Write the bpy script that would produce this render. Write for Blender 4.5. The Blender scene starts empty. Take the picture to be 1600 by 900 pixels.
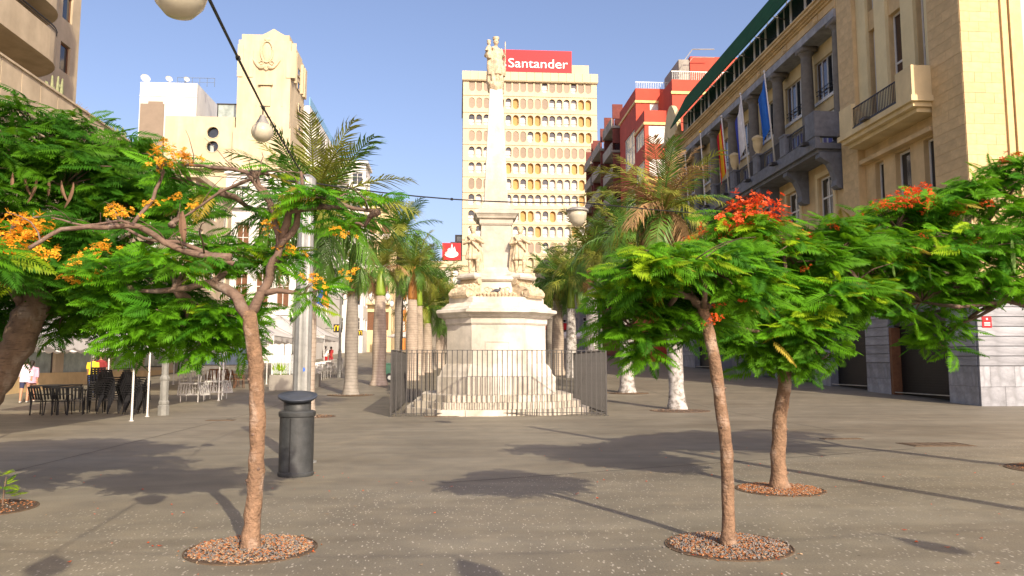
import bpy, bmesh, math, random
from mathutils import Vector, Matrix, Euler
import numpy as np
R = math.radians
random.seed(7)
C = bpy.context.scene.collection
SC = bpy.context.scene
# ------------------------------------------------------------------ camera
F = 1200.0; YAW = R(4.05); PIT = math.atan(118/1200); EYE = 1.65
cd = bpy.data.cameras.new('camera'); cd.sensor_width = 36; cd.lens = 36*F/1600; cd.clip_end = 6000; cd.clip_start = .05
cam = bpy.data.objects.new('camera', cd); C.objects.link(cam)
cam.location = (0, 0, EYE); cam.rotation_euler = (R(90)+PIT, 0, -YAW)
SC.camera = cam
# ------------------------------------------------------------------ sky, sun, exposure
SUN_EL = R(31); SUN_AZ = R(159)            # azimuth clockwise from +Y
W = bpy.data.worlds.new('World'); SC.world = W; W.use_nodes = True
nt = W.node_tree
sky = nt.nodes.new('ShaderNodeTexSky'); sky.sky_type = 'NISHITA'; sky.sun_disc = False
sky.sun_elevation = SUN_EL; sky.sun_rotation = SUN_AZ
sky.air_density = 1.0; sky.dust_density = 3.2; sky.ozone_density = 3.8; sky.altitude = 0
bg = nt.nodes['Background']; bg.inputs['Strength'].default_value = 0.15
tint = nt.nodes.new('ShaderNodeMix'); tint.data_type = 'RGBA'; tint.blend_type = 'MULTIPLY'; tint.inputs['Factor'].default_value = 1; tint.inputs['B'].default_value = (1.25, 1.03, 1.0, 1)
nt.links.new(sky.outputs[0], tint.inputs['A']); nt.links.new(tint.outputs['Result'], bg.inputs['Color'])
ld = bpy.data.lights.new('sun', 'SUN'); ld.energy = 4.3; ld.angle = R(.55); ld.color = (1, .87, .68)
sun = bpy.data.objects.new('sun', ld); C.objects.link(sun)
sdir = Vector((math.sin(SUN_AZ)*math.cos(SUN_EL), math.cos(SUN_AZ)*math.cos(SUN_EL), math.sin(SUN_EL)))
sun.rotation_euler = sdir.to_track_quat('Z', 'Y').to_euler(); sun.location = (20, -40, 60)
SC.view_settings.view_transform = 'Standard'; SC.view_settings.look = 'None'
SC.view_settings.exposure = 0.55; SC.view_settings.gamma = 1; SC.view_settings.use_curve_mapping = False
SC.cycles.max_bounces = 6; SC.cycles.transparent_max_bounces = 8
# ------------------------------------------------------------------ where a photo pixel lies in the place
_f = Vector((math.sin(YAW)*math.cos(PIT), math.cos(YAW)*math.cos(PIT), math.sin(PIT)))
_r = Vector((math.cos(YAW), -math.sin(YAW), 0)); _u = _r.cross(_f)
def ray(px, py): return _f + _r*((px-800)/F) + _u*((450-py)/F)
def at(px, py, y): d = ray(px, py); return Vector((0, 0, EYE)) + d*(y/d.y)
def atx(px, py, x): d = ray(px, py); return Vector((0, 0, EYE)) + d*(x/d.x)
def gz(y): return 0 if y < 26 else (.0045*(y-26)**2 if y < 30 else min(.072+.036*(y-30), 4.8))
def ong(px, py):
    """the point of the rising ground seen at a pixel"""
    d = ray(px, py); t = 3.0
    for _ in range(4000):
        p = Vector((0, 0, EYE)) + d*t
        if p.z <= gz(p.y): break
        t += .05
    p.z = gz(p.y); return p
# ------------------------------------------------------------------ mesh builder
class MB:
    def __init__(s): s.v = []; s.f = []
    def add(s, vs, fs):
        n = len(s.v); s.v += [tuple(v) for v in vs]; s.f += [tuple(i+n for i in f) for f in fs]; return s
    def box(s, x0, x1, y0, y1, z0, z1):
        if x0 > x1: x0, x1 = x1, x0
        if y0 > y1: y0, y1 = y1, y0
        if z0 > z1: z0, z1 = z1, z0
        return s.add([(x0,y0,z0),(x1,y0,z0),(x1,y1,z0),(x0,y1,z0),(x0,y0,z1),(x1,y0,z1),(x1,y1,z1),(x0,y1,z1)],
              [(0,3,2,1),(4,5,6,7),(0,1,5,4),(1,2,6,5),(2,3,7,6),(3,0,4,7)])
    def bar(s, a, b, w, h=None):
        """a square bar from a to b"""
        a = Vector(a); b = Vector(b); h = h or w; d = (b-a).normalized()
        up = Vector((0,0,1)) if abs(d.z) < .95 else Vector((0,1,0))
        x = d.cross(up).normalized(); z = x.cross(d)
        q = [x*(w/2*i)+z*(h/2*j) for i, j in ((-1,-1),(1,-1),(1,1),(-1,1))]
        return s.add([a+k for k in q]+[b+k for k in q], [(0,1,2,3),(7,6,5,4),(0,4,5,1),(1,5,6,2),(2,6,7,3),(3,7,4,0)])
    def tube(s, pts, rad, n=8, cap=True, wob=0):
        pts = [Vector(p) for p in pts]
        if not hasattr(rad, '__len__'): rad = [rad]*len(pts)
        rings = []; px = None
        for i, p in enumerate(pts):
            d = (pts[min(i+1, len(pts)-1)]-pts[max(i-1, 0)]).normalized()
            if px is None: px = d.orthogonal().normalized()
            px = (px - d*px.dot(d)).normalized(); py = d.cross(px)
            rings.append([p+(px*math.cos(2*math.pi*k/n)+py*math.sin(2*math.pi*k/n))*rad[i]*(1+random.uniform(-wob, wob)) for k in range(n)])
        return s.loft(rings, cap)
    def loft(s, rings, cap=True, close=True):
        n = len(rings[0]); vs = [p for r in rings for p in r]; fs = []
        for i in range(len(rings)-1):
            for k in range(n if close else n-1):
                a = i*n+k; b = i*n+(k+1) % n; fs.append((a, b, b+n, a+n))
        if cap: fs += [tuple(reversed(range(n))), tuple(range((len(rings)-1)*n, len(rings)*n))]
        return s.add(vs, fs)
    def lathe(s, prof, n=16, c=(0,0,0), cap=True, ph=0):
        return s.loft([[Vector((c[0]+r*math.cos(2*math.pi*k/n+ph), c[1]+r*math.sin(2*math.pi*k/n+ph), c[2]+z)) for k in range(n)] for r, z in prof], cap)
    def ell(s, c, r, n=12, m=8):
        if not hasattr(r, '__len__'): r = (r, r, r)
        return s.loft([[Vector((c[0]+r[0]*math.sin(t)*math.cos(2*math.pi*k/n), c[1]+r[1]*math.sin(t)*math.sin(2*math.pi*k/n), c[2]-r[2]*math.cos(t))) for k in range(n)]
                       for t in [math.pi*(.02+.96*i/m) for i in range(m+1)]])
    def prism(s, poly, z0, z1, sc=1.0, c=(0, 0)):
        n = len(poly)
        return s.loft([[Vector((x, y, z0)) for x, y in poly], [Vector((c[0]+(x-c[0])*sc, c[1]+(y-c[1])*sc, z1)) for x, y in poly]])
    # boxes given on a wall: face S looks to -Y, W to -X, E to +X; o = metres out of the wall
    def fbox(s, face, pos, u0, u1, z0, z1, o0, o1):
        if face == 'S': return s.box(u0, u1, pos-o1, pos-o0, z0, z1)
        if face == 'W': return s.box(pos-o1, pos-o0, u0, u1, z0, z1)
        return s.box(pos+o0, pos+o1, u0, u1, z0, z1)
    def build(s, name, mat, parent=None, smooth=False, kind=None, off=None):
        me = bpy.data.meshes.new(name)
        o = Vector((0,0,0)) if parent is None else wloc(parent)
        if off is not None: o = Vector(off)
        me.from_pydata([(v[0]-o.x, v[1]-o.y, v[2]-o.z) for v in s.v], [], s.f); me.update()
        if smooth: me.polygons.foreach_set('use_smooth', [True]*len(me.polygons))
        ob = link(name, me, mat, parent, kind)
        if off is not None and parent is None: ob.location = o
        return ob
def wloc(o):
    v = Vector((0,0,0))
    while o is not None: v = v + Vector(o.location); o = o.parent
    return v
def link(name, me, mat=None, parent=None, kind=None):
    ob = bpy.data.objects.new(name, me); C.objects.link(ob)
    if mat is not None and not me.materials: me.materials.append(mat)
    if parent is not None: ob.parent = parent
    if kind: ob['kind'] = kind
    return ob
def tag(o, label, cat, group=None):
    o['label'] = label; o['category'] = cat
    if group: o['group'] = group
    return o
def thing(name, label, cat, loc=(0,0,0), group=None):
    o = bpy.data.objects.new(name, None); C.objects.link(o); o.location = loc; o.empty_display_size = .2
    return tag(o, label, cat, group)
def copy_tree(o, parent=None):
    c = o.copy(); C.objects.link(c); c.parent = parent
    for ch in o.children: copy_tree(ch, c)
    return c
def fp(face, pos, u, z, o=0):
    return {'S': Vector((u, pos-o, z)), 'W': Vector((pos-o, u, z)), 'E': Vector((pos+o, u, z))}[face]
def quad(mb, face, pos, u0, u1, z0, z1, o=0): mb.add([fp(face,pos,u0,z0,o), fp(face,pos,u1,z0,o), fp(face,pos,u1,z1,o), fp(face,pos,u0,z1,o)], [(0,1,2,3)])
def wall_grid(mb, face, pos, u0, u1, z0, z1, ops, dep=.3):
    """a wall face with real openings and their reveals"""
    us = sorted({u0, u1} | {min(max(v, u0), u1) for o in ops for v in o[:2]}); zs = sorted({z0, z1} | {min(max(v, z0), z1) for o in ops for v in o[2:4]})
    for i in range(len(us)-1):
        run = None
        for j in range(len(zs)-1):
            cu = (us[i]+us[i+1])/2; cz = (zs[j]+zs[j+1])/2
            hole = any(o[0] < cu < o[1] and o[2] < cz < o[3] for o in ops)
            if not hole and run is None: run = zs[j]
            if hole and run is not None: quad(mb, face, pos, us[i], us[i+1], run, zs[j]); run = None
        if run is not None: quad(mb, face, pos, us[i], us[i+1], run, z1)
    for a, b, c, d in [o[:4] for o in ops]:
        for (p, q) in (((a,c),(b,c)), ((b,c),(b,d)), ((b,d),(a,d)), ((a,d),(a,c))):
            mb.add([fp(face,pos,*p), fp(face,pos,*q), fp(face,pos,*q,-dep), fp(face,pos,*p,-dep)], [(0,1,2,3)])
def window(par, face, pos, u0, u1, z0, z1, dep, mats, nu=2, nv=2, fw=.07, name='window'):
    """frame with glazing bars, panes set behind it"""
    mb = MB(); d0, d1 = -dep, -dep+.06
    for a, b in ((u0, u0+fw), (u1-fw, u1)): mb.fbox(face, pos, a, b, z0, z1, d0, d1)
    for a, b in ((z0, z0+fw), (z1-fw, z1)): mb.fbox(face, pos, u0+fw, u1-fw, a, b, d0, d1)
    for i in range(1, nu): u = u0+(u1-u0)*i/nu; mb.fbox(face, pos, u-fw/2, u+fw/2, z0+fw, z1-fw, d0, d1-.01)
    zz = nv if isinstance(nv, (list, tuple)) else [i/nv for i in range(1, nv)]
    for k in zz: z = z0+(z1-z0)*k; mb.fbox(face, pos, u0+fw, u1-fw, z-fw/2, z+fw/2, d0, d1-.015)
    w = mb.build(name, mats[0], par)
    g = MB(); quad(g, face, pos, u0, u1, z0, z1, -dep+.02); g.build('pane', mats[1], w)
    return w
# ------------------------------------------------------------------ materials
def mat(name, col, rough=.75, var=.18, scale=2.0, bump=0.0, bscale=30., metal=0., spec=.4, rnd=0., stain=0., col2=None, trans=0.):
    m = bpy.data.materials.new(name); m.use_nodes = True; n = m.node_tree.nodes; l = m.node_tree.links
    b = n['Principled BSDF']; b.inputs['Roughness'].default_value = rough; b.inputs['Metallic'].default_value = metal
    b.inputs['Specular IOR Level'].default_value = spec
    tc = n.new('ShaderNodeTexCoord'); no = n.new('ShaderNodeTexNoise'); no.inputs['Scale'].default_value = scale; no.inputs['Detail'].default_value = 6
    no.inputs['Roughness'].default_value = .65
    l.new(tc.outputs['Object'], no.inputs['Vector'])
    cr = n.new('ShaderNodeValToRGB'); e = cr.color_ramp.elements
    c2 = col2 or [min(1, c*(1+var)) for c in col]
    e[0].position = .3; e[0].color = (*[c*(1-var) for c in col], 1); e[1].position = .72; e[1].color = (*c2, 1)
    l.new(no.outputs['Fac'], cr.inputs['Fac']); out = cr.outputs['Color']
    if stain:
        mp = n.new('ShaderNodeMapping'); mp.inputs['Scale'].default_value = (1, 1, .22); l.new(tc.outputs['Object'], mp.inputs['Vector'])
        n2 = n.new('ShaderNodeTexNoise'); n2.inputs['Scale'].default_value = .9; n2.inputs['Detail'].default_value = 8; l.new(mp.outputs[0], n2.inputs['Vector'])
        r2 = n.new('ShaderNodeValToRGB'); r2.color_ramp.elements[0].position = .42; r2.color_ramp.elements[0].color = (1-stain, 1-stain*1.05, 1-stain*1.15, 1); r2.color_ramp.elements[1].position = .62; r2.color_ramp.elements[1].color = (1,1,1,1)
        l.new(n2.outputs['Fac'], r2.inputs['Fac'])
        mx = n.new('ShaderNodeMix'); mx.data_type = 'RGBA'; mx.blend_type = 'MULTIPLY'; mx.inputs['Factor'].default_value = 1
        l.new(out, mx.inputs['A']); l.new(r2.outputs['Color'], mx.inputs['B']); out = mx.outputs['Result']
    if rnd:
        oi = n.new('ShaderNodeObjectInfo'); mr = n.new('ShaderNodeMapRange'); mr.inputs['To Min'].default_value = 1-rnd; mr.inputs['To Max'].default_value = 1+rnd
        l.new(oi.outputs['Random'], mr.inputs['Value']); hs = n.new('ShaderNodeHueSaturation'); l.new(mr.outputs[0], hs.inputs['Value'])
        l.new(out, hs.inputs['Color']); out = hs.outputs['Color']
    l.new(out, b.inputs['Base Color'])
    if bump:
        n3 = n.new('ShaderNodeTexNoise'); n3.inputs['Scale'].default_value = bscale; n3.inputs['Detail'].default_value = 5; l.new(tc.outputs['Object'], n3.inputs['Vector'])
        bp = n.new('ShaderNodeBump'); bp.inputs['Strength'].default_value = bump; bp.inputs['Distance'].default_value = .02
        l.new(n3.outputs['Fac'], bp.inputs['Height']); l.new(bp.outputs[0], b.inputs['Normal'])
    if trans:
        tr = n.new('ShaderNodeBsdfTranslucent'); ms = n.new('ShaderNodeMixShader'); ms.inputs[0].default_value = trans
        hs2 = n.new('ShaderNodeHueSaturation'); hs2.inputs['Value'].default_value = 1.5; hs2.inputs['Hue'].default_value = .485; l.new(out, hs2.inputs['Color']); l.new(hs2.outputs[0], tr.inputs['Color'])
        l.new(b.outputs[0], ms.inputs[1]); l.new(tr.outputs[0], ms.inputs[2]); l.new(ms.outputs[0], n['Material Output'].inputs['Surface'])
    return m
m = {}
m['glass'] = mat('window_glass', (.02,.025,.03), .06, .3, .5, spec=.8)
m['glass_blue'] = mat('reflection_toned_blue_glass', (.16,.17,.42), .08, .15, .5, spec=.8)  # blue-violet reflection is put into the base colour
m['glass_brown'] = mat('brown_glass', (.06,.035,.03), .1, .2, .5, spec=.7)
m['glass_pale'] = mat('pale_shop_glass', (.34,.4,.36), .12, .4, 1.2, spec=.6)
m['white'] = mat('white_paint', (.68,.67,.63), .5, .06, 1.5, stain=.08)
m['marble'] = mat('pale_marble', (.63,.59,.51), .6, .2, 2.6, bump=.35, bscale=9, stain=.34)
m['marble_block'] = mat('marble_step_block', (.6,.55,.45), .65, .2, 2.5, bump=.3, bscale=12, rnd=.1, stain=.2)
m['statue'] = mat('carved_marble', (.52,.42,.28), .7, .4, 7, bump=.7, bscale=26)
m['stone'] = mat('sand_ashlar', (.6,.44,.225), .8, .14, 2.5, bump=.35, bscale=14, rnd=.07, stain=.1)
m['stone_wall'] = mat('sand_stone_wall', (.6,.44,.225), .85, .14, 1.5, bump=.25, bscale=10, stain=.14)
m['plaster'] = mat('cream_plaster', (.66,.53,.29), .8, .1, 1.2, bump=.12, bscale=15, stain=.1)
m['plaster_pale'] = mat('pale_cream_plaster', (.72,.65,.47), .8, .07, 1.2, stain=.08)
m['grey_stone'] = mat('grey_basalt', (.17,.18,.2), .8, .25, 3, bump=.4, bscale=12, stain=.15)
m['grey_block'] = mat('grey_stone_block', (.3,.31,.33), .75, .3, 2.2, bump=.35, bscale=10, rnd=.14, stain=.25)
m['column'] = mat('dark_grey_column', (.16,.145,.12), .8, .2, 3, bump=.3, bscale=14)
m['iron'] = mat('black_iron', (.02,.02,.022), .5, .3, 8, metal=.2)
m['fence'] = mat('grey_painted_steel', (.055,.052,.048), .55, .25, 6, metal=.1)
m['galv'] = mat('galvanised_steel', (.42,.43,.41), .45, .22, 5, metal=.55, stain=.2)
m['bin'] = mat('dark_green_grey_bin', (.05,.054,.056), .5, .35, 6, bump=.12, bscale=25, stain=.3)
m['green_awn'] = mat('dark_green_awning', (.015,.075,.03), .95, .25, 1.5, spec=.1)
m['red_wall'] = mat('red_orange_render', (.47,.07,.04), .8, .1, 1.0, stain=.08)
m['dark_red'] = mat('dark_red_brick', (.16,.045,.035), .85, .2, 2, bump=.2, bscale=20)
m['yellow_trim'] = mat('yellow_trim', (.75,.5,.2), .7)
m['concrete'] = mat('beige_concrete', (.5,.41,.28), .85, .14, .8, bump=.2, bscale=12, stain=.16)
m['concrete_grey'] = mat('grey_concrete', (.33,.31,.27), .85, .15, .8, stain=.2)
m['tower'] = mat('cream_tower_render', (.6,.5,.33), .85, .1, .5, bump=.15, bscale=6, stain=.14)
m['bank'] = mat('bank_cream_panels', (.6,.495,.325), .75, .05, .3, stain=.06)
m['red_sign'] = mat('red_sign', (.56,.008,.014), .6, .03)
m['sign_white'] = mat('sign_white', (.85,.85,.85), .4, .02)
m['ochre'] = mat('ochre_blind', (.42,.25,.07), .6, .15, 1, rnd=.12)
m['brown_blind'] = mat('brown_blind', (.27,.21,.15), .6, .1, 1, rnd=.12)
m['pale_blind'] = mat('pale_curtain', (.62,.6,.56), .6, .2, 2, rnd=.12)
m['orange_wall'] = mat('orange_render', (.62,.25,.05), .8, .1, .6)
m['yellow_wall'] = mat('yellow_cream_render', (.66,.53,.3), .8, .1, .6, stain=.1)
m['canvas'] = mat('white_canvas', (.72,.7,.66), .8, .06, 1.5, stain=.12, trans=.25)
m['black'] = mat('black_plastic', (.012,.012,.013), .4, .2, 4)
m['grey_chair'] = mat('grey_aluminium', (.36,.35,.33), .4, .15, 4, metal=.4)
m['shutter'] = mat('blue_grey_shutter', (.13,.18,.27), .6, .15, 2)
m['shutter_dark'] = mat('black_roller_shutter', (.009,.0085,.008), .55, .3, 2)
m['wood'] = mat('brown_wood', (.14,.06,.025), .6, .3, 6)
m['cable'] = mat('black_cable', (.01,.01,.012), .6)
m['soil'] = mat('dark_soil', (.08,.05,.03), .95, .4, 20, bump=.5, bscale=60)
m['gold'] = mat('yellow_sign', (.9,.6,.02), .4, .02)
# ------------------------------------------------------------------ ground
gm = bpy.data.materials.new('plaza_terrazzo'); gm.use_nodes = True
n = gm.node_tree.nodes; l = gm.node_tree.links; b = n['Principled BSDF']; b.inputs['Roughness'].default_value = .62; b.inputs['Specular IOR Level'].default_value = .35
tc = n.new('ShaderNodeTexCoord'); ob_ = tc.outputs['Object']
def noise(sc, det=5, vec=None, dist=0):
    k = n.new('ShaderNodeTexNoise'); k.inputs['Scale'].default_value = sc; k.inputs['Detail'].default_value = det; k.inputs['Distortion'].default_value = dist; l.new(vec or ob_, k.inputs['Vector']); return k.outputs['Fac']
def ramp(fac, p0, c0, p1, c1):
    k = n.new('ShaderNodeValToRGB'); e = k.color_ramp.elements; e[0].position = p0; e[0].color = (*c0, 1); e[1].position = p1; e[1].color = (*c1, 1); l.new(fac, k.inputs['Fac']); return k.outputs['Color']
def mixc(a, b_, fac=1., mode='MULTIPLY'):
    k = n.new('ShaderNodeMix'); k.data_type = 'RGBA'; k.blend_type = mode
    if hasattr(fac, 'links'): l.new(fac, k.inputs['Factor'])
    else: k.inputs['Factor'].default_value = fac
    l.new(a, k.inputs['A']); l.new(b_, k.inputs['B']); return k.outputs['Result']
def math_(op, a, b_=None):
    k = n.new('ShaderNodeMath'); k.operation = op
    for i, q in enumerate((a, b_)):
        if q is None: continue
        if hasattr(q, 'links'): l.new(q, k.inputs[i])
        else: k.inputs[i].default_value = q
    return k.outputs[0]
base = ramp(noise(.35, 8, dist=.6), .3, (.176,.159,.117), .7, (.228,.207,.154))
base = mixc(base, ramp(noise(2.2, 8), .35, (.86,.86,.87), .65, (1.06,1.05,1.03)))
base = mixc(base, ramp(noise(60, 3), .3, (.8,.8,.8), .7, (1.15,1.15,1.15)))
# long worn streaks and drip stains
mp = n.new('ShaderNodeMapping'); mp.inputs['Scale'].default_value = (.25, 1.3, 1); mp.inputs['Rotation'].default_value = (0, 0, R(12)); l.new(ob_, mp.inputs['Vector'])
base = mixc(base, ramp(noise(.9, 7, mp.outputs[0], .8), .4, (.84,.82,.8), .6, (1,1,1)))
base = mixc(base, ramp(noise(1.1, 3), .7, (1,1,1), .78, (.72,.66,.6)))
# dark gum spots and small drips
vg = n.new('ShaderNodeTexVoronoi'); vg.inputs['Scale'].default_value = 2.6; l.new(ob_, vg.inputs['Vector'])
base = mixc(base, ramp(math_('ADD', vg.outputs['Distance'], math_('MULTIPLY', noise(14, 3), .03)), .05, (.6,.58,.56), .062, (1,1,1)))
base = mixc(base, ramp(noise(.16, 4, dist=1.2), .56, (1,1,1), .66, (.82,.8,.78)))
base = mixc(base, ramp(noise(.55, 9, dist=2.0), .6, (1,1,1), .72, (1.16,1.14,1.1)))
# pale flecks in the nearer paving
def flecks(scale, size, rot):
    q = n.new('ShaderNodeMapping'); q.inputs['Scale'].default_value = (1, .34, 1); q.inputs['Rotation'].default_value = (0, 0, R(rot)); l.new(ob_, q.inputs['Vector'])
    v = n.new('ShaderNodeTexVoronoi'); v.inputs['Scale'].default_value = scale; v.inputs['Randomness'].default_value = 1; l.new(q.outputs[0], v.inputs['Vector'])
    return math_('LESS_THAN', v.outputs['Distance'], size), v.outputs['Color']
fl = None
for scale, size, rot in ((11, .1, 20), (13, .115, -35), (17, .12, 75), (22, .13, 130), (15, .1, 155)):
    a, _ = flecks(scale, size, rot); fl = a if fl is None else math_('MAXIMUM', fl, a)
sx = n.new('ShaderNodeSeparateXYZ'); l.new(ob_, sx.inputs[0])
edge = math_('SUBTRACT', math_('ADD', math_('MULTIPLY', sx.outputs[0], .42), 10.9), sx.outputs[1])
edge = math_('ADD', edge, math_('MULTIPLY', math_('SUBTRACT', noise(.5, 4), .5), 3.))
mask = math_('GREATER_THAN', edge, 0)
dens = math_('GREATER_THAN', noise(.45, 3), .4)
fl = math_('MULTIPLY', math_('MULTIPLY', fl, mask), math_('MAXIMUM', dens, math_('GREATER_THAN', noise(9, 1), .5)))
wc = n.new('ShaderNodeRGB'); wc.outputs[0].default_value = (.5,.46,.38,1)
col = mixc(base, wc.outputs[0], math_('MULTIPLY', fl, .6), 'MIX')
l.new(col, b.inputs['Base Color'])
bp = n.new('ShaderNodeBump'); bp.inputs['Strength'].default_value = .25; bp.inputs['Distance'].default_value = .01; l.new(noise(45, 4), bp.inputs['Height']); l.new(bp.outputs[0], b.inputs['Normal'])
g = MB(); ys = [-300, -60, 0, 10, 20, 26, 27, 28, 29, 30] + list(range(35, 166, 5)) + [300, 1000, 3000]
xs = [-3000, -400, -60, -20, 0, 20, 60, 400, 3000]
vs = [(x, y, gz(y)) for y in ys for x in xs]; nx = len(xs)
g.add(vs, [(j*nx+i, j*nx+i+1, (j+1)*nx+i+1, (j+1)*nx+i) for j in range(len(ys)-1) for i in range(nx-1)])
ground = g.build('ground', gm, kind='structure')
# dark joints between the paving fields, part of the ground
def strip(a, b_, w, name, mt, dz=.004):
    a = Vector(a); b_ = Vector(b_); d = (b_-a).normalized(); q = Vector((-d.y, d.x, 0))*w/2; mb = MB(); N = 14
    vs = []
    for i in range(N+1):
        p = a.lerp(b_, i/N); z = gz(p.y)+dz; vs += [(p.x-q.x, p.y-q.y, z), (p.x+q.x, p.y+q.y, z)]
    mb.add(vs, [(2*i, 2*i+1, 2*i+3, 2*i+2) for i in range(N)]); return mb.build(name, mt, ground)
m['joint'] = mat('dark_joint', (.06,.052,.044), .9, .3, 4)
for a, b_ in (((9.3,18.6,0),(9.3,60,0)), ((-6.8,12,0),(-6.8,60,0)), ((-3.4,19.6,0),(20,19.6,0)), ((-20,21.8,0),(-3.6,21.8,0)), ((-.2,10.9,0),(8.9,14.6,0)), ((9.3,32,0),(20,32,0))): strip(a, b_, .02, 'paving_joint', m['joint'])
m['rust'] = mat('rusty_iron_cover', (.11,.075,.045), .85, .4, 9, bump=.4, bscale=40)
def cover(px, py, w, d, label, cat):
    p = ong(px, py); mb = MB(); mb.box(p.x-w/2, p.x+w/2, p.y-d/2, p.y+d/2, p.z-.03, p.z+.008)
    o = thing('drain_cover', label, cat, p); mb.build('frame', m['rust'], o)
    lid = MB(); lid.box(p.x-w/2+.05, p.x+w/2-.05, p.y-d/2+.05, p.y+d/2-.05, p.z, p.z+.014); lid.build('lid', m['rust'], o)
    for i in range(5):
        u = p.x-w/2+.1+(w-.2)*i/4; gr = MB(); gr.box(u-.012, u+.012, p.y-d/2+.08, p.y+d/2-.08, p.z+.01, p.z+.019); gr.build('rib', m['rust'], o)
cover(1462, 695, 1.3, .7, 'wide rusty drain cover set in the open paving before the jeweller shutter', 'drain cover')
cover(1315, 686, .9, .25, 'narrow slotted drain grate in the tree shadow on the paving', 'drain cover')
cover(690, 651, 1.1, .3, 'flat iron cover in front of the monument railing', 'drain cover')
cover(345, 657, .8, .35, 'iron cover in the paving beside the classical lamp post', 'drain cover')
# round tree pits filled with gravel and wood chips
chipm = [mat('gravel_grey', (.2,.18,.16), .9, .4, 30, rnd=.3), mat('wood_chip', (.34,.14,.055), .9, .45, 30, rnd=.3), mat('wood_chip_pale', (.36,.25,.15), .9, .4, 30)]
def pit(x, y, r, label, chips=260, ox=0, oy=0, mixw=(1,1,1)):
    z = gz(y); o = thing('tree_pit', label, 'tree pit', (x, y, z)); N = 40
    ri = MB(); ri.loft([[Vector((x+q*math.cos(2*math.pi*k/N), y+q*math.sin(2*math.pi*k/N), z+h)) for k in range(N)] for q, h in ((r, -.02), (r, .008), (r-.012, .01), (r-.016, -.02))], False)
    ri.build('edging', m['rust'], o)
    so = MB(); so.add([(x+(r-.02)*math.cos(2*math.pi*k/N), y+(r-.02)*math.sin(2*math.pi*k/N), z+.006) for k in range(N)]+[(x, y, z+.03)], [(k, (k+1) % N, N) for k in range(N)]); so.build('soil', m['soil'], o)
    mbs = [MB(), MB(), MB()]
    for _ in range(chips):
        q = (r-.05)*math.sqrt(random.random())*(1 if random.random() > .1 else random.uniform(1.0,1.22)); a = random.uniform(0, 6.283); k = random.choices((0,1,2), mixw)[0]
        cx = x+q*math.cos(a); cy = y+q*math.sin(a); s = random.uniform(.005, .013); e = Euler((random.uniform(-.5,.5), random.uniform(-.5,.5), random.uniform(0,6.28)))
        L = (s*.9, s*.8, s*.6) if k == 0 else (s*1.4, s*.55, s*.3)
        pts = [Vector((i*L[0]*random.uniform(.7,1), j*L[1]*random.uniform(.7,1), kk*L[2])) for i, j, kk in ((-1,-1,-1),(1,-1,-1),(1,1,-1),(-1,1,-1),(-.7,-.7,1),(.7,-.7,1),(.7,.7,1),(-.7,.7,1))]
        for pt in pts: pt.rotate(e)
        zz = z+.008+max(0,.026*(1-q/r))+random.uniform(0,.01)*(q < r)
        mbs[k].add([pt+Vector((cx, cy, zz)) for pt in pts], [(4,5,6,7),(0,1,5,4),(1,2,6,5),(2,3,7,6),(3,0,4,7)])
    for k, nm in enumerate(('gravel', 'wood_chips', 'pale_chips')):
        if mbs[k].v: mbs[k].build(nm, chipm[k], o, kind='stuff')
# ------------------------------------------------------------------ monument
def remeshed(mb, name, mt, parent, voxel, smooth_it=2, kind=None):
    """turn overlapping shapes into one continuous surface"""
    me = bpy.data.meshes.new(name); o = wloc(parent) if parent else Vector((0,0,0))
    me.from_pydata([(v[0]-o.x, v[1]-o.y, v[2]-o.z) for v in mb.v], [], mb.f); me.update()
    t = bpy.data.objects.new('tmp', me); C.objects.link(t)
    md = t.modifiers.new('r', 'REMESH'); md.mode = 'VOXEL'; md.voxel_size = voxel
    if smooth_it: sm = t.modifiers.new('s', 'SMOOTH'); sm.iterations = smooth_it; sm.factor = .5
    dg = bpy.context.evaluated_depsgraph_get(); ne = bpy.data.meshes.new_from_object(t.evaluated_get(dg))
    bpy.data.objects.remove(t); bpy.data.meshes.remove(me); ne.name = name; ne.materials.clear()
    ne.polygons.foreach_set('use_smooth', [True]*len(ne.polygons))
    return link(name, ne, mt, parent, kind)
MX, MY = 1.36, 27.75
mon = thing('monument', 'white marble monument with tapered obelisk crowned by a mother and child statue', 'monument', (MX, MY, 0))
def octo(h, ch, bulge=0):
    p = [(-h+ch,-h),(h-ch,-h),(h,-h+ch),(h,h-ch),(h-ch,h),(-h+ch,h),(-h,h-ch),(-h,-h+ch)]
    return [(MX+a, MY+b_) for a, b_ in p]
def moulding(name, prof, ch=.85, mt=None, ref=1.75):
    """stack of chamfered square rings: prof = (half width, z)"""
    mb = MB(); mb.loft([[Vector((x, y, z)) for x, y in octo(h, ch*h/ref)] for h, z in prof]); return mb.build(name, mt or m['marble'], mon)
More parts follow.
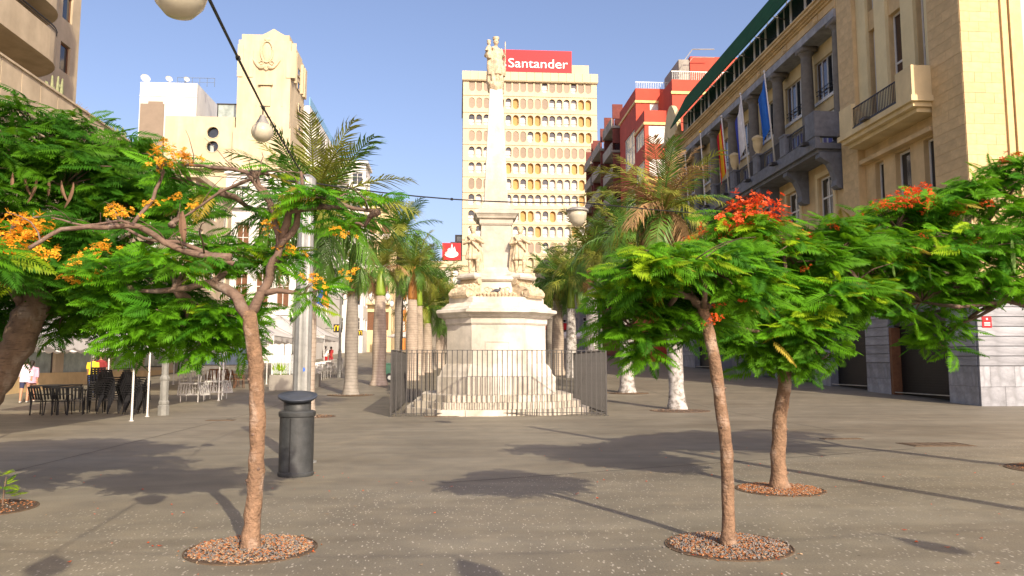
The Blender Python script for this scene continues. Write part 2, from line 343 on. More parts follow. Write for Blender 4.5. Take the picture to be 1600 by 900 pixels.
# steps: a chamfered square with a bowed front, each step a ring of separate blocks
def outline(h, n=160):
    pts = []
    for k in range(n):
        a = 2*math.pi*k/n; cx, cy = math.cos(a), math.sin(a)
        r = min(h/max(abs(cx), 1e-6), h/max(abs(cy), 1e-6), (2*h-.42*h)/(abs(cx)+abs(cy)))
        pts.append((a, r + (.32*max(0, math.cos((a+math.pi/2)*2.1)) if abs((a-1.5*math.pi)) < .72 else 0)))
    return pts
for i, (h, z0, z1, nb) in enumerate(((3.1, .0, .2, 17), (2.83, .2, .41, 15), (2.58, .41, .63, 14))):
    out = outline(h); cuts = sorted([int(160*(k+random.uniform(-.3,.3))/nb) % 160 for k in range(nb)])
    for a, b_ in zip(cuts, cuts[1:]+[cuts[0]+160]):
        if b_-a < 2: continue
        mb = MB(); idx = [k % 160 for k in range(a, b_+1)]; dz = random.uniform(-.006,.006); dr = random.uniform(-.02,.008); g_ = .0035
        def pt(k, r, first, last): 
            ang = out[k][0] + (g_ if first else -g_ if last else 0); return (MX+math.cos(ang)*r, MY+math.sin(ang)*r)
        oo = [pt(k, out[k][1]+dr, k == idx[0], k == idx[-1]) for k in idx]; ii = [pt(k, out[k][1]*.72, k == idx[0], k == idx[-1]) for k in reversed(idx)]
        nA = len(oo); vs = [(x, y, z0) for x, y in oo+ii]+[(x, y, z1+dz) for x, y in oo+ii]; nT = 2*nA
        fs = [(nT+j, nT+j+1, nT+nT-2-j, nT+nT-1-j) for j in range(nA-1)] + [(j, (j+1) % nT, nT+(j+1) % nT, nT+j) for j in range(nT)]
        mb.add(vs, fs); mb.build('step_block', m['marble_block'], mon)
moulding('plinth', [(2.05,.5),(2.05,1.2),(2.0,1.22),(1.96,1.27),(1.92,1.4),(1.84,1.54),(1.78,1.62),(1.74,1.64)])
moulding('base_block', [(1.72,1.6),(1.72,3.02)])
moulding('base_frieze', [(1.75,2.98),(1.75,3.0),(1.78,3.02),(1.78,3.22)])
# recessed inscription panel frame on the front face
pf = MB()
for a in ((MX-.42,MX+.42,2.38,2.42), (MX-.42,MX-.38,1.95,2.38), (MX+.38,MX+.42,1.95,2.38)): pf.box(a[0], a[1], MY-1.745, MY-1.7, a[2], a[3])
pf.build('panel_moulding', m['marble'], mon)
moulding('cornice', [(1.8,3.2),(1.88,3.24),(1.92,3.3),(2.06,3.36),(2.1,3.38),(2.1,3.47),(2.04,3.5)])
moulding('upper_steps', [(1.92,3.49),(1.92,3.58),(1.84,3.6),(1.72,3.72),(1.66,3.74),(1.66,3.9),(1.6,3.93)])
moulding('upper_block', [(1.06,3.9),(1.04,4.5),(1.1,4.52),(1.16,4.58),(1.16,4.66),(1.08,4.7)], ch=.55)
moulding('shaft_foot', [(.82,4.68),(.82,4.84),(.76,4.88),(.68,4.96),(.64,5.06)], ch=.02)
shaft = MB(); shaft.loft([[Vector((MX+a*h, MY+b_*h, z)) for a, b_ in ((-1,-1),(1,-1),(1,1),(-1,1))] for h, z in ((.56,5.0),(.535,6.72))]); shaft.build('pedestal_shaft', m['marble'], mon)
sc_ = MB(); sc_.loft([[Vector((MX+a*h, MY+b_*h, z)) for a, b_ in ((-1,-1),(1,-1),(1,1),(-1,1))] for h, z in ((.57,6.6),(.6,6.66),(.6,6.8),(.68,6.84),(.7,6.9),(.74,6.96),(.78,7.0),(.78,7.1),(.72,7.14),(.64,7.17),(.6,7.2))]); sc_.build('pedestal_cornice', m['marble'], mon)
ob = MB(); ob.loft([[Vector((MX+a*h, MY+b_*h, z)) for a, b_ in ((-1,-1),(1,-1),(1,1),(-1,1))] for h, z in ((.52,7.18),(.52,7.3),(.47,7.36),(.43,7.44),(.425,7.5),(.235,11.75))]); ob.build('obelisk', m['marble'], mon)
# volutes at the corners and scroll panel in front
for k in range(4):
    a = math.pi/4+k*math.pi/2; dx, dy = math.cos(a), math.sin(a); tx, ty = -dy, dx
    mb = MB(); rr = []
    prof = [(.95,4.62),(1.2,4.62),(1.32,4.54),(1.35,4.42),(1.44,4.36),(1.64,4.32),(1.84,4.22),(1.96,4.08),(1.96,3.98),(1.88,3.9)]
    for w in (-.36, .36): rr.append([Vector((MX+dx*r+tx*w, MY+dy*r+ty*w, z)) for r, z in prof+[(.95,3.9)]])
    mb.loft(rr); 
    for r, z, q in ((1.28,4.5,.11), (1.84,4.03,.12)):
        mb.tube([(MX+dx*r+tx*w, MY+dy*r+ty*w, z) for w in (-.42,.42)], q, 14)
    for i in range(22):
        w = random.uniform(-.34,.34); f_ = random.random(); r = 1.42+.5*f_; z = 4.36-.3*f_*f_; mb.ell((MX+dx*r+tx*w, MY+dy*r+ty*w, z), random.uniform(.05,.09), 7, 5)
    for w in (-.37, .37):
        mb.tube([(MX+dx*(1.72+.2*math.cos(t)*(1-t/11))+tx*w, MY+dy*(1.72+.2*math.cos(t)*(1-t/11))+ty*w, 4.08+.17*math.sin(t)*(1-t/11)) for t in [j*.5 for j in range(20)]], .03, 5)
    mb.build('corner_volute', m['statue'], mon)
    pd = MB(); q1 = MB()
    pd.loft([[Vector((MX+dx*1.12+(tx*i+dx*j)*h, MY+dy*1.12+(ty*i+dy*j)*h, z)) for i, j in ((-1,-1),(1,-1),(1,1),(-1,1))] for h, z in ((.4,4.58),(.44,4.64),(.44,4.7),(.36,4.76),(.33,4.8))]); pd.build('statue_plinth', m['marble'], mon)
fr = MB()
for s in (-1, 1):
    for j in range(3): fr.tube([(MX+s*(.08+.13*j+.1*math.cos(t)*(1-t/14)), MY-1.3-.02*j, 4.12+.12*j*.3+.1*math.sin(t)*(1-t/14)) for t in [i*.5 for i in range(13)]], .026, 6)
    for j in range(5): fr.tube([(MX+s*(.06+.12*j), MY-1.42, 3.93), (MX+s*(.08+.13*j), MY-1.46, 4.02), (MX+s*(.03+.12*j), MY-1.38, 4.1)], [.05,.065,.03], 7)
fr.box(MX-.68, MX+.68, MY-1.4, MY-1.02, 3.92, 4.08)
fr.build('scroll_relief', m['statue'], mon)
# a bird perched on the scroll
bird = MB(); bx, by, bz = MX-.02, MY-1.42, 4.16
bird.ell((bx, by, bz), (.12,.055,.06)); bird.ell((bx+.11, by, bz+.075), (.04,.035,.04)); bird.tube([(bx-.08,by,bz-.01),(bx-.22,by,bz-.06)], [.04,.012], 6); bird.tube([(bx+.14,by,bz+.075),(bx+.175,by,bz+.065)], [.012,.003], 5); bird.tube([(bx,by,bz-.04),(bx,by,bz-.09)], .01, 5)
pg = thing('pigeon', 'small dark pigeon perched on the marble scroll of the monument', 'bird', (bx, by, bz-.09)); remeshed(bird, 'body', mat('pigeon_grey', (.07,.07,.085), .6), pg, .012, 1)
# draped statues
def robe(mb, c, rings, n=28, folds=9, amp=.09, ph=0):
    """rings = (z, rx, ry, ox, oy); vertical folds modulate the radius"""
    rr = []
    for z, rx, ry, ox, oy in rings:
        k_ = []
        for k in range(n):
            a = 2*math.pi*k/n; q = 1+amp*math.sin(folds*a+ph+z*1.5)*(1 if z < .95 else .4)
            k_.append(Vector((c[0]+ox+rx*q*math.cos(a), c[1]+oy+ry*q*math.sin(a), c[2]+z)))
        rr.append(k_)
    mb.loft(rr)
def hand(mb, p, d, s=1):
    d = Vector(d).normalized(); p = Vector(p); sd = d.cross(Vector((0,0,1))).normalized() if abs(d.z) < .9 else Vector((1,0,0))
    mb.ell(p+d*.04*s, (.04*s,.035*s,.045*s), 8, 6)
    for i, L in enumerate((.07,.085,.08,.06)):
        o = p+d*.07*s+sd*(i-1.5)*.019*s; mb.tube([o, o+d*L*.55*s+Vector((0,0,-.004)), o+d*L*s+Vector((0,0,-.022))], [.0105*s,.01*s,.008*s], 6)
    mb.tube([p+sd*.03*s, p+sd*.062*s+d*.045*s, p+sd*.06*s+d*.08*s], [.013*s,.012*s,.009*s], 6)
def head(mb, c, r=.105, yaw=-math.pi/2):
    dx, dy = math.cos(yaw), math.sin(yaw)
    mb.ell(c, (r*.82+abs(dx)*r*.1, r*.82+abs(dy)*r*.1, r*1.15), 14, 10)
    mb.ell((c[0]+dx*r*.35, c[1]+dy*r*.35, c[2]-r*.55), (r*.5, r*.5, r*.5), 10, 8)      # jaw
    mb.tube([(c[0]+dx*r*.8, c[1]+dy*r*.8, c[2]+r*.2), (c[0]+dx*r*1.08, c[1]+dy*r*1.08, c[2]-r*.16)], [r*.1, r*.16], 6)   # nose
    for s in (-1, 1): mb.ell((c[0]-dy*s*r*.85, c[1]+dx*s*r*.85, c[2]-r*.05), (r*.16, r*.16, r*.26), 6, 5)   # ears
    mb.tube([(c[0], c[1], c[2]-r*.7), (c[0]-dx*r*.2, c[1]-dy*r*.2, c[2]-r*1.9)], [r*.52, r*.6], 8)
# mother with child at the top
vx, vy, vz = MX-.05, MY, 12.02
cl = MB()
for i in range(34):
    a = i*2.399; q = .2+.06*math.sin(i*1.7); cl.ell((MX-.02+q*math.cos(a), MY+q*math.sin(a), 11.72+.34*((i*7) % 11)/11), .085+.03*math.sin(i), 8, 6)
cl.lathe([(.24,0),(.3,.12),(.31,.28),(.22,.36)], 14, (MX-.02, MY, 11.72))
remeshed(cl, 'cloud_base', m['statue'], mon, .022, 1)
v = MB()
robe(v, (vx, vy, vz), [(0,.29,.25,.02,0),(.12,.31,.27,.02,0),(.35,.3,.26,.03,0),(.6,.3,.24,.04,0),(.8,.27,.21,.03,0),(.98,.24,.18,.02,0),(1.1,.21,.15,.01,0),(1.2,.24,.15,0,0),(1.32,.25,.14,0,0),(1.4,.17,.1,.0,0),(1.45,.08,.07,0,0)], 36, 9, .12)
robe(v, (vx, vy, vz), [(.3,.33,.3,.05,.0),(.6,.35,.3,.05,.0),(.9,.31,.24,.03,.02),(1.2,.27,.19,.0,.03),(1.38,.16,.12,0,.03)], 36, 5, .1, 1.2)
head(v, (vx+.05, vy-.03, vz+1.62), .115, -1.4)
v.lathe([(.09,.0),(.125,.03),(.12,.07),(.135,.11),(.08,.13),(.02,.15)], 12, (vx+.05, vy-.02, vz+1.69))
v.tube([(vx+.22,vy,vz+1.33),(vx+.33,vy-.06,vz+1.08),(vx+.36,vy-.2,vz+1.0)], [.085,.07,.05], 9); hand(v, (vx+.36,vy-.22,vz+1.0), (.1,-.6,.5))
v.tube([(vx+.385,vy-.24,vz+.72),(vx+.385,vy-.25,vz+1.55)], .022, 7)
v.tube([(vx-.22,vy,vz+1.33),(vx-.32,vy-.06,vz+1.06),(vx-.2,vy-.24,vz+1.02)], [.085,.08,.055], 9)
robe(v, (vx-.2, vy-.14, vz+.92), [(0,.1,.1,0,0),(.12,.13,.12,-.02,0),(.3,.11,.1,-.02,0),(.42,.12,.09,-.02,0),(.5,.06,.05,-.02,0)], 18, 6, .08)
head(v, (vx-.22, vy-.15, vz+1.52), .082, -1.6); v.lathe([(.07,0),(.09,.05),(.03,.08)], 10, (vx-.22, vy-.15, vz+1.57))
v.tube([(vx-.28,vy-.15,vz+1.34),(vx-.34,vy-.22,vz+1.2),(vx-.24,vy-.3,vz+1.2)], [.04,.035,.025], 7); v.tube([(vx-.14,vy-.16,vz+1.34),(vx-.04,vy-.22,vz+1.3)], [.04,.03], 7)
remeshed(v, 'statue', m['statue'], mon, .016, 1)['label'] = 'crowned mother holding a child, at the top of the obelisk'
# the two kings on the front corners
def king(side, name_label):
    k = MB(); c = Vector((MX+side*.82, MY-.82, 4.8)); s = side
    cx, cy, cz = c
    # legs, weight on one, bare below a short tunic
    for dx_, f_ in ((-.1, -.02), (.12, .07)):
        k.tube([(cx+dx_,cy,cz+.72),(cx+dx_*1.25,cy-.05-f_,cz+.42),(cx+dx_*1.15,cy+.02-f_,cz+.08)], [.105,.078,.05], 9)
        k.ell((cx+dx_*1.2, cy-.05-f_, cz+.035), (.05,.12,.04), 9, 6)
    robe(k, (cx,cy,cz), [(.5,.26,.2,0,0),(.56,.27,.21,0,0),(.75,.24,.18,0,0),(.92,.2,.15,0,0),(1.02,.2,.14,0,0),(1.2,.235,.15,0,0),(1.32,.23,.14,0,0),(1.4,.12,.09,0,0)], 30, 11, .12)
    robe(k, (cx,cy,cz), [(.02,.14,.08,-s*.03+.2*s*-1,.12),(.4,.17,.1,-s*.2,.12),(.8,.17,.1,-s*.16,.12),(1.2,.16,.09,-s*.1,.1),(1.38,.1,.07,-s*.06,.06)], 20, 6, .14)
    # the upper arms fold so that the hands meet at the chest
    k.tube([(cx-.22,cy,cz+1.3),(cx-.33,cy-.04,cz+1.06),(cx-.12,cy-.2,cz+1.12)], [.075,.065,.045], 9); hand(k, (cx-.1,cy-.21,cz+1.13), (.8,-.2,.3), .9)
    k.tube([(cx+.22,cy,cz+1.3),(cx+.34,cy-.06,cz+1.1),(cx+.1,cy-.24,cz+1.2)], [.075,.065,.045], 9); hand(k, (cx+.08,cy-.25,cz+1.21), (-.8,-.1,.3), .9)
    k.tube([(cx-.2,cy-.12,cz+1.34),(cx,cy-.2,cz+1.05),(cx+.22,cy-.16,cz+.8)], [.035,.045,.035], 7)
    head(k, (cx+s*.02, cy-.04, cz+1.54), .108, -1.5+s*.35)
    for i in range(16):
        a = i*.39; k.ell((cx+s*.02+.085*math.cos(a), cy-.0+.085*math.sin(a), cz+1.6+.02*math.sin(i*3)), .042, 6, 5)
    k.lathe([(.12,-.05),(.125,.0),(.11,.05)], 12, (cx+s*.02, cy-.02, cz+1.63))
    remeshed(k, 'statue', m['statue'], mon, .015, 1)['label'] = name_label
king(-1, 'robed king with folded arms on the left front corner'); king(1, 'short-tunic king with folded arms on the right front corner')
# ------------------------------------------------------------------ railing round it
fx0, fx1, fy0, fy1, fh = -2.06, 4.74, 24.42, 31.2, 2.06
fen = thing('railing', 'grey steel bar railing enclosing the marble monument', 'railing', ((fx0+fx1)/2, (fy0+fy1)/2, 0))
bar_me = {}
def fence_bar(x, y, z, h):
    k = round(h, 2)
    if k not in bar_me:
        b_ = MB(); b_.box(-.015,.015,-.015,.015,0,h); me = bpy.data.meshes.new('bar'); me.from_pydata(b_.v, [], b_.f); me.materials.append(m['fence']); bar_me[k] = me
    o = link('bar', bar_me[k], None, fen); p = wloc(fen); o.location = (x-p.x, y-p.y, z-p.z)
nb = 43
for k in range(1, nb):
    t = k/nb
    fence_bar(fx0+(fx1-fx0)*t, fy0, .02, fh-.02); fence_bar(fx0+(fx1-fx0)*t, fy1, .02, fh-.02)
    fence_bar(fx0, fy0+(fy1-fy0)*t, .02, fh-.02); fence_bar(fx1, fy0+(fy1-fy0)*t, .02, fh-.02)
for x, y in ((fx0,fy0),(fx1,fy0),(fx0,fy1),(fx1,fy1)):
    b_ = MB(); b_.box(x-.025,x+.025,y-.025,y+.025,-.02,fh+.01); b_.box(x-.07,x+.07,y-.07,y+.07,-.01,.012); b_.build('post', m['fence'], fen)
for z, h in ((fh, .02), (.09, .02)):
    for a in ((fx0+.03,fx1-.03,fy0-.02,fy0+.02), (fx0+.03,fx1-.03,fy1-.02,fy1+.02), (fx0-.02,fx0+.02,fy0+.03,fy1-.03), (fx1-.02,fx1+.02,fy0+.03,fy1-.03)):
        b_ = MB(); b_.box(*a, z, z+h); b_.build('rail', m['fence'], fen)
# ------------------------------------------------------------------ flame trees
def leaf_mat(name, col, tr=.38):
    mt = mat(name, col, .6, .28, 5, rnd=.3, spec=.18, trans=tr); return mt
LM = [leaf_mat('leaf_green', (.09,.26,.007)), leaf_mat('leaf_deep_green', (.045,.17,.008)), leaf_mat('leaf_young', (.24,.38,.01)), leaf_mat('leaf_yellowed', (.34,.27,.04))]
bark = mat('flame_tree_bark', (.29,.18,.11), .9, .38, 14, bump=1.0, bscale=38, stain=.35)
bark_shade = mat('shade_toned_flame_tree_bark', (.17,.115,.075), .9, .35, 6, bump=.8, bscale=22, stain=.3)  # darker bark colour stands in for crown shade on the leaning trunk
bark_dark = mat('grey_branch_bark', (.16,.105,.075), .85, .3, 12, bump=.5, bscale=40)
def patchy(mt, pale, dark):
    """bark: pale lichen patches and fine cross scars"""
    n = mt.node_tree.nodes; l = mt.node_tree.links; b_ = n['Principled BSDF']; out = b_.inputs['Base Color'].links[0].from_socket; tc = n.new('ShaderNodeTexCoord')
    for sc, scale, p0, p1, col, f in (((1,1,.6), 7, .55, .68, pale, .75), ((1,1,7), 9, .58, .66, dark, .7), ((1,1,.35), 4, .6, .7, dark, .5)):
        mp = n.new('ShaderNodeMapping'); mp.inputs['Scale'].default_value = sc; l.new(tc.outputs['Object'], mp.inputs[0]); no = n.new('ShaderNodeTexNoise'); no.inputs['Scale'].default_value = scale; no.inputs['Detail'].default_value = 7; l.new(mp.outputs[0], no.inputs['Vector'])
        r_ = n.new('ShaderNodeValToRGB'); r_.color_ramp.elements[0].position = p0; r_.color_ramp.elements[0].color = (0,0,0,1); r_.color_ramp.elements[1].position = p1; r_.color_ramp.elements[1].color = (f,f,f,1); l.new(no.outputs['Fac'], r_.inputs['Fac'])
        mx = n.new('ShaderNodeMix'); mx.data_type = 'RGBA'; l.new(r_.outputs[0], mx.inputs['Factor']); l.new(out, mx.inputs['A']); mx.inputs['B'].default_value = (*col, 1); out = mx.outputs['Result']
    l.new(out, b_.inputs['Base Color'])
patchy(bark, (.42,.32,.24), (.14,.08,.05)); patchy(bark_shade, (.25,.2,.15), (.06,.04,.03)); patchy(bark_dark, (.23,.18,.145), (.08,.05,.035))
def leaf_geo(L, n, droop, seed, wide=.27):
    """feathered leaf along +X: rachis with n pairs of narrow side leaflets"""
    rg = random.Random(seed); vs = []; fs = []
    def rp(t): return Vector((L*t*(1-.1*droop*t), 0, .10*L*t-droop*L*.42*t*t))
    for i in range(n):
        t = .13+.87*(i+.5)/n; p = rp(t); tg = (rp(min(1, t+.03))-rp(t-.03)).normalized()
        prof = math.sin(math.pi*min(1, .2+.86*t))**.6 if t < .98 else .3
        ln = wide*L*max(.25, prof)*rg.uniform(.88, 1.08); wd = L*.87/n*.56
        for s in (-1, 1):
            fwd = .36+.5*t+rg.uniform(-.08,.08); d = (tg*fwd+Vector((0, s, 0))).normalized(); dn = Vector((0, 0, -1))
            a = p; mid = p+d*ln*.55+dn*ln*.05; tip = p+d*ln+dn*ln*(.16+.2*droop*rg.random())
            k = len(vs); vs += [a, mid-tg*wd, tip, mid+tg*wd]; fs.append((k, k+1, k+2, k+3) if s > 0 else (k+3, k+2, k+1, k))
    pts = [rp(t) for t in (0, .35, .7, 1)]; w = .006
    for a, b_ in zip(pts, pts[1:]):
        k = len(vs); vs += [a+Vector((0,w,0)), a-Vector((0,w,0)), b_-Vector((0,w*.6,0)), b_+Vector((0,w*.6,0))]; fs.append((k, k+1, k+2, k+3))
    return np.array([tuple(v) for v in vs]), fs
LEAFGEO = [leaf_geo(1, 15, d, s, w) for d, s, w in ((.5, 1, .3), (.75, 2, .27), (1.0, 3, .31), (.35, 4, .27))]
LEAFME = {}
for gi, (v_, f_) in enumerate(LEAFGEO):
    for mi, mt in enumerate(LM):
        me = bpy.data.meshes.new('leaf'); me.from_pydata([tuple(q) for q in v_], [], f_); me.materials.append(mt); LEAFME[gi, mi] = me
PETAL = {}
def flower_me(mt, seed, R_=1.0, nfl=18):
    rg = random.Random(seed); vs = []; fs = []
    for i in range(nfl):
        c = Vector((rg.gauss(0,.55), rg.gauss(0,.55), rg.gauss(0,.32)))*R_; up = (Vector((rg.gauss(0,.5), rg.gauss(0,.5), .8))+c*.5).normalized(); x = up.orthogonal().normalized(); y = up.cross(x); s = R_*rg.uniform(.16,.26)
        for k in range(5):
            a = k*1.2566+rg.uniform(-.2,.2); d = x*math.cos(a)+y*math.sin(a); q = x*-math.sin(a)+y*math.cos(a)
            b_ = len(vs); vs += [c+d*s*.1, c+d*s*.75+q*s*.36+up*s*.3, c+d*s*1.2+up*s*rg.uniform(-.1,.4), c+d*s*.75-q*s*.36+up*s*.3]; fs.append((b_, b_+1, b_+2, b_+3))
        for k in range(3):
            a = rg.uniform(0,6.28); d = (up+(x*math.cos(a)+y*math.sin(a))*.35).normalized(); b_ = len(vs); q = x*.012*R_; vs += [c-q, c+q, c+d*s*1.5+q*.5, c+d*s*1.5-q*.5]; fs.append((b_, b_+1, b_+2, b_+3))
    me = bpy.data.meshes.new('flower_cluster'); me.from_pydata([tuple(v) for v in vs], [], fs); me.materials.append(mt); return me
fl_orange = mat('orange_petals', (.88,.36,.015), .5, .25, 6, rnd=.2, trans=.35, col2=(1,.58,.04))
fl_red = mat('scarlet_petals', (.82,.065,.012), .5, .3, 6, rnd=.25, trans=.3, col2=(.95,.2,.03))
for i in range(3): PETAL['o', i] = flower_me(fl_orange, i); PETAL['r', i] = flower_me(fl_red, 10+i)
pod_m = mat('brown_pods', (.16,.09,.05), .8, .3, 8); pod_g = mat('green_pods', (.12,.22,.04), .6, .3, 8)
def curve_pts(a, b_, n=5, sag=.1, seed=None):
    a = Vector(a); b_ = Vector(b_); L = (b_-a).length; out = []
    j = Vector((random.gauss(0,1), random.gauss(0,1), random.gauss(0,.6)))*L*.06
    for i in range(n+1):
        t = i/n; w = math.sin(math.pi*t); out.append(a.lerp(b_, t)+Vector((0,0,sag*L*w))+j*w+Vector((random.gauss(0,1),random.gauss(0,1),random.gauss(0,1)))*L*.018*w)
    return out
def flame_tree(label, base, trunk, r0, r1, limbs, pads, flowers, fk, leafL, seed, maxobj=300, extra=None, lmix=(6,4,1), bk=None):
    """trunk: points; limbs: (points, r0, r1); pads: (centre, rx, ry, rz, tips)"""
    random.seed(seed); t = thing('flame_tree', label, 'tree', base)
    mb = MB(); n = len(trunk); pts = []
    for i in range(n-1):
        for k in range(5): pts.append(Vector(trunk[i]).lerp(Vector(trunk[i+1]), k/5)+Vector((random.gauss(0,1),random.gauss(0,1),0))*r0*.05)
    pts.append(Vector(trunk[-1])); N = len(pts)
    rad = [(r0+(r1-r0)*(i/(N-1))**.8)*(1+.5*max(0, 1-i/2.6)**1.6)*random.uniform(.95,1.05) for i in range(N)]
    mb.tube(pts, rad, 16, wob=.045); mb.build('trunk', bk or bark, t, True)
    for k_ in range(0 if r0 > .15 else 4):      # knots and pruned stubs
        j = random.randrange(2, N-2); a = random.uniform(3.4, 6.1); d_ = Vector((math.cos(a), math.sin(a), .35)); p_ = pts[j]+d_*rad[j]*.75; q = MB(); q.tube([p_, p_+d_*rad[j]*.3, p_+d_*rad[j]*random.uniform(.34,.5)], [rad[j]*.26, rad[j]*.2, rad[j]*.13], 8, wob=.1); q.build('knot', bark_dark, t, True)
    fork = Vector(trunk[-1])
    for lp, a, b_ in limbs:
        L = []
        for i in range(len(lp)-1):
            for k in range(3): L.append(Vector(lp[i]).lerp(Vector(lp[i+1]), k/3)+Vector((random.gauss(0,1),random.gauss(0,1),random.gauss(0,1)))*a*.18)
        L.append(Vector(lp[-1])); q = MB(); q.tube(L, [a+(b_-a)*i/(len(L)-1) for i in range(len(L))], 9, wob=.1)
        for _ in range(3):
            s = random.choice(L[2:]); q.tube(curve_pts(s, s+Vector((random.gauss(0,.25), random.gauss(0,.25), random.uniform(.05,.3))), 4), [b_*.6,b_*.5,b_*.4,b_*.3,b_*.2], 5)
        q.build('branch', bark_dark, t, True)
    lv = []
    for c, rx, ry, rz, nt in pads:
        c = Vector(c); q = MB(); hub = c-Vector((0,0,rz*.35))
        st = min([fork]+[Vector(p) for lp, _, _ in limbs for p in lp], key=lambda p: (p-hub).length)
        lp = curve_pts(st, hub, 6, .04); d = (hub-st).length; q.tube(lp, [max(.012, .035*(1-.6*i/6)) for i in range(7)], 7, wob=.08)
        for i in range(nt):
            u_ = Vector((random.gauss(0,1), random.gauss(0,1), random.gauss(.25,1))).normalized(); rr = random.random()**.42
            p = c+Vector((u_.x*rx*rr, u_.y*ry*rr, u_.z*rz*rr))
            if i % 2 == 0 or rr > .8: q.tube(curve_pts(hub, p, 4, .08), [.014,.011,.009,.007,.005], 5)
            out = (p-c); out.z *= .3
            k_ = random.randint(5, 7); a0 = random.uniform(0, 6.28)
            for k in range(k_):
                a = a0+k*6.283/k_+random.uniform(-.3,.3); dr = Vector((math.cos(a), math.sin(a), random.uniform(-.5,.25)))
                if out.length > 1e-3: dr = dr+out.normalized()*.55
                lv.append((p+Vector((random.gauss(0,.03),random.gauss(0,.03),random.gauss(0,.03))), dr.normalized(), leafL*random.uniform(.65,1.2)))
        q.build('branch', bark_dark, t, True)
    base = Vector(base)
    lv.sort(key=lambda q: (q[0]-Vector((0,0,EYE))).length-.25*q[0].z)
    gv = [[], []]; gf = [[], []]; off = [0, 0]
    crown = None; objs = []
    for i, (p, d, L) in enumerate(lv):
        x = d; y = (Vector((0,0,.55))+sdir*.85).cross(x).normalized(); z = x.cross(y)
        q = Matrix.Rotation(random.gauss(0,.35), 3, x); y = q @ y; z = q @ z
        M3 = Matrix((x*L, y*L, z*L)).transposed(); gi = random.randrange(4); mi = random.choices((0,1,2,3), (*lmix, .45))[0]
        if i < maxobj: objs.append((gi, mi, M3, p)); continue
        v_, f_ = LEAFGEO[gi]; A = np.array(M3); g_ = 0 if mi != 1 else 1
        gv[g_].append(v_ @ A.T + np.array(p-base)); gf[g_] += [tuple(k+off[g_] for k in f) for f in f_]; off[g_] += len(v_)
    for g_ in (0, 1):
        if not gv[g_]: continue
        me = bpy.data.meshes.new('crown'); me.from_pydata(np.concatenate(gv[g_]).tolist(), [], gf[g_]); o = link('crown' if crown is None else 'inner_foliage', me, LM[g_], t, 'stuff'); crown = crown or o
    for gi, mi, M3, p in objs:
        o = link('leaf', LEAFME[gi, mi], None, crown or t); M4 = M3.to_4x4(); M4.translation = p-base; o.matrix_basis = M4
    for i, (p, s) in enumerate(flowers):
        o = link('flower_cluster', PETAL[fk, i % 3], None, t, 'stuff'); o.location = Vector(p)-base; o.scale = (s, s, s*.8); o.rotation_euler = (random.uniform(-.4,.4), random.uniform(-.4,.4), random.uniform(0,6.28))
    for p, d, L, w, mt in (extra or []):
        q = MB(); p = Vector(p); q.loft([[p+Vector((d*tt*tt, 0, -L*tt))+Vector((w*math.sin(math.pi*(.08+.84*tt))*math.cos(a), .012*math.sin(a), 0)) for a in (0,1.57,3.14,4.71)] for tt in [i/6 for i in range(7)]]); q.build('seed_pod', mt, t)
    return t
def pp(px, py, y): return at(px, py, y)
def pad(px, py, y, rxp, rzp, nt, k=1.0):
    c = at(px, py, y); s = y/F; return (c, rxp*s, rxp*s*.8*k, rzp*s, nt)
def poly(y, *pts): return [at(q[0], q[1], y+(q[2] if len(q) > 2 else 0)) for q in pts]
A0 = (-1.82, 7.15, 0)
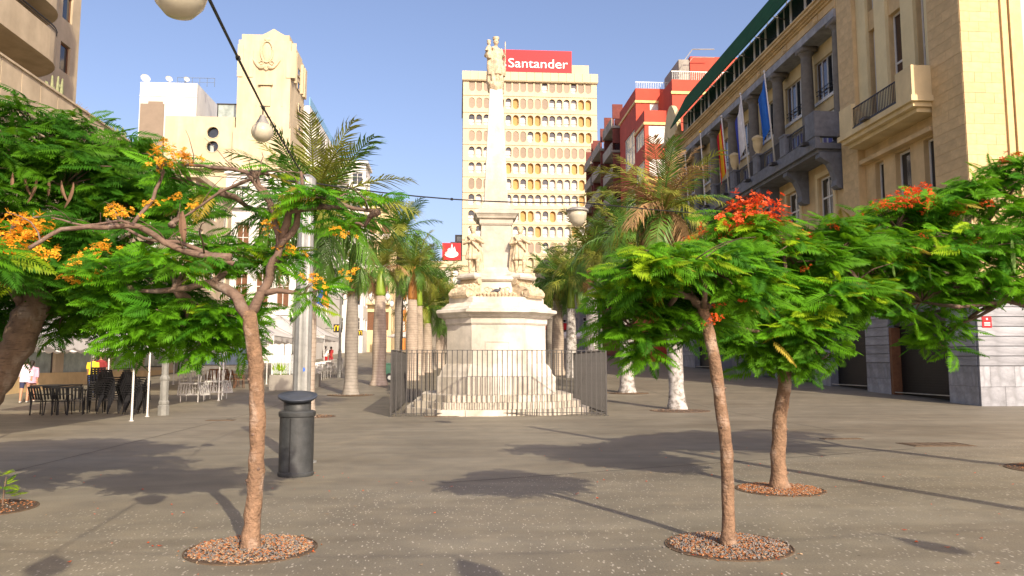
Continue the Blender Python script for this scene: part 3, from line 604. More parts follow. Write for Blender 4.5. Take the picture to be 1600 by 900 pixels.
flame_tree('orange-flowered flame tree with a bare lower trunk and tangled forked branches beside the litter bin', A0,
  [A0]+poly(7.15, (396,790), (402,700), (402,610), (397,545), (388,487)), .073, .066,
  [(poly(7.15, (386,490), (365,458,.05), (330,443,.1), (275,452,.2), (205,452,.3)), .06, .018),
   (poly(7.15, (390,490), (412,458), (424,420), (437,385,-.05), (427,335,-.1), (415,298,-.1), (392,272,-.1)), .05, .016),
   (poly(7.1, (437,388), (462,352,-.05), (472,300,-.1), (470,268,-.1)), .04, .012),
   (poly(7.1, (440,380), (452,332,-.1), (490,322,-.15), (540,324,-.2), (592,330,-.3)), .04, .014),
   (poly(7.05, (430,330), (385,268), (335,262,.1), (285,256,.1), (250,262,.1)), .024, .009),
   (poly(7.1, (360,404), (300,396), (255,378,-.1), (215,352,-.2), (160,356,-.3), (95,358,-.3), (45,388,-.4)), .036, .016),
   (poly(7.1, (365,412), (280,378), (225,372), (170,345)), .024, .01),
   (poly(7.1, (215,352,-.2), (190,345,-.25), (130,352,-.3), (80,340,-.3)), .016, .007),
   (poly(7.1, (205,352,-.2), (240,310,-.1), (255,270,0), (262,248,0)), .02, .009),
   (poly(7.1, (392,280,-.1), (345,300), (300,330), (268,352)), .016, .008)],
  [pad(300,505,7.8,95,42,30), pad(240,470,7.8,75,38,20), pad(345,485,7.8,60,26,14), pad(270,415,7.5,95,18,14), pad(440,402,7.4,45,10,5), pad(385,405,7.6,55,14,7), pad(330,385,7.7,60,14,6), pad(410,330,7.6,40,10,3),
   pad(300,285,7.3,50,10,3), pad(420,270,7.2,30,8,2), pad(525,308,7.0,65,10,7), pad(570,350,6.9,40,12,3), pad(475,455,7.1,35,16,4),
   pad(335,530,8.0,60,25,14), pad(280,330,7.4,50,14,3), pad(190,430,7.7,80,32,15), pad(250,255,7.1,28,8,2), pad(215,520,8.1,60,30,12)],
  [(pp(262,242,6.95), .18), (pp(248,252,6.95), .13), (pp(283,240,6.95), .11), (pp(180,332,6.6), .1), (pp(160,388,6.6), .1), (pp(295,250,7.05), .1), (pp(235,318,7.0), .08), (pp(300,320,7.1), .08), (pp(492,438,6.85), .11), (pp(530,362,6.75), .1), (pp(425,352,7.0), .12), (pp(452,390,7.0), .1), (pp(275,308,7.0), .07), (pp(545,428,6.9), .09), (pp(160,385,6.7), .09), (pp(186,330,6.7), .12)],
  'o', .36, 11, extra=[(pp(285,330,7.0), .03, .28, .035, pod_m)])
B0 = (-6.55, 9.35, 0)
flame_tree('massive flame tree with a thick leaning shaded trunk at the marquee side of the plaza', B0,
  [B0]+poly(9.35, (-85,730), (-40,640), (0,582), (32,530), (54,475), (60,430)), .21, .16,
  [(poly(9.35, (55,440), (20,380), (-40,340), (-110,330)), .14, .06), (poly(9.35, (58,440), (80,370), (110,300,.3), (120,230,.4)), .13, .04), (poly(9.35, (58,450), (110,415), (170,395), (240,380)), .09, .03),
   (poly(9.2, (30,470), (0,420,-.4), (10,370,-.8), (30,345,-.9)), .05, .02), (poly(9.35, (60,440), (140,350,.6), (220,280,1.0), (290,270,1.2)), .06, .02)],
  [pad(50,190,9.8,80,24,16), pad(130,228,9.8,90,30,24), pad(30,245,9.3,90,38,26), pad(200,262,9.9,70,28,18), pad(100,280,9.2,110,40,34), pad(200,320,9.6,90,40,28), pad(10,320,9.0,70,40,20),
   pad(60,400,9.0,100,34,24), pad(160,420,9.2,100,40,30), pad(100,480,9.8,120,38,32), pad(200,490,9.9,100,38,28), pad(20,510,10.2,70,36,18), pad(-60,300,9.4,120,70,40), pad(-120,420,9.6,120,60,26), pad(-50,215,9.8,90,40,30), pad(250,300,10,60,24,12), pad(150,200,10,50,14,8), pad(160,360,9.0,110,26,22), (Vector((-4.9,7.2,2.6)),.85,.9,.3,46), (Vector((-5.7,7.4,2.3)),.8,.8,.3,30)],  # last two pads: foliage added on the sun side to shade the trunk
  [(pp(18,356,7.5), .24), (pp(45,364,7.5), .17), (pp(8,385,7.4), .2), (pp(34,382,7.5), .15), (pp(70,392,7.5), .17), (pp(120,405,7.5), .12), (pp(132,432,7.5), .19), (pp(30,350,7.5), .2), (pp(-15,368,7.5), .2), (pp(60,352,7.5), .12), (pp(110,432,7.5), .1)],
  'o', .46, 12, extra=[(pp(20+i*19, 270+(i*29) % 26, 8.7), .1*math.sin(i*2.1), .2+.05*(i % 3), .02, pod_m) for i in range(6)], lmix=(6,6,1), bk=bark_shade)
C0 = (2.45, 6.97, 0)
flame_tree('slim scarlet-flowered flame tree leaning over its gravel pit', C0,
  [C0]+poly(6.97, (1138,790), (1135,710), (1124,610), (1111,535), (1098,478)), .06, .053,
  [(poly(6.97, (1098,482), (1085,468), (1060,455), (1020,440), (970,440)), .045, .014), (poly(6.97, (1100,482), (1120,465,.1), (1150,440,.2), (1190,425,.3)), .04, .014), (poly(6.97, (1100,485), (1100,440,-.3), (1080,410,-.5)), .03, .012), (poly(6.97, (1100,485), (1090,460,.4), (1040,470,.9)), .03, .012)],
  [pad(1015,415,6.8,60,20,15), pad(985,440,6.9,50,24,11), pad(1055,410,6.7,80,24,20), pad(1120,425,6.9,80,28,20), pad(1030,480,7.3,60,28,16), pad(985,500,7.3,36,30,9), pad(1060,500,7.5,60,34,15), pad(1160,450,7.0,60,28,13), pad(1015,535,7.4,40,20,7), pad(1100,395,7.3,80,20,14), pad(1050,450,7.6,90,30,20), pad(950,470,7.1,22,16,4), pad(1110,500,7.8,40,30,9), pad(1140,395,6.9,50,14,8)],
  [(pp(1115,495,6.75), .07), (pp(1125,475,6.8), .06), (pp(1160,470,6.7), .05), (pp(1080,372,7.2), .06), (pp(1108,505,6.85), .05)],
  'r', .36, 13, lmix=(6,3,3))
D0 = (4.24, 10.04, 0)
flame_tree('straight scarlet-crowned flame tree on a wood-chip pit behind the slim leaning one', D0,
  [D0]+poly(10.04, (1216,710), (1219,650), (1226,600), (1226,560)), .102, .085,
  [(poly(10.04, (1226,565), (1210,510), (1180,450), (1160,400)), .06, .02), (poly(10.04, (1226,565), (1250,500), (1290,460), (1340,440)), .06, .02), (poly(10.04, (1226,565), (1230,480,-.4), (1225,400,-.6)), .05, .02), (poly(10.04, (1226,560), (1200,520,-.5), (1140,510,-.8)), .035, .015)],
  [pad(1190,370,9.8,70,26,22), pad(1150,350,9.9,45,20,10), pad(1240,400,9.7,80,32,26), pad(1190,440,9.6,80,34,26), pad(1270,460,9.5,80,34,26), pad(1330,455,9.6,55,24,14), pad(1240,515,9.5,75,34,24), pad(1280,555,9.5,45,24,11), pad(1170,520,9.8,55,34,16), pad(1310,400,10,70,30,20), pad(1200,480,10.4,90,40,28), pad(1100,400,10,40,24,9), pad(1215,560,9.9,40,16,7), pad(1290,360,10.2,50,20,11)],
  [(pp(1180,322,9.5), .3), (pp(1150,335,9.5), .22), (pp(1212,332,9.5), .2), (pp(1165,326,9.4), .22), (pp(1196,318,9.5), .24), (pp(1222,340,9.5), .15), (pp(1145,350,9.4), .18), (pp(1165,350,9.6), .15), (pp(1185,378,9.5), .11), (pp(1240,378,9.5), .13), (pp(1265,368,9.6), .08), (pp(1300,352,9.9), .1), (pp(1255,420,9.3), .07), (pp(1140,360,9.7), .14), (pp(1228,348,9.7), .1), (pp(1095,360,9.8), .1), (pp(1132,375,9.6), .08)],
  'r', .44, 14, lmix=(6,2,5))
E0 = (9.55, 11.35, 0)
flame_tree('broad low-spreading flame tree dotted with scarlet flowers in front of the jeweller shop', E0,
  [E0]+poly(11.35, (1655,660), (1650,570), (1640,480)), .17, .13,
  [(poly(11.35, (1640,490), (1570,450), (1490,420), (1420,400)), .08, .025), (poly(11.35, (1640,485), (1600,400), (1540,350)), .07, .025), (poly(11.35, (1640,485), (1570,470,-.5), (1500,480,-.9)), .05, .02), (poly(11.35, (1640,485), (1690,400), (1740,330)), .07, .03)],
  [pad(1400,345,11,75,26,22), pad(1340,365,10.8,55,26,15), pad(1470,325,11,80,26,24), pad(1540,300,11,80,30,25), pad(1600,270,11,60,26,16), pad(1430,395,10.7,100,32,34), pad(1530,380,10.6,100,36,36), pad(1600,360,10.6,70,40,22), pad(1360,420,10.8,60,28,16), pad(1440,460,11,100,36,32), pad(1535,445,10.8,80,26,20), pad(1475,510,11.4,45,20,9), pad(1355,480,11.4,45,26,10), pad(1605,425,10.8,55,30,12), pad(1700,330,11.4,110,60,34), pad(1320,410,11.2,40,24,9), pad(1480,440,12.2,120,40,26), pad(1465,535,11.6,40,14,5)],
  [(pp(1425,308,10.6), .26), (pp(1398,316,10.6), .2), (pp(1448,312,10.6), .18), (pp(1412,304,10.6), .2), (pp(1385,322,10.6), .15), (pp(1525,378,10.3), .1), (pp(1545,318,10.5), .12), (pp(1500,330,10.6), .1), (pp(1585,245,10.8), .16), (pp(1490,332,10.6), .08), (pp(1330,345,10.8), .12), (pp(1570,255,10.8), .1), (pp(1440,368,10.4), .07)],
  'r', .46, 15, extra=[(pp(1581,372,10.2), .01, .5, .035, pod_g), (pp(1452,415,10.3), .01, .2, .02, pod_g), (pp(1395,410,10.4), .02, .22, .02, pod_g)], lmix=(6,3,3))
random.seed(21)
pit(-1.82, 7.2, .575, 'round gravel pit under the forked orange-flowered flame tree', 2600, mixw=(3,3,2))
pit(2.47, 7.02, .57, 'round gravel pit with wood chips under the slim leaning flame tree', 2600, mixw=(3,3,1))
pit(4.24, 10.04, .57, 'round bright wood-chip pit under the straight scarlet-crowned flame tree', 2200, mixw=(1,5,1))
pit(9.45, 11.6, .78, 'wood-chip pit under the low-spreading flame tree by the jeweller shop', 350, mixw=(1,5,1))
pit(-5.45, 9.35, .62, 'wood-chip bed with a small leafy shoot beside the massive leaning flame tree', 400, mixw=(1,5,1))
sh = thing('flame_tree_seedling', 'small bright green seedling sprouting from a wood-chip bed', 'plant', (-5.25, 9.5, .02))
q = MB(); q.tube([(-5.25,9.5,.0),(-5.24,9.5,.2),(-5.22,9.49,.34)], [.012,.009,.005], 5); q.build('stem', bark_dark, sh)
for i in range(16):
    o = link('leaf', LEAFME[i % 4, 2 if i % 3 else 0], None, sh); L = random.uniform(.16,.28); o.location = (random.uniform(-.03,.03), random.uniform(-.03,.03), random.uniform(.08,.34)); o.rotation_euler = (random.uniform(-.3,.3), random.uniform(-.9,-.1), random.uniform(0,6.28)); o.scale = (L,L,L)
# ------------------------------------------------------------------ royal palms
def frond_geo(L, droop, n, seed, ll=.6, wilt=0.0):
    rg = random.Random(seed); vs = []; fs = []
    def rp(t): 
        a = droop*1.35*t; return Vector((L*(math.sin(a)/(droop*1.35) if droop > .01 else t), 0, -L*((1-math.cos(a))/(droop*1.35) if droop > .01 else 0)))
    for i in range(n):
        t = .1+.9*(i+.5)/n; p = rp(t); tg = (rp(min(1, t+.02))-rp(t-.02)).normalized(); nrm = Vector((0,1,0)).cross(tg)*-1
        ln = ll*(math.sin(math.pi*min(1,.16+.8*t))**.55)*rg.uniform(.82,1.1); wd = .021
        for s in (-1, 1):
            lift = rg.uniform(-.15,.55)-wilt; d = (tg*(.5+.45*t)+Vector((0,s,0))+nrm*lift).normalized(); dn = Vector((0,0,-1))
            mid = p+d*ln*.5-dn*0+dn*ln*.05; tip = p+d*ln*.95+dn*ln*(.22+.35*rg.random()+wilt*.5)
            side = d.cross(nrm).normalized()*wd; k = len(vs)
            vs += [p-side*.6, p+side*.6, mid+side, mid-side, tip]; fs += [(k, k+1, k+2, k+3), (k+3, k+2, k+4)]
    pts = [rp(t) for t in [i/7 for i in range(8)]]
    b_ = MB(); b_.tube(pts, [.035,.03,.026,.022,.018,.014,.01,.004], 5); k = len(vs); vs += [Vector(v) for v in b_.v]; fs += [tuple(i+k for i in f) for f in b_.f]
    return vs, fs
PF = {}
pal_m = {'g': mat('palm_green', (.085,.185,.024), .5, .3, 3, rnd=.25, trans=.25), 'y': mat('palm_yellow_green', (.2,.22,.03), .5, .3, 3, rnd=.2, trans=.25), 'b': mat('palm_dry_brown', (.32,.2,.085), .8, .3, 3, rnd=.25, trans=.15)}
for k, (L, dr, wl) in enumerate(((2.3,.35,0), (2.5,.75,.1), (2.4,1.15,.3), (2.1,1.55,.6), (1.9,.08,-.2))):
    vs, fs = frond_geo(L, dr, 34, 40+k, .62 if k < 4 else .3, wl)
    for c, mt in pal_m.items():
        me = bpy.data.meshes.new('frond'); me.from_pydata([tuple(v) for v in vs], [], fs); me.materials.append(mt); PF[k, c] = me
def palm_trunk_mat(name, col, white):
    mt = mat(name, col, .85, .2, 4, bump=.4, bscale=25, stain=.25); n = mt.node_tree.nodes; l = mt.node_tree.links; b_ = n['Principled BSDF']
    src = b_.inputs['Base Color'].links[0].from_socket
    tc = n.new('ShaderNodeTexCoord'); wv = n.new('ShaderNodeTexWave'); wv.bands_direction = 'Z'; wv.inputs['Scale'].default_value = 2.2; wv.inputs['Distortion'].default_value = 3.0; wv.inputs['Detail'].default_value = 3; l.new(tc.outputs['Object'], wv.inputs['Vector'])
    rp_ = n.new('ShaderNodeValToRGB'); rp_.color_ramp.elements[0].position = .02; rp_.color_ramp.elements[0].color = (.8,.78,.76,1); rp_.color_ramp.elements[1].position = .2; rp_.color_ramp.elements[1].color = (1,1,1,1); l.new(wv.outputs['Fac'], rp_.inputs['Fac'])
    mx = n.new('ShaderNodeMix'); mx.data_type = 'RGBA'; mx.blend_type = 'MULTIPLY'; mx.inputs['Factor'].default_value = 1; l.new(src, mx.inputs['A']); l.new(rp_.outputs[0], mx.inputs['B']); out = mx.outputs['Result']
    if white:   # peeling whitewash
        no = n.new('ShaderNodeTexNoise'); no.inputs['Scale'].default_value = 4.0; no.inputs['Detail'].default_value = 10; no.inputs['Roughness'].default_value = .7; mp = n.new('ShaderNodeMapping'); mp.inputs['Scale'].default_value = (1,1,1.2); l.new(tc.outputs['Object'], mp.inputs[0]); l.new(mp.outputs[0], no.inputs['Vector'])
        r3 = n.new('ShaderNodeValToRGB'); r3.color_ramp.elements[0].position = .4; r3.color_ramp.elements[0].color = (0,0,0,1); r3.color_ramp.elements[1].position = .58; r3.color_ramp.elements[1].color = (1,1,1,1); l.new(no.outputs['Fac'], r3.inputs['Fac'])
        m2 = n.new('ShaderNodeMix'); m2.data_type = 'RGBA'; l.new(r3.outputs[0], m2.inputs['Factor']); l.new(out, m2.inputs['A']); m2.inputs['B'].default_value = (.48,.46,.43,1); out = m2.outputs['Result']
    l.new(out, b_.inputs['Base Color']); return mt
tr_pink = palm_trunk_mat('palm_trunk_pinkish', (.42,.35,.28), False); tr_grey = palm_trunk_mat('palm_trunk_grey', (.3,.27,.23), False); tr_white = palm_trunk_mat('palm_trunk_whitewashed', (.19,.175,.15), True)
sh_g = mat('crownshaft_green', (.19,.28,.03), .4, .2, 3); sh_o = mat('crownshaft_orange', (.36,.16,.04), .6, .3, 4); sh_b = mat('crownshaft_brown', (.17,.09,.045), .8, .3, 6)
fruit = mat('yellow_fruit_stalks', (.6,.42,.04), .6, .3, 8)
def palm(label, x, y, h, r, tm, sm, mix, seed, nf=16, fl=1.0, shaft=1.0, spear=True, lean=0, fruits=False, hang=0, pitr=.7):
    rg = random.Random(seed); z = gz(y); t = thing('royal_palm', label, 'palm tree', (x, y, z))
    prof = [(1.45,-.1),(1.38,.05),(1.15,.3),(1.0,.7),(1.0,.25*h),(1.06,.45*h),(.98,.65*h),(.84,.85*h),(.74,h)]; b_ = MB()
    b_.tube([(x+lean*(q/h)**2, y, z+q) for _, q in prof], [r*k for k, _ in prof], 16, wob=.025); b_.build('trunk', tm, t, True)
    s = MB(); tx = x+lean; s.tube([(tx, y, z+h-.02), (tx, y, z+h+.12), (tx, y, z+h+shaft*.6), (tx, y, z+h+shaft)], [r*.76, r*.84, r*.62, r*.42], 12); s.build('crownshaft', sm, t, True)
    zc = h+shaft*.92
    for i in range(nf):
        a = i*2.39996+rg.uniform(-.2,.2); lev = i/(nf-1)           # 0 young upright .. 1 old hanging
        el = math.radians(74-(95 if hang else 78)*lev**1.15+rg.uniform(-10,10)); k = 0 if lev < .25 else 1 if lev < .55 else 2 if lev < .85 else 3
        c = rg.choices('gyb', mix if lev < .75 else (mix[0]*.7, mix[1], mix[2]*1.6))[0]
        o = link('frond', PF[k, c], None, t); o.location = (lean+.05*math.cos(a), .05*math.sin(a), zc+.1-.12*lev); o.rotation_euler = (rg.uniform(-.35,.35), -el, a); q = fl*rg.uniform(.85,1.12); o.scale = (q, q, q)
    for i in range(hang):
        a = rg.uniform(0,6.28); o = link('frond', PF[3,'b'], None, t); o.location = (lean+.1*math.cos(a), .1*math.sin(a), zc-.2); o.rotation_euler = (rg.uniform(-.5,.5), math.radians(rg.uniform(15,60)), a); q = fl*rg.uniform(.7,.95); o.scale = (q,q,q)
    if spear: o = link('frond', PF[4,'y'], None, t); o.location = (lean, 0, zc); o.rotation_euler = (0, -R(82), rg.uniform(-.6,.6)); o.scale = (fl*.9, fl*.5, fl*.9)
    if fruits:
        f_ = MB()
        for i in range(14):
            a = rg.uniform(0,6.28); f_.tube([(tx,y,z+h), (tx+.25*math.cos(a),y+.25*math.sin(a),z+h+.12), (tx+.42*math.cos(a),y+.42*math.sin(a),z+h-.1)], [.03,.035,.02], 5)
        f_.build('fruit_stalks', fruit, t)
    return t
def top(px, py, p): return at(px, py, p.y).z-gz(p.y)      # height above the ground at a pixel
palms = [ # label, base pixel, crown-base pixel y, radius, trunk, shaft, mix, seed, kw
 ('royal palm with a green crownshaft rising close behind the galvanised pole', (481,652), 408, .19, tr_pink, sh_g, (6,2,0), 1, dict(nf=34, fl=1.3, shaft=1.5)),
 ('grey-trunked royal palm with yellow fruit stalks beside the row of aluminium chairs', (548,617), 442, .29, tr_grey, sh_b, (5,1,1), 2, dict(nf=22, fl=.85, fruits=True, shaft=.9, hang=3)),
 ('pinkish royal palm with a bright green crownshaft next to the green barrow', (592,602), 462, .36, tr_pink, sh_g, (3,4,1), 3, dict(nf=20, fl=.85, shaft=1.5)),
 ('thin tall grey royal palm beyond the green barrow', (622,592), 392, .25, tr_grey, sh_g, (5,2,0), 4, dict(nf=24, fl=1.35, shaft=1.1)),
 ('pinkish royal palm with an orange crownshaft, beyond the monument railing', (643,594), 468, .36, tr_pink, sh_o, (4,4,0), 5, dict(nf=22, fl=1.1, shaft=2.0)),
 ('pinkish royal palm with a lime green crownshaft, beyond the monument railing', (653,586), 478, .33, tr_pink, sh_g, (4,4,0), 6, dict(nf=22, fl=1.2, shaft=2.2)),
 ('short shaggy royal palm, first of the far clump beyond the railing', (667,582), 505, .36, tr_pink, sh_g, (5,2,0), 7, dict(nf=17, fl=1.35, shaft=1.2)),
 ('slender grey royal palm in the far clump, its crown highest of the clump', (675,578), 470, .3, tr_grey, sh_g, (5,2,0), 8, dict(nf=17, fl=1.5, shaft=1.2)),
 ('drooping royal palm in the far clump, half hidden by the marble base', (686,575), 500, .42, tr_pink, sh_g, (5,2,1), 9, dict(nf=17, fl=1.5, shaft=1.2)),
 ('farthest royal palm of the clump along the plaza, touching the marble base', (695,572), 505, .42, tr_grey, sh_g, (5,3,0), 10, dict(nf=15, fl=1.5, shaft=1.2)),
 ('shaggy royal palm with a whitewashed trunk and many dry brown hanging fronds', (1058,640), 382, .27, tr_white, sh_o, (4,6,1), 11, dict(nf=36, fl=1.05, shaft=1.3, hang=12, lean=-.35)),
 ('whitewashed royal palm leaning its green crown over the railing corner', (980,614), 412, .32, tr_white, sh_g, (6,3,0), 12, dict(nf=30, fl=1.25, shaft=1.2, hang=2)),
 ('clean whitewashed royal palm right behind the railing side', (926,600), 428, .33, tr_white, sh_g, (6,3,0), 13, dict(nf=28, fl=1.25, shaft=1.0, hang=3)),
 ('whitewashed royal palm with a yellow crownshaft behind the monument railing', (893,590), 482, .33, tr_white, sh_g, (4,4,0), 14, dict(nf=26, fl=1.25, shaft=1.9, lean=.0)),
 ('pinkish royal palm with hanging dark fronds close to the marble base', (872,586), 470, .4, tr_pink, sh_b, (6,1,0), 15, dict(nf=19, fl=1.3, shaft=1.2, hang=0)),
 ('far royal palm peeping between marble base and whitewashed trunks', (862,580), 465, .4, tr_grey, sh_g, (6,1,0), 16, dict(nf=16, fl=1.4, shaft=1.2)),
]
for lab, (bx_, by_), ty, r_, tm, sm, mix, sd, kw in palms:
    p = ong(bx_, by_); kw['fl'] = kw.get('fl',1)*(1.12 if sd in (1,11) else .97); h_ = top(bx_, ty, p); palm(lab, p.x, p.y, h_, r_, tm, sm, mix, sd, **kw)
random.seed(33)
for (px, py, r_), lab in zip(((484,651,.8), (548,617,1.05), (980,614,1.0), (1062,642,1.05)), ('pale gravel ring at the foot of the palm behind the galvanised pole', 'pale gravel ring round the fruiting grey-trunked palm', 'pale ring round the palm leaning over the railing corner', 'pale gravel ring round the shaggy brown-fronded palm')):
    p = ong(px, py); pit(p.x, p.y, r_, lab, 300, mixw=(2,1,3))
# ------------------------------------------------------------------ buildings
cube_me = {}
def unit(mt, bevel=True):
    k = mt.name
    if k not in cube_me:
        b_ = MB(); e = .46; vs = []
        b_.box(-.5,.5,-.5,.5,-.5,.5); me = bpy.data.meshes.new('stone_block'); me.from_pydata(b_.v, [], b_.f); me.materials.append(mt); cube_me[k] = me
    return cube_me[k]
def ashlar(par, face, pos, u0, u1, z0, z1, bw, bh, mt, gap=.01, proud=.014, name='stone_block', jit=.12):
    """separate stones standing proud of their wall, with open joints"""
    p0 = wloc(par); nr = max(1, round((z1-z0)/bh)); h = (z1-z0)/nr
    for r_ in range(nr):
        n_ = max(1, round((u1-u0)/bw)); cuts = [u0]+[u0+(u1-u0)*(k+(.5 if r_ % 2 and n_ > 1 else 0)*1+random.uniform(-jit,jit))/n_ for k in range(0 if r_ % 2 and n_ > 1 else 1, n_)]+[u1]
        for a, b_ in zip(cuts, cuts[1:]):
            if b_-a < gap*2: continue
            pr = proud+random.uniform(-.003,.003); c = fp(face, pos, (a+b_)/2, z0+h*(r_+.5), pr/2-.01)
            o = link(name, unit(mt), None, par); o.location = c-p0; w = b_-a-gap; d = pr+.02
            o.scale = (w, d, h-gap) if face == 'S' else (d, w, h-gap)
def text_obj(body, size, mt, loc, rot, par, name='lettering', ext=.02, width=None):
    cu = bpy.data.curves.new('t', 'FONT'); cu.body = body; cu.size = size; cu.extrude = ext; cu.align_x = 'CENTER'; cu.align_y = 'CENTER'
    t = bpy.data.objects.new('t', cu); C.objects.link(t); dg = bpy.context.evaluated_depsgraph_get(); me = bpy.data.meshes.new_from_object(t.evaluated_get(dg)); bpy.data.objects.remove(t)
    me.name = name; me.materials.clear(); o = link(name, me, mt, par); o.location = Vector(loc)-(wloc(par) if par else Vector((0,0,0))); o.rotation_euler = rot
    if width: s = width/max(.01, o.dimensions.x); o.scale = (s, 1 if abs(s-1) < .4 else s, 1)
    return o
ROT = {'S': (R(90), 0, 0), 'W': (R(90), 0, -R(90)), 'E': (R(90), 0, R(90))}
def flame(mb, cx, cz, s, y):
    """white flame emblem, flat relief towards -Y"""
    mb.loft([[Vector((cx+s*.5*math.cos(a), yy, cz-s*.16+s*.26*math.sin(a))) for a in [k*.2618 for k in range(24)]] for yy in (y, y-.06)])
    for k, (ox, hh) in enumerate(((-.18,.3), (.02,.62), (.2,.4))):
        pts = [(ox-.12,-.05), (ox+.12,-.05), (ox+.1,.12), (ox+.02,hh), (ox-.03,hh*.8), (ox-.1,.18)]
        mb.loft([[Vector((cx+s*a, yy, cz+s*b_)) for a, b_ in pts] for yy in (y-.002*k-.07, y-.13-.002*k)])
# ---------- bank tower at the end of the plaza
BY = 150; p1 = at(724,112,BY); p2 = at(932,117,BY); bx0, bx1, bzt = p1.x, p2.x, (p1.z+p2.z)/2
bank = thing('bank_tower', 'tall cream office tower with rows of rounded windows under a red rooftop sign', 'building', ((bx0+bx1)/2, BY, gz(BY)))
rowz = [at(800, py, BY).z for py in (135.5, 162, 188, 213.5, 238.5, 263, 288, 312.5, 338, 362, 387, 411, 436, 461, 486)]
fz = [bzt]+[at(800, py, BY).z for py in (149.5, 176, 201, 226, 251.5, 276.5, 301, 325.5, 350, 374.5, 399, 424, 449, 474, 499)]
NC = 17; cw = (bx1-bx0-2.0)/NC; u0_ = bx0+1.0; wmb = MB()
def stadium(cx, cz, w, h, n=7):
    r = w/2; s = h/2-r
    return [(cx+r*math.cos(a), cz+s+r*math.sin(a)) for a in [math.pi*k/n for k in range(n+1)]]+[(cx+r*math.cos(a), cz-s+r*math.sin(a)) for a in [math.pi+math.pi*k/n for k in range(n+1)]]
def cell_with_hole(mb, x0, x1, z0, z1, st, y, dep):
    cx = (x0+x1)/2; cz = sum(q[1] for q in st)/len(st); n = len(st); outer = []
    for a, b_ in st:
        dx, dz = a-cx, b_-cz; k = min(abs((x1-x0)/2/dx) if abs(dx) > 1e-6 else 1e9, abs(((z1 if dz > 0 else z0)-cz)/dz) if abs(dz) > 1e-6 else 1e9); outer.append((cx+dx*k, cz+dz*k))
    vs = [(a, y, b_) for a, b_ in st]+[(a, y, b_) for a, b_ in outer]+[(a, y+dep, b_) for a, b_ in st]
    fs = [(k, (k+1) % n, n+(k+1) % n, n+k) for k in range(n)]+[(k, (k+1) % n, 2*n+(k+1) % n, 2*n+k) for k in range(n)]
    mb.add(vs, fs)
    # fill the four corners left by the radial fan
    for sx_, sz_ in ((x0,z0),(x1,z0),(x1,z1),(x0,z1)):
        best = [k for k in range(n) if (outer[k][0]-sx_)*(outer[(k+1) % n][0]-sx_) >= -1e-9 and ((abs(outer[k][0]-sx_) < 1e-6) != (abs(outer[(k+1) % n][0]-sx_) < 1e-6)) and (abs(outer[k][1]-sz_) < 1e-6 or abs(outer[(k+1) % n][1]-sz_) < 1e-6)]
        for k in best: mb.add([(*outer[k][:1], y, outer[k][1]), (outer[(k+1) % n][0], y, outer[(k+1) % n][1]), (sx_, y, sz_)], [(0,1,2)])
pat = ["bbbbbbbbbbwbbbwbb", "bbbwowobbbbwwwwoo", "wwwwpwowoowwwwwoo", "bbbbbbbbwoowwwwoo", "wwwwowbbbbbbbbbbb", "wwwowowwoowwwwooo", "bbbwowowoowwwwwoo", "wwwwwwwwwwwwwwwoo", "wwwwwwwoowwowwwoo", "wwwwwwwwwowwwwowo"]
pane_m = {'b': m['brown_blind'], 'o': m['ochre'], 'w': m['pale_blind'], 'p': mat('pinkish_blind', (.5,.28,.17), .6)}
stme = {}
bp0 = wloc(bank)
for r_ in range(len(rowz)-1):
    zt, zb = fz[r_] if r_ else fz[0]-1.9, fz[r_+1]
    for c_ in range(NC):
        cx = u0_+cw*(c_+.5); st = stadium(cx, rowz[r_], cw*.8, 2.26); cell_with_hole(wmb, u0_+cw*c_, u0_+cw*(c_+1), zb+.12, zt-.12, st, BY, .55)
        if r_ > 10: continue
        ch = pat[r_ % len(pat)][c_]; key = ch
        if key not in stme:
            q = stadium(0, 0, cw*.84, 2.34); me = bpy.data.meshes.new('window'); me.from_pydata([(a, 0, b_) for a, b_ in q], [], [tuple(range(len(q)))]); me.materials.append(pane_m[ch]); stme[key] = me
        o = link('window', stme[key], None, bank); o.location = Vector((cx, BY+(.5 if ch != 'b' else .12), rowz[r_]))-bp0
        if ch == 'w':      # dark glass above or below a pale blind, glazing bars
            gq = MB(); f0 = random.choice((.75,.5,.2,.55)); gq.box(cx-cw*.4, cx+cw*.4, BY+.42, BY+.44, rowz[r_]+f0, rowz[r_]+1.1); gq.build('glass', m['glass'], o)
            gq = MB(); gq.box(cx-cw*.38, cx+cw*.38, BY+.36, BY+.405, rowz[r_]-.4, rowz[r_]-.3); gq.box(cx-.03, cx+.03, BY+.37, BY+.41, rowz[r_]-1.05, rowz[r_]+.2); gq.build('glazing_bar', m['white'], o)
    wmb.box(u0_-1, u0_+cw*NC+1, BY-.12, BY+.02, zb-.12, zb+.12)
for a, b_ in ((bx0, u0_), (u0_+cw*NC, bx1)): wmb.add([(a,BY,fz[-1]),(b_,BY,fz[-1]),(b_,BY,bzt-1.9),(a,BY,bzt-1.9)], [(0,1,2,3)])
wmb.box(bx0-.0, bx1, BY+.7, BY+24, gz(BY)-1, bzt-1.0)
wmb.add([(bx0-.02,BY+.0,0),(bx0-.02,BY+.8,0),(bx0-.02,BY+.8,bzt-1.9),(bx0-.02,BY,bzt-1.9)], [(0,1,2,3)]); wmb.add([(bx1+.02,BY+.0,0),(bx1+.02,BY+.8,0),(bx1+.02,BY+.8,bzt-1.9),(bx1+.02,BY,bzt-1.9)], [(0,1,2,3)])
wmb.build('wall', m['bank'], bank)
par_ = MB()
for k in range(17):
    a = bx0-.25+(bx1-bx0+.5)*k/17; par_.box(a+.03, a+(bx1-bx0+.5)/17-.03, BY-.5, BY+.2, bzt-1.75, bzt)
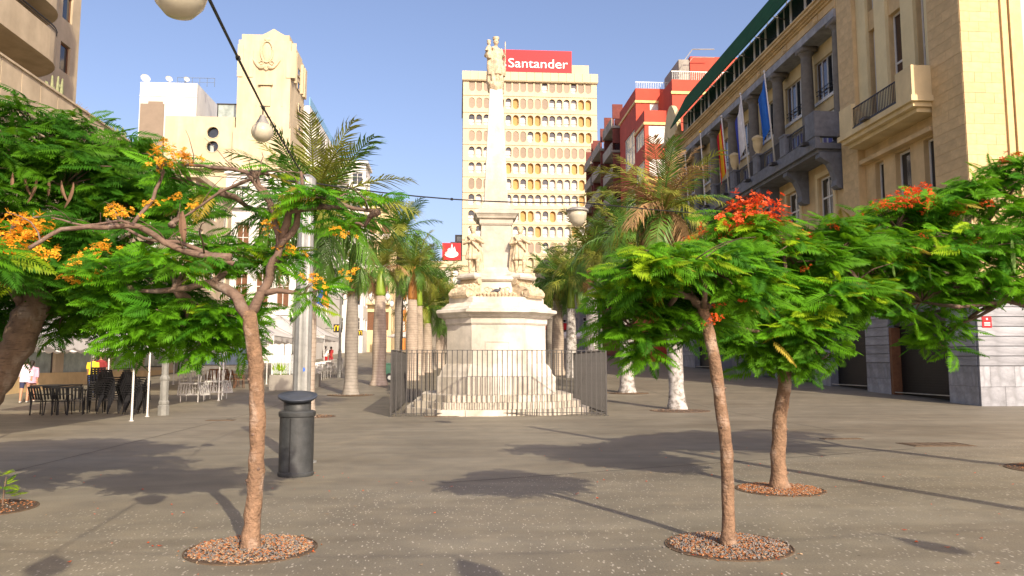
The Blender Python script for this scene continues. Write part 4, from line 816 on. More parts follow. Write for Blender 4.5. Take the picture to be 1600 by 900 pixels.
par_.box(bx0-.2, bx1+.2, BY-.4, BY+24, bzt-1.9, bzt-.1); par_.build('parapet', m['bank'], bank)
q = at(870,104,BY+3); rb = MB(); rb.box(q.x, at(920,104,BY+3).x, BY+3, BY+10, bzt, at(900,102,BY+3).z); rb.box(at(905,104,BY+3).x, at(915,104,BY+3).x, BY+4, BY+8, bzt, at(900,99,BY+3).z); rb.build('roof_hut', m['bank'], bank)
lb = MB(); lb.box(at(858,300,BY).x, at(858,300,BY).x+.04, BY-.1, BY-.06, 18, 32)
s0, s1 = at(768,82,BY+1), at(893,114,BY+1); sg = thing('rooftop_sign', 'wide red rooftop sign with white bank lettering on top of the cream tower', 'sign', ((s0.x+s1.x)/2, BY+1, bzt))
b_ = MB(); b_.box(s0.x, s1.x, BY+.6, BY+1.2, bzt+.1, at(840,80,BY+1).z); b_.build('panel', m['red_sign'], sg)
b_ = MB()
for k in range(6): u = s0.x+1+(s1.x-s0.x-2)*k/5; b_.bar((u,BY+1.3,bzt-.05),(u,BY+1.3,bzt+3.5),.15); b_.bar((u,BY+3.2,bzt-.05),(u,BY+1.3,bzt+3),.12)
b_.build('support_frame', m['fence'], sg)
tx = at(840.5,100,BY+.5); text_obj('Santander', 2.7, m['sign_white'], (tx.x, BY+.55, tx.z), ROT['S'], sg, 'lettering', .06, at(887,100,BY).x-at(794,100,BY).x)
b_ = MB(); fp_ = at(783,99,BY+.5); flame(b_, fp_.x, fp_.z, 2.1, BY+.6); b_.build('flame_emblem', m['sign_white'], sg)
# lower bank wing with arches and a square sign
WY = 146; wing = thing('bank_wing', 'low cream bank wing with round-arched windows under a square red sign', 'building', (at(705,500,WY).x, WY, gz(WY)))
wx0, wx1 = at(610,420,WY).x, bx0-.05; wz = at(700,408,WY).z; b_ = MB(); ops = []
b_.box(wx0, wx1, WY+.5, WY+16, gz(WY)-1, wz-.3)
for k in range(9):
    cx = wx1-1.1-k*(at(725,450,WY).x-at(712.5,450,WY).x)
    for zc_, hh in ((at(700,432,WY).z, 3.0), (at(700,472,WY).z, 3.2)):
        cell_with_hole(b_, cx-.78, cx+.78, zc_-hh/2-.6, zc_+hh/2+.45, stadium(cx, zc_, 1.15, hh), WY, .45)
        w_ = MB(); w_.add([(a, WY+.4, c_) for a, c_ in stadium(cx, zc_, 1.2, hh+.05)], [tuple(range(16))]); w_.build('window', m['pale_blind'], wing)
b_.box(wx0, wx1, WY-.3, WY+.49, wz-1.2, wz)
b_.build('wall', m['bank'], wing)
qs0, qs1 = at(691,379,WY), at(720,405,WY); sg2 = thing('square_sign', 'square red sign with a white flame emblem above the arched bank wing', 'sign', (qs0.x, WY+.5, wz))
b_ = MB(); b_.box(qs0.x, qs1.x, WY+.4, WY+1.6, at(705,406,WY).z, qs0.z); b_.build('panel', m['red_sign'], sg2)
b_ = MB(); b_.box(qs0.x+.2, qs1.x-.2, WY+.7, WY+1.3, wz-.02, wz+.6); b_.build('support_frame', m['fence'], sg2)
b_ = MB(); flame(b_, (qs0.x+qs1.x)/2, (qs0.z+qs1.z)/2-.15, 2.6, WY+.4); b_.build('flame_emblem', m['sign_white'], sg2)
gb = thing('rooftop_block', 'dark grey rooftop block behind the square red sign', 'building', (at(715,380,165).x, 165, gz(165)))
b_ = MB(); a0, a1 = at(704,378,165), at(726,365,165); wall_grid(b_, 'S', 165, a0.x, a1.x+2, gz(165)-1, a0.z, []); b_.box(a0.x, a1.x+2, 165.1, 175, gz(165)-1, a0.z-.1); t0 = at(711,366,165); b_.box(t0.x, a1.x+1.5, 165.6, 172, a0.z-.3, t0.z); b_.build('wall', m['concrete_grey'], gb)
for k in range(2): u = t0.x+.3+k*1.6; window(gb, 'S', 165.55, u, u+1.2, a0.z+.1, t0.z-.3, .02, (m['fence'], m['glass_pale']), 1, 1)
# ---------- classical building on the right, long side looks to -X
FX = 20.1; FY0, FY1 = 28.4, 67.5
cb = thing('classical_building', 'long sand-coloured classical building with grey columns, balcony and green awning', 'building', (FX, 45, gz(45)))
mb = MB()
wing_ops = []                                    # corner bay, three slim window columns
WU = [(31.0, 31.75), (32.75, 33.95), (34.95, 35.7)]
for u0, u1 in WU: wing_ops += [(u0,u1,9.15,11.45), (u0,u1,13.4,18.2), (u0,u1,19.2,23)]
wall_grid(mb, 'W', FX+.35, 30.5, 36.6, 4.6, 27.5, wing_ops, .32)
for a, b2 in ((FY0, 30.5), (36.6, 38.2)): wall_grid(mb, 'W', FX, a, b2, 4.6, 27.5, [])
for u in (30.5, 36.6):                           # reveals of the bay
    mb.add([(FX,u,4.6),(FX+.35,u,4.6),(FX+.35,u,27.5),(FX,u,27.5)], [(0,1,2,3)])
wall_grid(mb, 'S', FY0, FX, FX+3.4, 4.6, 27.5, [])
mb.box(FX+.8, FX+16, FY0+.6, 38.1, 0, 27.2); mb.box(FX+1.5, FX+16, 38.1, FY1, 0, 22.5); mb.box(FX+.7, FX+1.5, 38.1, FY1, 0, 13.3)
mb.build('wall', m['stone_wall'], cb)
ashlar(cb, 'W', FX, FY0+.02, 30.48, 8.2, 17.5, .95, .42, m['stone'])
ashlar(cb, 'S', FY0, FX+.0, FX+1.62, 8.2, 17.5, .85, .42, m['stone'])
ashlar(cb, 'W', FX, 36.65, 38.15, 8.2, 22, 1.0, .46, m['stone'])
pl = MB()                                        # plastered strips between the slim windows
for a, b2 in ((30.52,30.98), (31.77,32.72), (33.97,34.92), (35.72,36.58)): pl.fbox('W', FX+.35, a, b2, 13.3, 27.4, 0, .16)
pl.build('plaster_pilasters', mat('pale_yellow_plaster', (.7,.59,.33), .8, .08, 1.2, stain=.08), cb)
for u0, u1 in WU:
    window(cb, 'W', FX+.35, u0, u1, 9.15, 11.45, .3, (m['white'], m['glass']), 1, 1, .09)
    window(cb, 'W', FX+.35, u0, u1, 13.4, 18.2, .3, (m['white'], m['glass_brown']), 1, [.5], .1)
    window(cb, 'W', FX+.35, u0, u1, 19.2, 23, .3, (m['white'], m['glass_pale']), 1, [.3,.6], .06)
sl = MB()                                        # balcony of the corner bay
sl.box(FX-1.0, FX+.4, 30.3, 36.7, 12.75, 13.0); sl.box(FX-.85, FX+.4, 30.45, 36.55, 12.55, 12.74); sl.box(FX-.6, FX+.4, 30.6, 36.4, 12.35, 12.54)
sl.build('balcony_slab', m['plaster'], cb)
for a, b2 in ((30.4, 31.6), (35.4, 36.6)):
    q = MB(); q.box(FX-.9, FX-.68, a, b2, 13.002, 14.35); q.box(FX-.68, FX+.3, a if a < 31 else b2-.2, a+.2 if a < 31 else b2, 13.002, 14.34); q.build('balcony_pier', m['plaster'], cb)
rl = MB(); rl.bar((FX-.8,31.6,14.1),(FX-.8,35.4,14.1),.05); rl.bar((FX-.8,31.6,13.2),(FX-.8,35.4,13.2),.04); rl.box(FX-.88,FX-.7,31.6,35.4,13.002,13.14); rl = rl.build('balcony_railing', m['iron'], cb)
for k in range(30): u = 31.66+k*.128; q = MB(); q.bar((FX-.8,u,13.2),(FX-.8,u,14.1),.025); q.build('baluster', m['iron'], rl)
sp = MB(); sp.box(FX-1.25,FX-1.0,33.6,34.1,13.0,13.12); sp.bar((FX-.9,33.85,13.1),(FX-1.1,33.85,13.05),.06); sp.build('floodlight', m['fence'], cb)
st_ = MB()
for z0, z1, o in ((8.7,8.95,.22), (8.95,9.1,.12), (11.55,11.75,.06), (4.62,4.9,.2), (7.9,8.15,.18)): st_.fbox('W', FX, FY0-.2 if o > .15 and z0 != 8.7 else 30.6, 36.4 if z0 in (8.7,8.95,11.55) else 38.2, z0, z1, -.34, o)
st_.fbox('S', FY0, FX-.18, FX+3.4, 7.9, 8.15, 0.002, .18); st_.build('string_course', m['stone_wall'], cb)
# fluted pilaster strips on the lit end, white plaster beyond
pr = MB()
for a, b2, o in ((1.7,1.95,.1), (2.0,2.14,.18), (2.2,2.55,.1)): pr.fbox('S', FY0, FX+a, FX+b2, 8.2, 27.4, 0.001, o)
pr.build('pilaster_strips', m['stone'], cb)
ep = MB(); ep.box(FX+3.4, FX+10, FY0+.5, FY0+8, 0, 27.3); ep.box(FX+2.6, FX+3.39, FY0-.03, FY0+.6, 8.2, 27.4); ep.build('end_wall', m['plaster_pale'], cb)
cbk = MB()
for k, (o, z0, z1) in enumerate(((.9,11.2,11.5), (.75,11.0,11.19), (.55,10.8,10.99))): cbk.box(FX+3.1-k*-.1, FX+6, FY0-o, FY0+.45, z0, z1)
cbk.box(FX+3.35, FX+6, FY0-.75, FY0+.45, 11.51, 13.2); cbk.lathe([(.12,0),(.12,.1),(.1,.12),(.1,2.3),(.15,2.4),(.15,2.55)], 10, (FX+3.5, FY0-.3, 8.2)); cbk.build('end_balcony', m['plaster_pale'], cb)
# colonnade: recessed wall, columns, doors, windows
CY = [38.35+4.1*k for k in range(8)]; RX = FX+.95
ops = []; 
for a, b2 in zip(CY, CY[1:]):
    c_ = (a+b2)/2+1.1; ops += [(c_-1.25,c_+1.25,16.9,19.3), (c_-.95,c_+.95,13.6,16.0)]
mb = MB(); wall_grid(mb, 'W', RX, 38.2, FY1, 13.4, 20.4, ops, .25); mb.build('recessed_wall', m['plaster'], cb)
lops = []
for a, b2 in zip(CY, CY[1:]): c_ = (a+b2)/2; lops.append((c_-.85,c_+.85,8.6,12.0))
mb = MB(); wall_grid(mb, 'W', FX+.2, 38.2, FY1, 4.6, 13.0, lops, .3); mb.add([(FX,38.2,4.6),(FX+.2,38.2,4.6),(FX+.2,38.2,13),(FX,38.2,13)], [(0,1,2,3)]); mb.box(FX+.15,RX+.1,38.21,38.32,13.4,20.2)
mb.box(FX-1.1, FX+2, FY1-.6, FY1, 4.6, 13)
mb.build('lower_wall', m['stone_wall'], cb)
for a, b2 in zip(CY, CY[1:]):
    c_ = (a+b2)/2+1.1
    for k in range(4): u = c_-1.25+.625*k; window(cb, 'W', RX, u, u+.625, 16.9, 19.3, .2, (m['white'], m['glass_brown'] if k > 1 else m['glass']), 1, 1, .05)
    s_ = MB(); s_.fbox('W', RX, c_-1.35, c_+1.35, 16.7, 16.88, -.1, .12); s_.build('sill', m['white'], cb)
    g_ = MB(); g_.fbox('W', RX, c_-1.25, c_+1.25, 17.35, 17.39, -.08, -.04); g_.fbox('W', RX, c_-1.25, c_+1.25, 17.6, 17.63, -.08, -.04); g_.build('window_rail', m['iron'], cb)
    window(cb, 'W', RX, c_-.95, c_+.95, 13.6, 16.0, .18, (m['white'], m['glass_blue']), 3, 1, .13)
    c_ -= 1.1; window(cb, 'W', FX+.2, c_-.85, c_+.85, 8.6, 12.0, .2, (m['white'], m['glass']), 2, [.33,.66], .1)
    ar = MB()
    for a2, b3, z0, z1 in ((c_-1.15,c_-.87,8.4,12.3), (c_+.87,c_+1.15,8.4,12.3), (c_-.87,c_+.87,12.02,12.3)): ar.fbox('W', FX+.2, a2, b3, z0, z1, .002, .1)
    ar.build('architrave', m['plaster'], cb)
for k, y in enumerate(CY):
    q = MB(); pf_ = [(.5,13.6),(.5,13.75),(.42,13.82),(.46,13.9),(.36,14.0),(.365,15.5),(.35,17.5),(.32,19.4),(.33,19.45),(.31,19.5),(.31,19.62),(.4,19.75),(.46,19.85)]
    y = y+.3 if k == 0 else y; q.lathe(pf_, 20, (FX+.32, y, 0)); q.box(FX-.14, FX+.8, y-.47, y+.47, 19.85, 20.145); q.build('column', m['column'], cb, True)
en = MB(); en.box(FX-.15, FX+1.3, 38.2, FY1, 20.15, 20.6); en.build('grey_architrave', m['grey_block'], cb)
so = MB(); so.box(FX+.85, RX+.5, 38.25, FY1, 20.25, 20.5); so.build('loggia_ceiling', m['column'], cb)
en = MB()
for z0, z1, o, ya in ((20.6,21.2,.05,38.2), (20.72,20.75,.09,38.2), (21.2,21.32,.16,38.2), (21.32,21.42,.28,38.2), (21.42,21.6,.45,38.2), (21.6,21.7,.55,38.2)): en.box(FX-o, FX+1.25, ya-.0 if ya > 30 else ya-o*.4, FY1+.2, z0, z1)
en.build('entablature', m['stone_wall'], cb)
for k in range(7): y = CY[k]+2.05; q = MB(); q.fbox('W', FX-.05, y-.3, y+.3, 20.78, 21.15, .0, .05); q.ell((FX-.1,y,20.97), (.06,.16,.17)); q.build('carved_boss', m['stone_wall'], cb)
# attic storey with white-framed glass and green awning
at_ = MB(); at_.box(FX+.45, FX+14, 38.3, FY1, 21.68, 24.2); at_.build('attic_wall', m['concrete_grey'], cb)
for k in range(24):
    y = 38.4+k*1.95; 
    if y+1.9 < FY1: window(cb, 'W', FX+.45, y, y+1.9, 21.75, 24.0, -.12, (m['white'], m['glass']), 2 if k % 2 else 1, 1, .09)
aw = MB(); ya_ = 38.25; aw.add([(FX-.6,ya_,23.35),(FX-.6,FY1+.6,23.35),(FX+.9,FY1+.6,26.3),(FX+.9,ya_,26.3),(FX-.56,ya_,23.25),(FX-.56,FY1+.6,23.25),(FX+.95,FY1+.6,26.2),(FX+.95,ya_,26.2)], [(3,2,1,0),(4,5,6,7),(0,1,5,4),(1,2,6,5),(2,3,7,6),(3,0,4,7)])
aw = aw.build('awning', m['green_awn'], cb)
for k in range(10): y = 39+k*3; q = MB(); q.bar((FX-.5,y,23.3),(FX+.4,y,23.1),.05); q.bar((FX+.4,y,23.1),(FX+.4,y,24.9),.05); q.build('awning_strut', m['fence'], aw)
# long grey balcony on brackets
bl = MB(); bl.box(FX-1.35, FX+1.9, 38.3, FY1-1, 12.95, 13.25); bl.box(FX-1.15, FX+.3, 38.5, FY1-1.2, 12.75, 12.94); bl.box(FX-1.3, FX-1.05, 38.4, FY1-1.1, 13.252, 13.62); bl.box(FX+.0, FX+1.9, 38.35, FY1-1, 13.252, 13.58)
bl.build('balcony_slab', m['grey_stone'], cb)
for k, y in enumerate(CY[:7]):
    q = MB(); y0 = y+.25
    if k == 0: q.box(FX-1.34, FX-1.0, 38.36, 39.5, 13.622, 15.0); q.box(FX-1.0, FX+.1, 38.37, 38.7, 13.622, 14.98)
    else: q.box(FX-1.34, FX-.9, y-.35, y+.35, 13.622, 14.75); q.box(FX-1.38, FX-.86, y-.39, y+.39, 14.75, 14.85)
    q.build('balcony_pier', m['grey_stone'], cb)
    br = MB(); w = .55
    br.loft([[Vector((FX+.18-o, yy, z)) for o, z in ((-.1,12.75),(1.25,12.75),(1.28,12.5),(1.05,12.35),(.75,12.2),(.55,11.8),(.42,11.3),(.48,11.0),(.32,10.85),(-.1,10.85))] for yy in (y-w/2+.3, y+w/2+.3)]); br.build('bracket', m['grey_stone'], cb)
    if k in (2, 3):
        u_ = MB(); u_.lathe([(.16,0),(.2,.06),(.12,.14),(.22,.3),(.3,.62),(.3,.95),(.36,1.0),(.36,1.1),(.25,1.2),(.05,1.3)], 14, (FX-1.12, y, 14.85)); u_.build('urn', m['plaster'], cb, True)
    a = 39.5 if k == 0 else y+.4; b2 = CY[k+1]-.4 if k < 6 else FY1-1.1
    q = MB(); q.bar((FX-1.18,a,14.65),(FX-1.18,b2,14.65),.06); q.bar((FX-1.18,a,13.72),(FX-1.18,b2,13.72),.04); q = q.build('balcony_railing', m['iron'], cb)
    nn = int((b2-a)/.16)
    bb = MB()
    for i in range(nn): yy = a+.08+i*.16; bb.bar((FX-1.18,yy,13.72),(FX-1.18,yy,14.65),.03)
    bb.build('balusters', m['iron'], q)
    fl_ = MB(); fl_.box(FX-1.75,FX-1.4,y+.6,y+1.05,13.3,13.45); fl_.bar((FX-1.3,y+.8,13.35),(FX-1.5,y+.8,13.4),.05); fl_.build('floodlight', m['iron'], cb)
# grey stone ground floor with shop openings
gf = MB(); sh_ops = [(30.2,34.5,0,3.9), (36.5,40.3,0,3.9), (42,45,0,3.9), (47.5,49.5,0,3.6), (55,58,0.5,3.9), (60,64,.8,3.9)]
wall_grid(gf, 'W', FX-.05, FY0, FY1, -.2, 4.6, sh_ops, .6); wall_grid(gf, 'S', FY0-.05, FX-.05, FX+1.95, -.2, 4.6, []); gf.box(FX+.6, FX+8, FY0+.3, FY1, -.1, 4.55)
wall_grid(gf, 'S', FY0+.2, FX+1.95, FX+9, -.2, 4.6, [(FX+2.3,FX+5,0,3.6)]); gf.build('ground_floor_wall', m['grey_stone'], cb)
seg = [(FY0, 30.2), (34.5,36.5), (40.3,42.0), (45,47.5), (49.5,55), (58,60), (64,FY1)]
for a, b2 in seg:
    zb = gz((a+b2)/2)-.05
    ashlar(cb, 'W', FX-.05, a+.01, b2-.01, zb, 1.55+zb*.6, .95, .75, m['grey_block'], .012, .06); ashlar(cb, 'W', FX-.05, a+.01, b2-.01, 1.56+zb*.6, 4.6, 1.6, .4, m['grey_block'], .03, .07)
ashlar(cb, 'S', FY0-.05, FX-.11, FX+1.92, -.03, 1.55, 1.1, .75, m['grey_block'], .012, .06); ashlar(cb, 'S', FY0-.05, FX-.11, FX+1.92, 1.56, 4.6, 1.9, .4, m['grey_block'], .03, .07)
for i, (a, b2, z0, z1) in enumerate(sh_ops):
    zg = gz((a+b2)/2); s_ = MB(); n_ = 26
    for k in range(n_): zz = zg+.12+(3.15-.12)*k/n_; s_.fbox('W', FX-.05, a+.05, b2-.05, zz, zz+.105, -.45, -.41)
    s_.fbox('W', FX-.05, a, b2, zg-.2, z1, -.58, -.5); s_ = s_.build('roller_shutter', m['shutter_dark'], cb)
    t_ = MB(); t_.fbox('W', FX-.05, a+.02, b2-.02, zg+3.2, 3.9+max(0, zg), -.44, -.25); t_.build('sign_board', mat('dark_sign_board', (.03,.028,.026), .5) if i == 0 else m['shutter_dark'], cb)
    e_ = MB(); e_.fbox('W', FX-.05, a+.0, b2-.1, zg+.16, zg+.2, -.1, -.02); e_.build('threshold_rail', m['galv'], cb)
    if i == 0:
        text_obj('SAPHIR', .42, m['sign_white'], (FX+.18, 33.4, zg+3.72), ROT['W'], cb, 'lettering', .01); text_obj('JOYERO', .2, m['sign_white'], (FX+.18, 33.4, zg+3.4), ROT['W'], cb, 'lettering', .008)
        d_ = MB(); d_.fbox('W', FX-.05, b2-.22, b2-.02, zg-.1, 3.3, -.4, .02); d_.build('door_frame', m['wood'], cb)
dq = MB(); dq.fbox('S', FY0+.2, FX+2.3, FX+5, -.1, 3.6, -.5, -.4); dq.build('end_shop_front', m['shutter_dark'], cb)
pq = atx(1541,503,FX-.14); b_ = MB(); plq = thing('red_plaque', 'small red plaque with white print on the corner of the grey stone pier', 'plaque', (FX+.32, FY0-.12, pq.z-.2))
pz = at(1541,503,FY0-.1); b_.box(pz.x-.19,pz.x+.19,FY0-.145,FY0-.112,pz.z-.22,pz.z+.2); b_.build('plate', m['red_sign'], plq)
b_ = MB()
for k in range(3): b_.box(pz.x-.12,pz.x+.12,FY0-.152,FY0-.146,pz.z-.14+k*.05,pz.z-.12+k*.05)
b_.ell((pz.x,FY0-.15,pz.z+.11),(.04,.008,.04)); b_.build('print', m['sign_white'], plq)
# entrance steps of the classical building
es = thing('entrance_steps', 'dark stone entrance steps with cheek walls at the foot of the classical building', 'steps', (FX-.6, 52, gz(52)))
for k in range(4): b_ = MB(); b_.box(FX-1.5+.32*k, FX-.1, 50.2, 53.6, gz(50)-.1+.17*k, gz(52)+.17*(k+1)); b_.build('step', m['grey_stone'], es)
for y in (49.4, 53.7): b_ = MB(); b_.box(FX-1.9, FX-.1, y, y+.75, gz(y)-.1, gz(y)+1.5); b_.box(FX-2.0, FX-.1, y-.06, y+.81, gz(y)+1.502, gz(y)+1.66); b_.build('cheek_wall', m['grey_stone'], es)
# flags on slanting poles
def flag(label, bot, topp, kind, ln, wd):
    b0 = bot; t0 = topp; f_ = thing('flag', label, 'flag', b0); q = MB(); q.tube([b0, t0], [.055,.04], 8); q.ell(t0, .08, 8, 6); q.build('pole', m['white'], f_, True)
    d = (t0-b0).normalized(); cols = {'spain': [(.6,.02,.02),(.8,.5,.02),(.6,.02,.02)], 'island': [(.75,.75,.75),(.75,.75,.75),(.05,.07,.4)], 'eu': [(.02,.12,.5),(.03,.16,.6),(.02,.12,.5)]}[kind]
    N = 12; Mv = 22
    for s in range(3):
        q = MB(); vs = []
        for i in range(Mv+1):
            t = i/Mv; p = t0.lerp(b0, .06+t*ln/(t0-b0).length)
            for j in range(5):
                u = (s+j/4)/3; hang = u*wd; wv = .16*math.sin(u*9+t*2.2)*(.3+.7*u)
                vs.append(p+Vector((-.16*u-.12*u*t, hang*.42+wv, -hang*.85*(1-.15*t)+wv*.3)))
        q.add(vs, [(i*5+j, i*5+j+1, (i+1)*5+j+1, (i+1)*5+j) for i in range(Mv) for j in range(4)])
        q.build('cloth_stripe', mat(kind+'_flag_%d' % s, cols[s], .8, .12, 2, trans=.3), f_, True)
    return f_
def fl_pts(bp_, tp_):
    b0 = atx(*bp_, FX-1.25); t0 = at(*tp_, b0.y-.5); return b0, t0
flag('blue european flag hanging on the pole in front of the grey balcony', *fl_pts((1211,252),(1194,112)), 'eu', 2.9, 1.5)
flag('white and blue flag hanging limp between the other two balcony flags', *fl_pts((1172,283),(1157,147)), 'island', 2.9, 1.7)
flag('red and yellow spanish flag hanging beside the brown-fronded palm', *fl_pts((1140,308),(1127,182)), 'spain', 3.4, 1.3)
for (bp_, tp_), lab in zip((((1103,330),(1094,206)), ((1078,345),(1070,235))), ('bare white flagpole behind the brown-fronded palm, next to the spanish flag', 'last bare white flagpole of the balcony row, deep in the palm fronds')):
    b0, t0 = fl_pts(bp_, tp_); f_ = thing('flagpole', lab, 'flagpole', b0); q = MB(); q.tube([b0, t0], [.06,.045], 8); q.build('pole', m['white'], f_); q = MB(); q.ell(t0, .1, 8, 6); q.build('finial', m['gold'], f_)
# cream end bay next to the awning
eb = thing('cream_end_house', 'narrow cream house with an arched gable between the awning and the red block', 'building', (21, 69, gz(69)))
b_ = MB(); z_ = at(1040,205,68).z; b_.box(FX+.1, FX+8, 67.8, 72.5, 0, z_-.3); b_.box(FX-.25, FX+8, 67.75, 72.6, z_-.3, z_)
za = at(1047,165,70).z
b_.loft([[Vector((xx, 67.9+.0+4.6*k/12, z_)) for k in range(13)]+[Vector((xx, 67.9+4.6*k/12, z_+.4+(za-z_-.4)*math.sin(math.pi*k/12)**.7)) for k in range(12,-1,-1)] for xx in (FX+.0, FX+.4)]); b_.build('wall', m['plaster'], eb)
for yy in (68.6, 71.2): b_ = MB(); b_.fbox('W', FX+.1, yy, yy+.6, z_-3.5, z_-.6, 0.001, .15); b_.build('pilaster', m['plaster_pale'], eb)
# ---------- red block
RY = 78; rb0 = at(1007,190,RY); rx = rb0.x
rd = thing('red_block', 'red-orange apartment block with yellow bands and large bay windows', 'building', (rx+3, RY+5, gz(RY)))
zt1 = at(1010,172,RY).z; zt2 = at(1000,138,RY+4.5).z; x2 = at(993,140,RY+4.5).x
b_ = MB(); y1 = RY+4.5; y2 = RY+13
sz = [at(1010,y_,RY).z for y_ in (245, 238, 200)]
wins = []
zb1, zt_1 = at(1010,224,RY).z, at(1010,196,RY).z; zb2, zt_2 = at(1010,275,RY).z, at(1010,248,RY).z
wall_grid(b_, 'S', RY, rx, rx+9, 0, zt1, [(rx+.45, rx+6, zb1, zt_1), (rx+.45, rx+6, zb2, zt_2)], .15)
wall_grid(b_, 'W', rx, RY, y1, 0, zt1, [(RY+.4,y1-.3,zb1,zt_1), (RY+.4,y1-.3,zb2,zt_2)], .2)
b_.box(rx+.5, rx+9, RY+.4, y1-.05, 0, zt1-.3); b_.add([(rx,RY,zt1),(rx+9,RY,zt1),(rx+9,y1,zt1),(rx,y1,zt1)], [(0,1,2,3)])
wz0, wz1 = at(1000,178,y1).z, at(1000,160,y1).z
wall_grid(b_, 'S', y1, x2, x2+14, 0, zt2, [(x2+1.6, x2+3.3, wz0, wz1)], .15)
sw0, sw1 = atx(985,205,x2).z, atx(985,170,x2).z
wall_grid(b_, 'W', x2, y1, y2, 0, zt2, [(y1+.8,y2-2.6,zt2-8.4,zt2-4.4), (y1+.8,y2-2.6,zt2-15,zt2-11)], .2)
b_.box(x2+.5, x2+14, y1+.4, y2, 0, zt2-.3); b_.add([(x2,y1,zt2),(x2+14,y1,zt2),(x2+14,y2,zt2),(x2,y2,zt2)], [(0,1,2,3)])
x3 = at(1050,140,RY-1).x; zt3 = at(1052,124,RY-1).z; b_.box(x3, x3+9, RY-1, y1+3, 0, zt3)
r0, r1 = at(1078,88,RY+1), at(1112,88,RY+1); b_.box(r0.x, r1.x+4, RY+1, RY+8, zt3, r0.z)
b_.build('wall', m['red_wall'], rd)
window(rd, 'S', RY, rx+.45, rx+6, zb1, zt_1, .12, (m['white'], m['pale_blind']), 2, 1, .25); window(rd, 'S', RY, rx+.45, rx+6, zb2, zt_2, .12, (m['white'], m['pale_blind']), 2, 1, .25)
window(rd, 'W', rx, RY+.4, y1-.3, zb1, zt_1, .15, (m['white'], m['glass_pale']), 3, 1, .12); window(rd, 'W', rx, RY+.4, y1-.3, zb2, zt_2, .15, (m['white'], m['glass_pale']), 3, 1, .12)
window(rd, 'S', y1, x2+1.6, x2+3.3, wz0, wz1, .12, (m['white'], m['pale_blind']), 1, 1, .2)
for k in (8.4, 15): window(rd, 'W', x2, y1+.8, y2-2.6, zt2-k, zt2-k+4, .15, (m['white'], m['glass_pale']), 3, [.6], .12)
for (xa, ya, yb, zz) in ((rx, RY, y1, zt1-1.6), (x2, y1, y2, zt2-1.7), (rx, RY, y1, zb2-.5)):
    q = MB(); q.box(xa-.12, xa+8, ya-.12, ya-.002, zz, zz+.28); q.box(xa-.12, xa-.002, ya-.002, yb, zz, zz+.28); q.build('yellow_band', m['yellow_trim'], rd)
q = MB(); q.box(x3-.12, x3+8, RY-1.12, RY-1.002, zt3-1.6, zt3-1.3); q.build('yellow_band', m['yellow_trim'], rd)
gr_ = MB()
for k in range(40): u = x2+.1+k*.2; gr_.box(u-.012,u+.012,y1+.1,y1+.13,zt2,zt2+.75)
gr_.box(x2,x2+8,y1+.1,y1+.16,zt2+.75,zt2+.8); gr_.build('roof_railing', m['galv'], rd)
gr_ = MB()
for k in range(40): u = x3+.1+k*.2; gr_.box(u-.012,u+.012,RY-.9,RY-.87,zt3,zt3+.9)
gr_.box(x3,x3+8,RY-.9,RY-.84,zt3+.9,zt3+.97); gr_.build('roof_railing', m['galv'], rd)
hp = [at(1060,119,RY-.5), at(1068,96,RY-.5), at(1082,77,RY-.5), at(1116,77,RY-.5)]; gr_ = MB()
for a, c_ in zip(hp, hp[1:]): gr_.bar(a, c_, .08); gr_.bar(a-Vector((0,0,.9)), c_-Vector((0,0,.9)), .06)
gr_.box(r0.x-1.2, r0.x-.02, RY+1.2, RY+7, zt3, r0.z-.3); gr_.build('stair_rail', m['concrete_grey'], rd)
# brown block with stacked balconies beyond
BRY = y2+.05; br = thing('brown_block', 'dark brown-red apartment block with stacked concrete balconies', 'building', (x2+2, BRY+8, gz(BRY)))
zt4 = atx(962,195,x2+.6).z; b_ = MB(); b_.box(x2+.6, x2+13, BRY, BRY+8, 0, zt4); zt5 = atx(940,230,x2).z; b_.box(x2+.8, x2+13, BRY+8.02, BRY+22, 0, zt5-.5); b_.build('wall', m['dark_red'], br)
for s, (ya, yb, zt) in enumerate(((BRY+.8, BRY+6.5, zt4-1.5), (BRY+9, BRY+15, zt5-1), (BRY+16, BRY+21, zt5-1))):
    for k in range(7):
        z = zt-k*3.1; q = MB(); q.box(x2-.9, x2+.58 if s == 0 else x2+.78, ya, yb, z-.3, z); q.box(x2-.9, x2-.75, ya, yb, z+.001, z+.9); bq = q.build('balcony', m['concrete_grey'], br)
        q = MB(); q.box(x2-.7, x2+.59, ya+.1, ya+.3, z+.9, z+2.75); q.box(x2-.7,x2+.59,yb-.3,yb-.1,z+.9,z+2.75); q.build('side_screen', m['dark_red'], bq)
        q = MB(); q.fbox('W', x2+.6 if s == 0 else x2+.8, ya+.6, yb-.6, z+.1, z+2.3, .0, .03); q.build('balcony_door', m['glass'], bq)
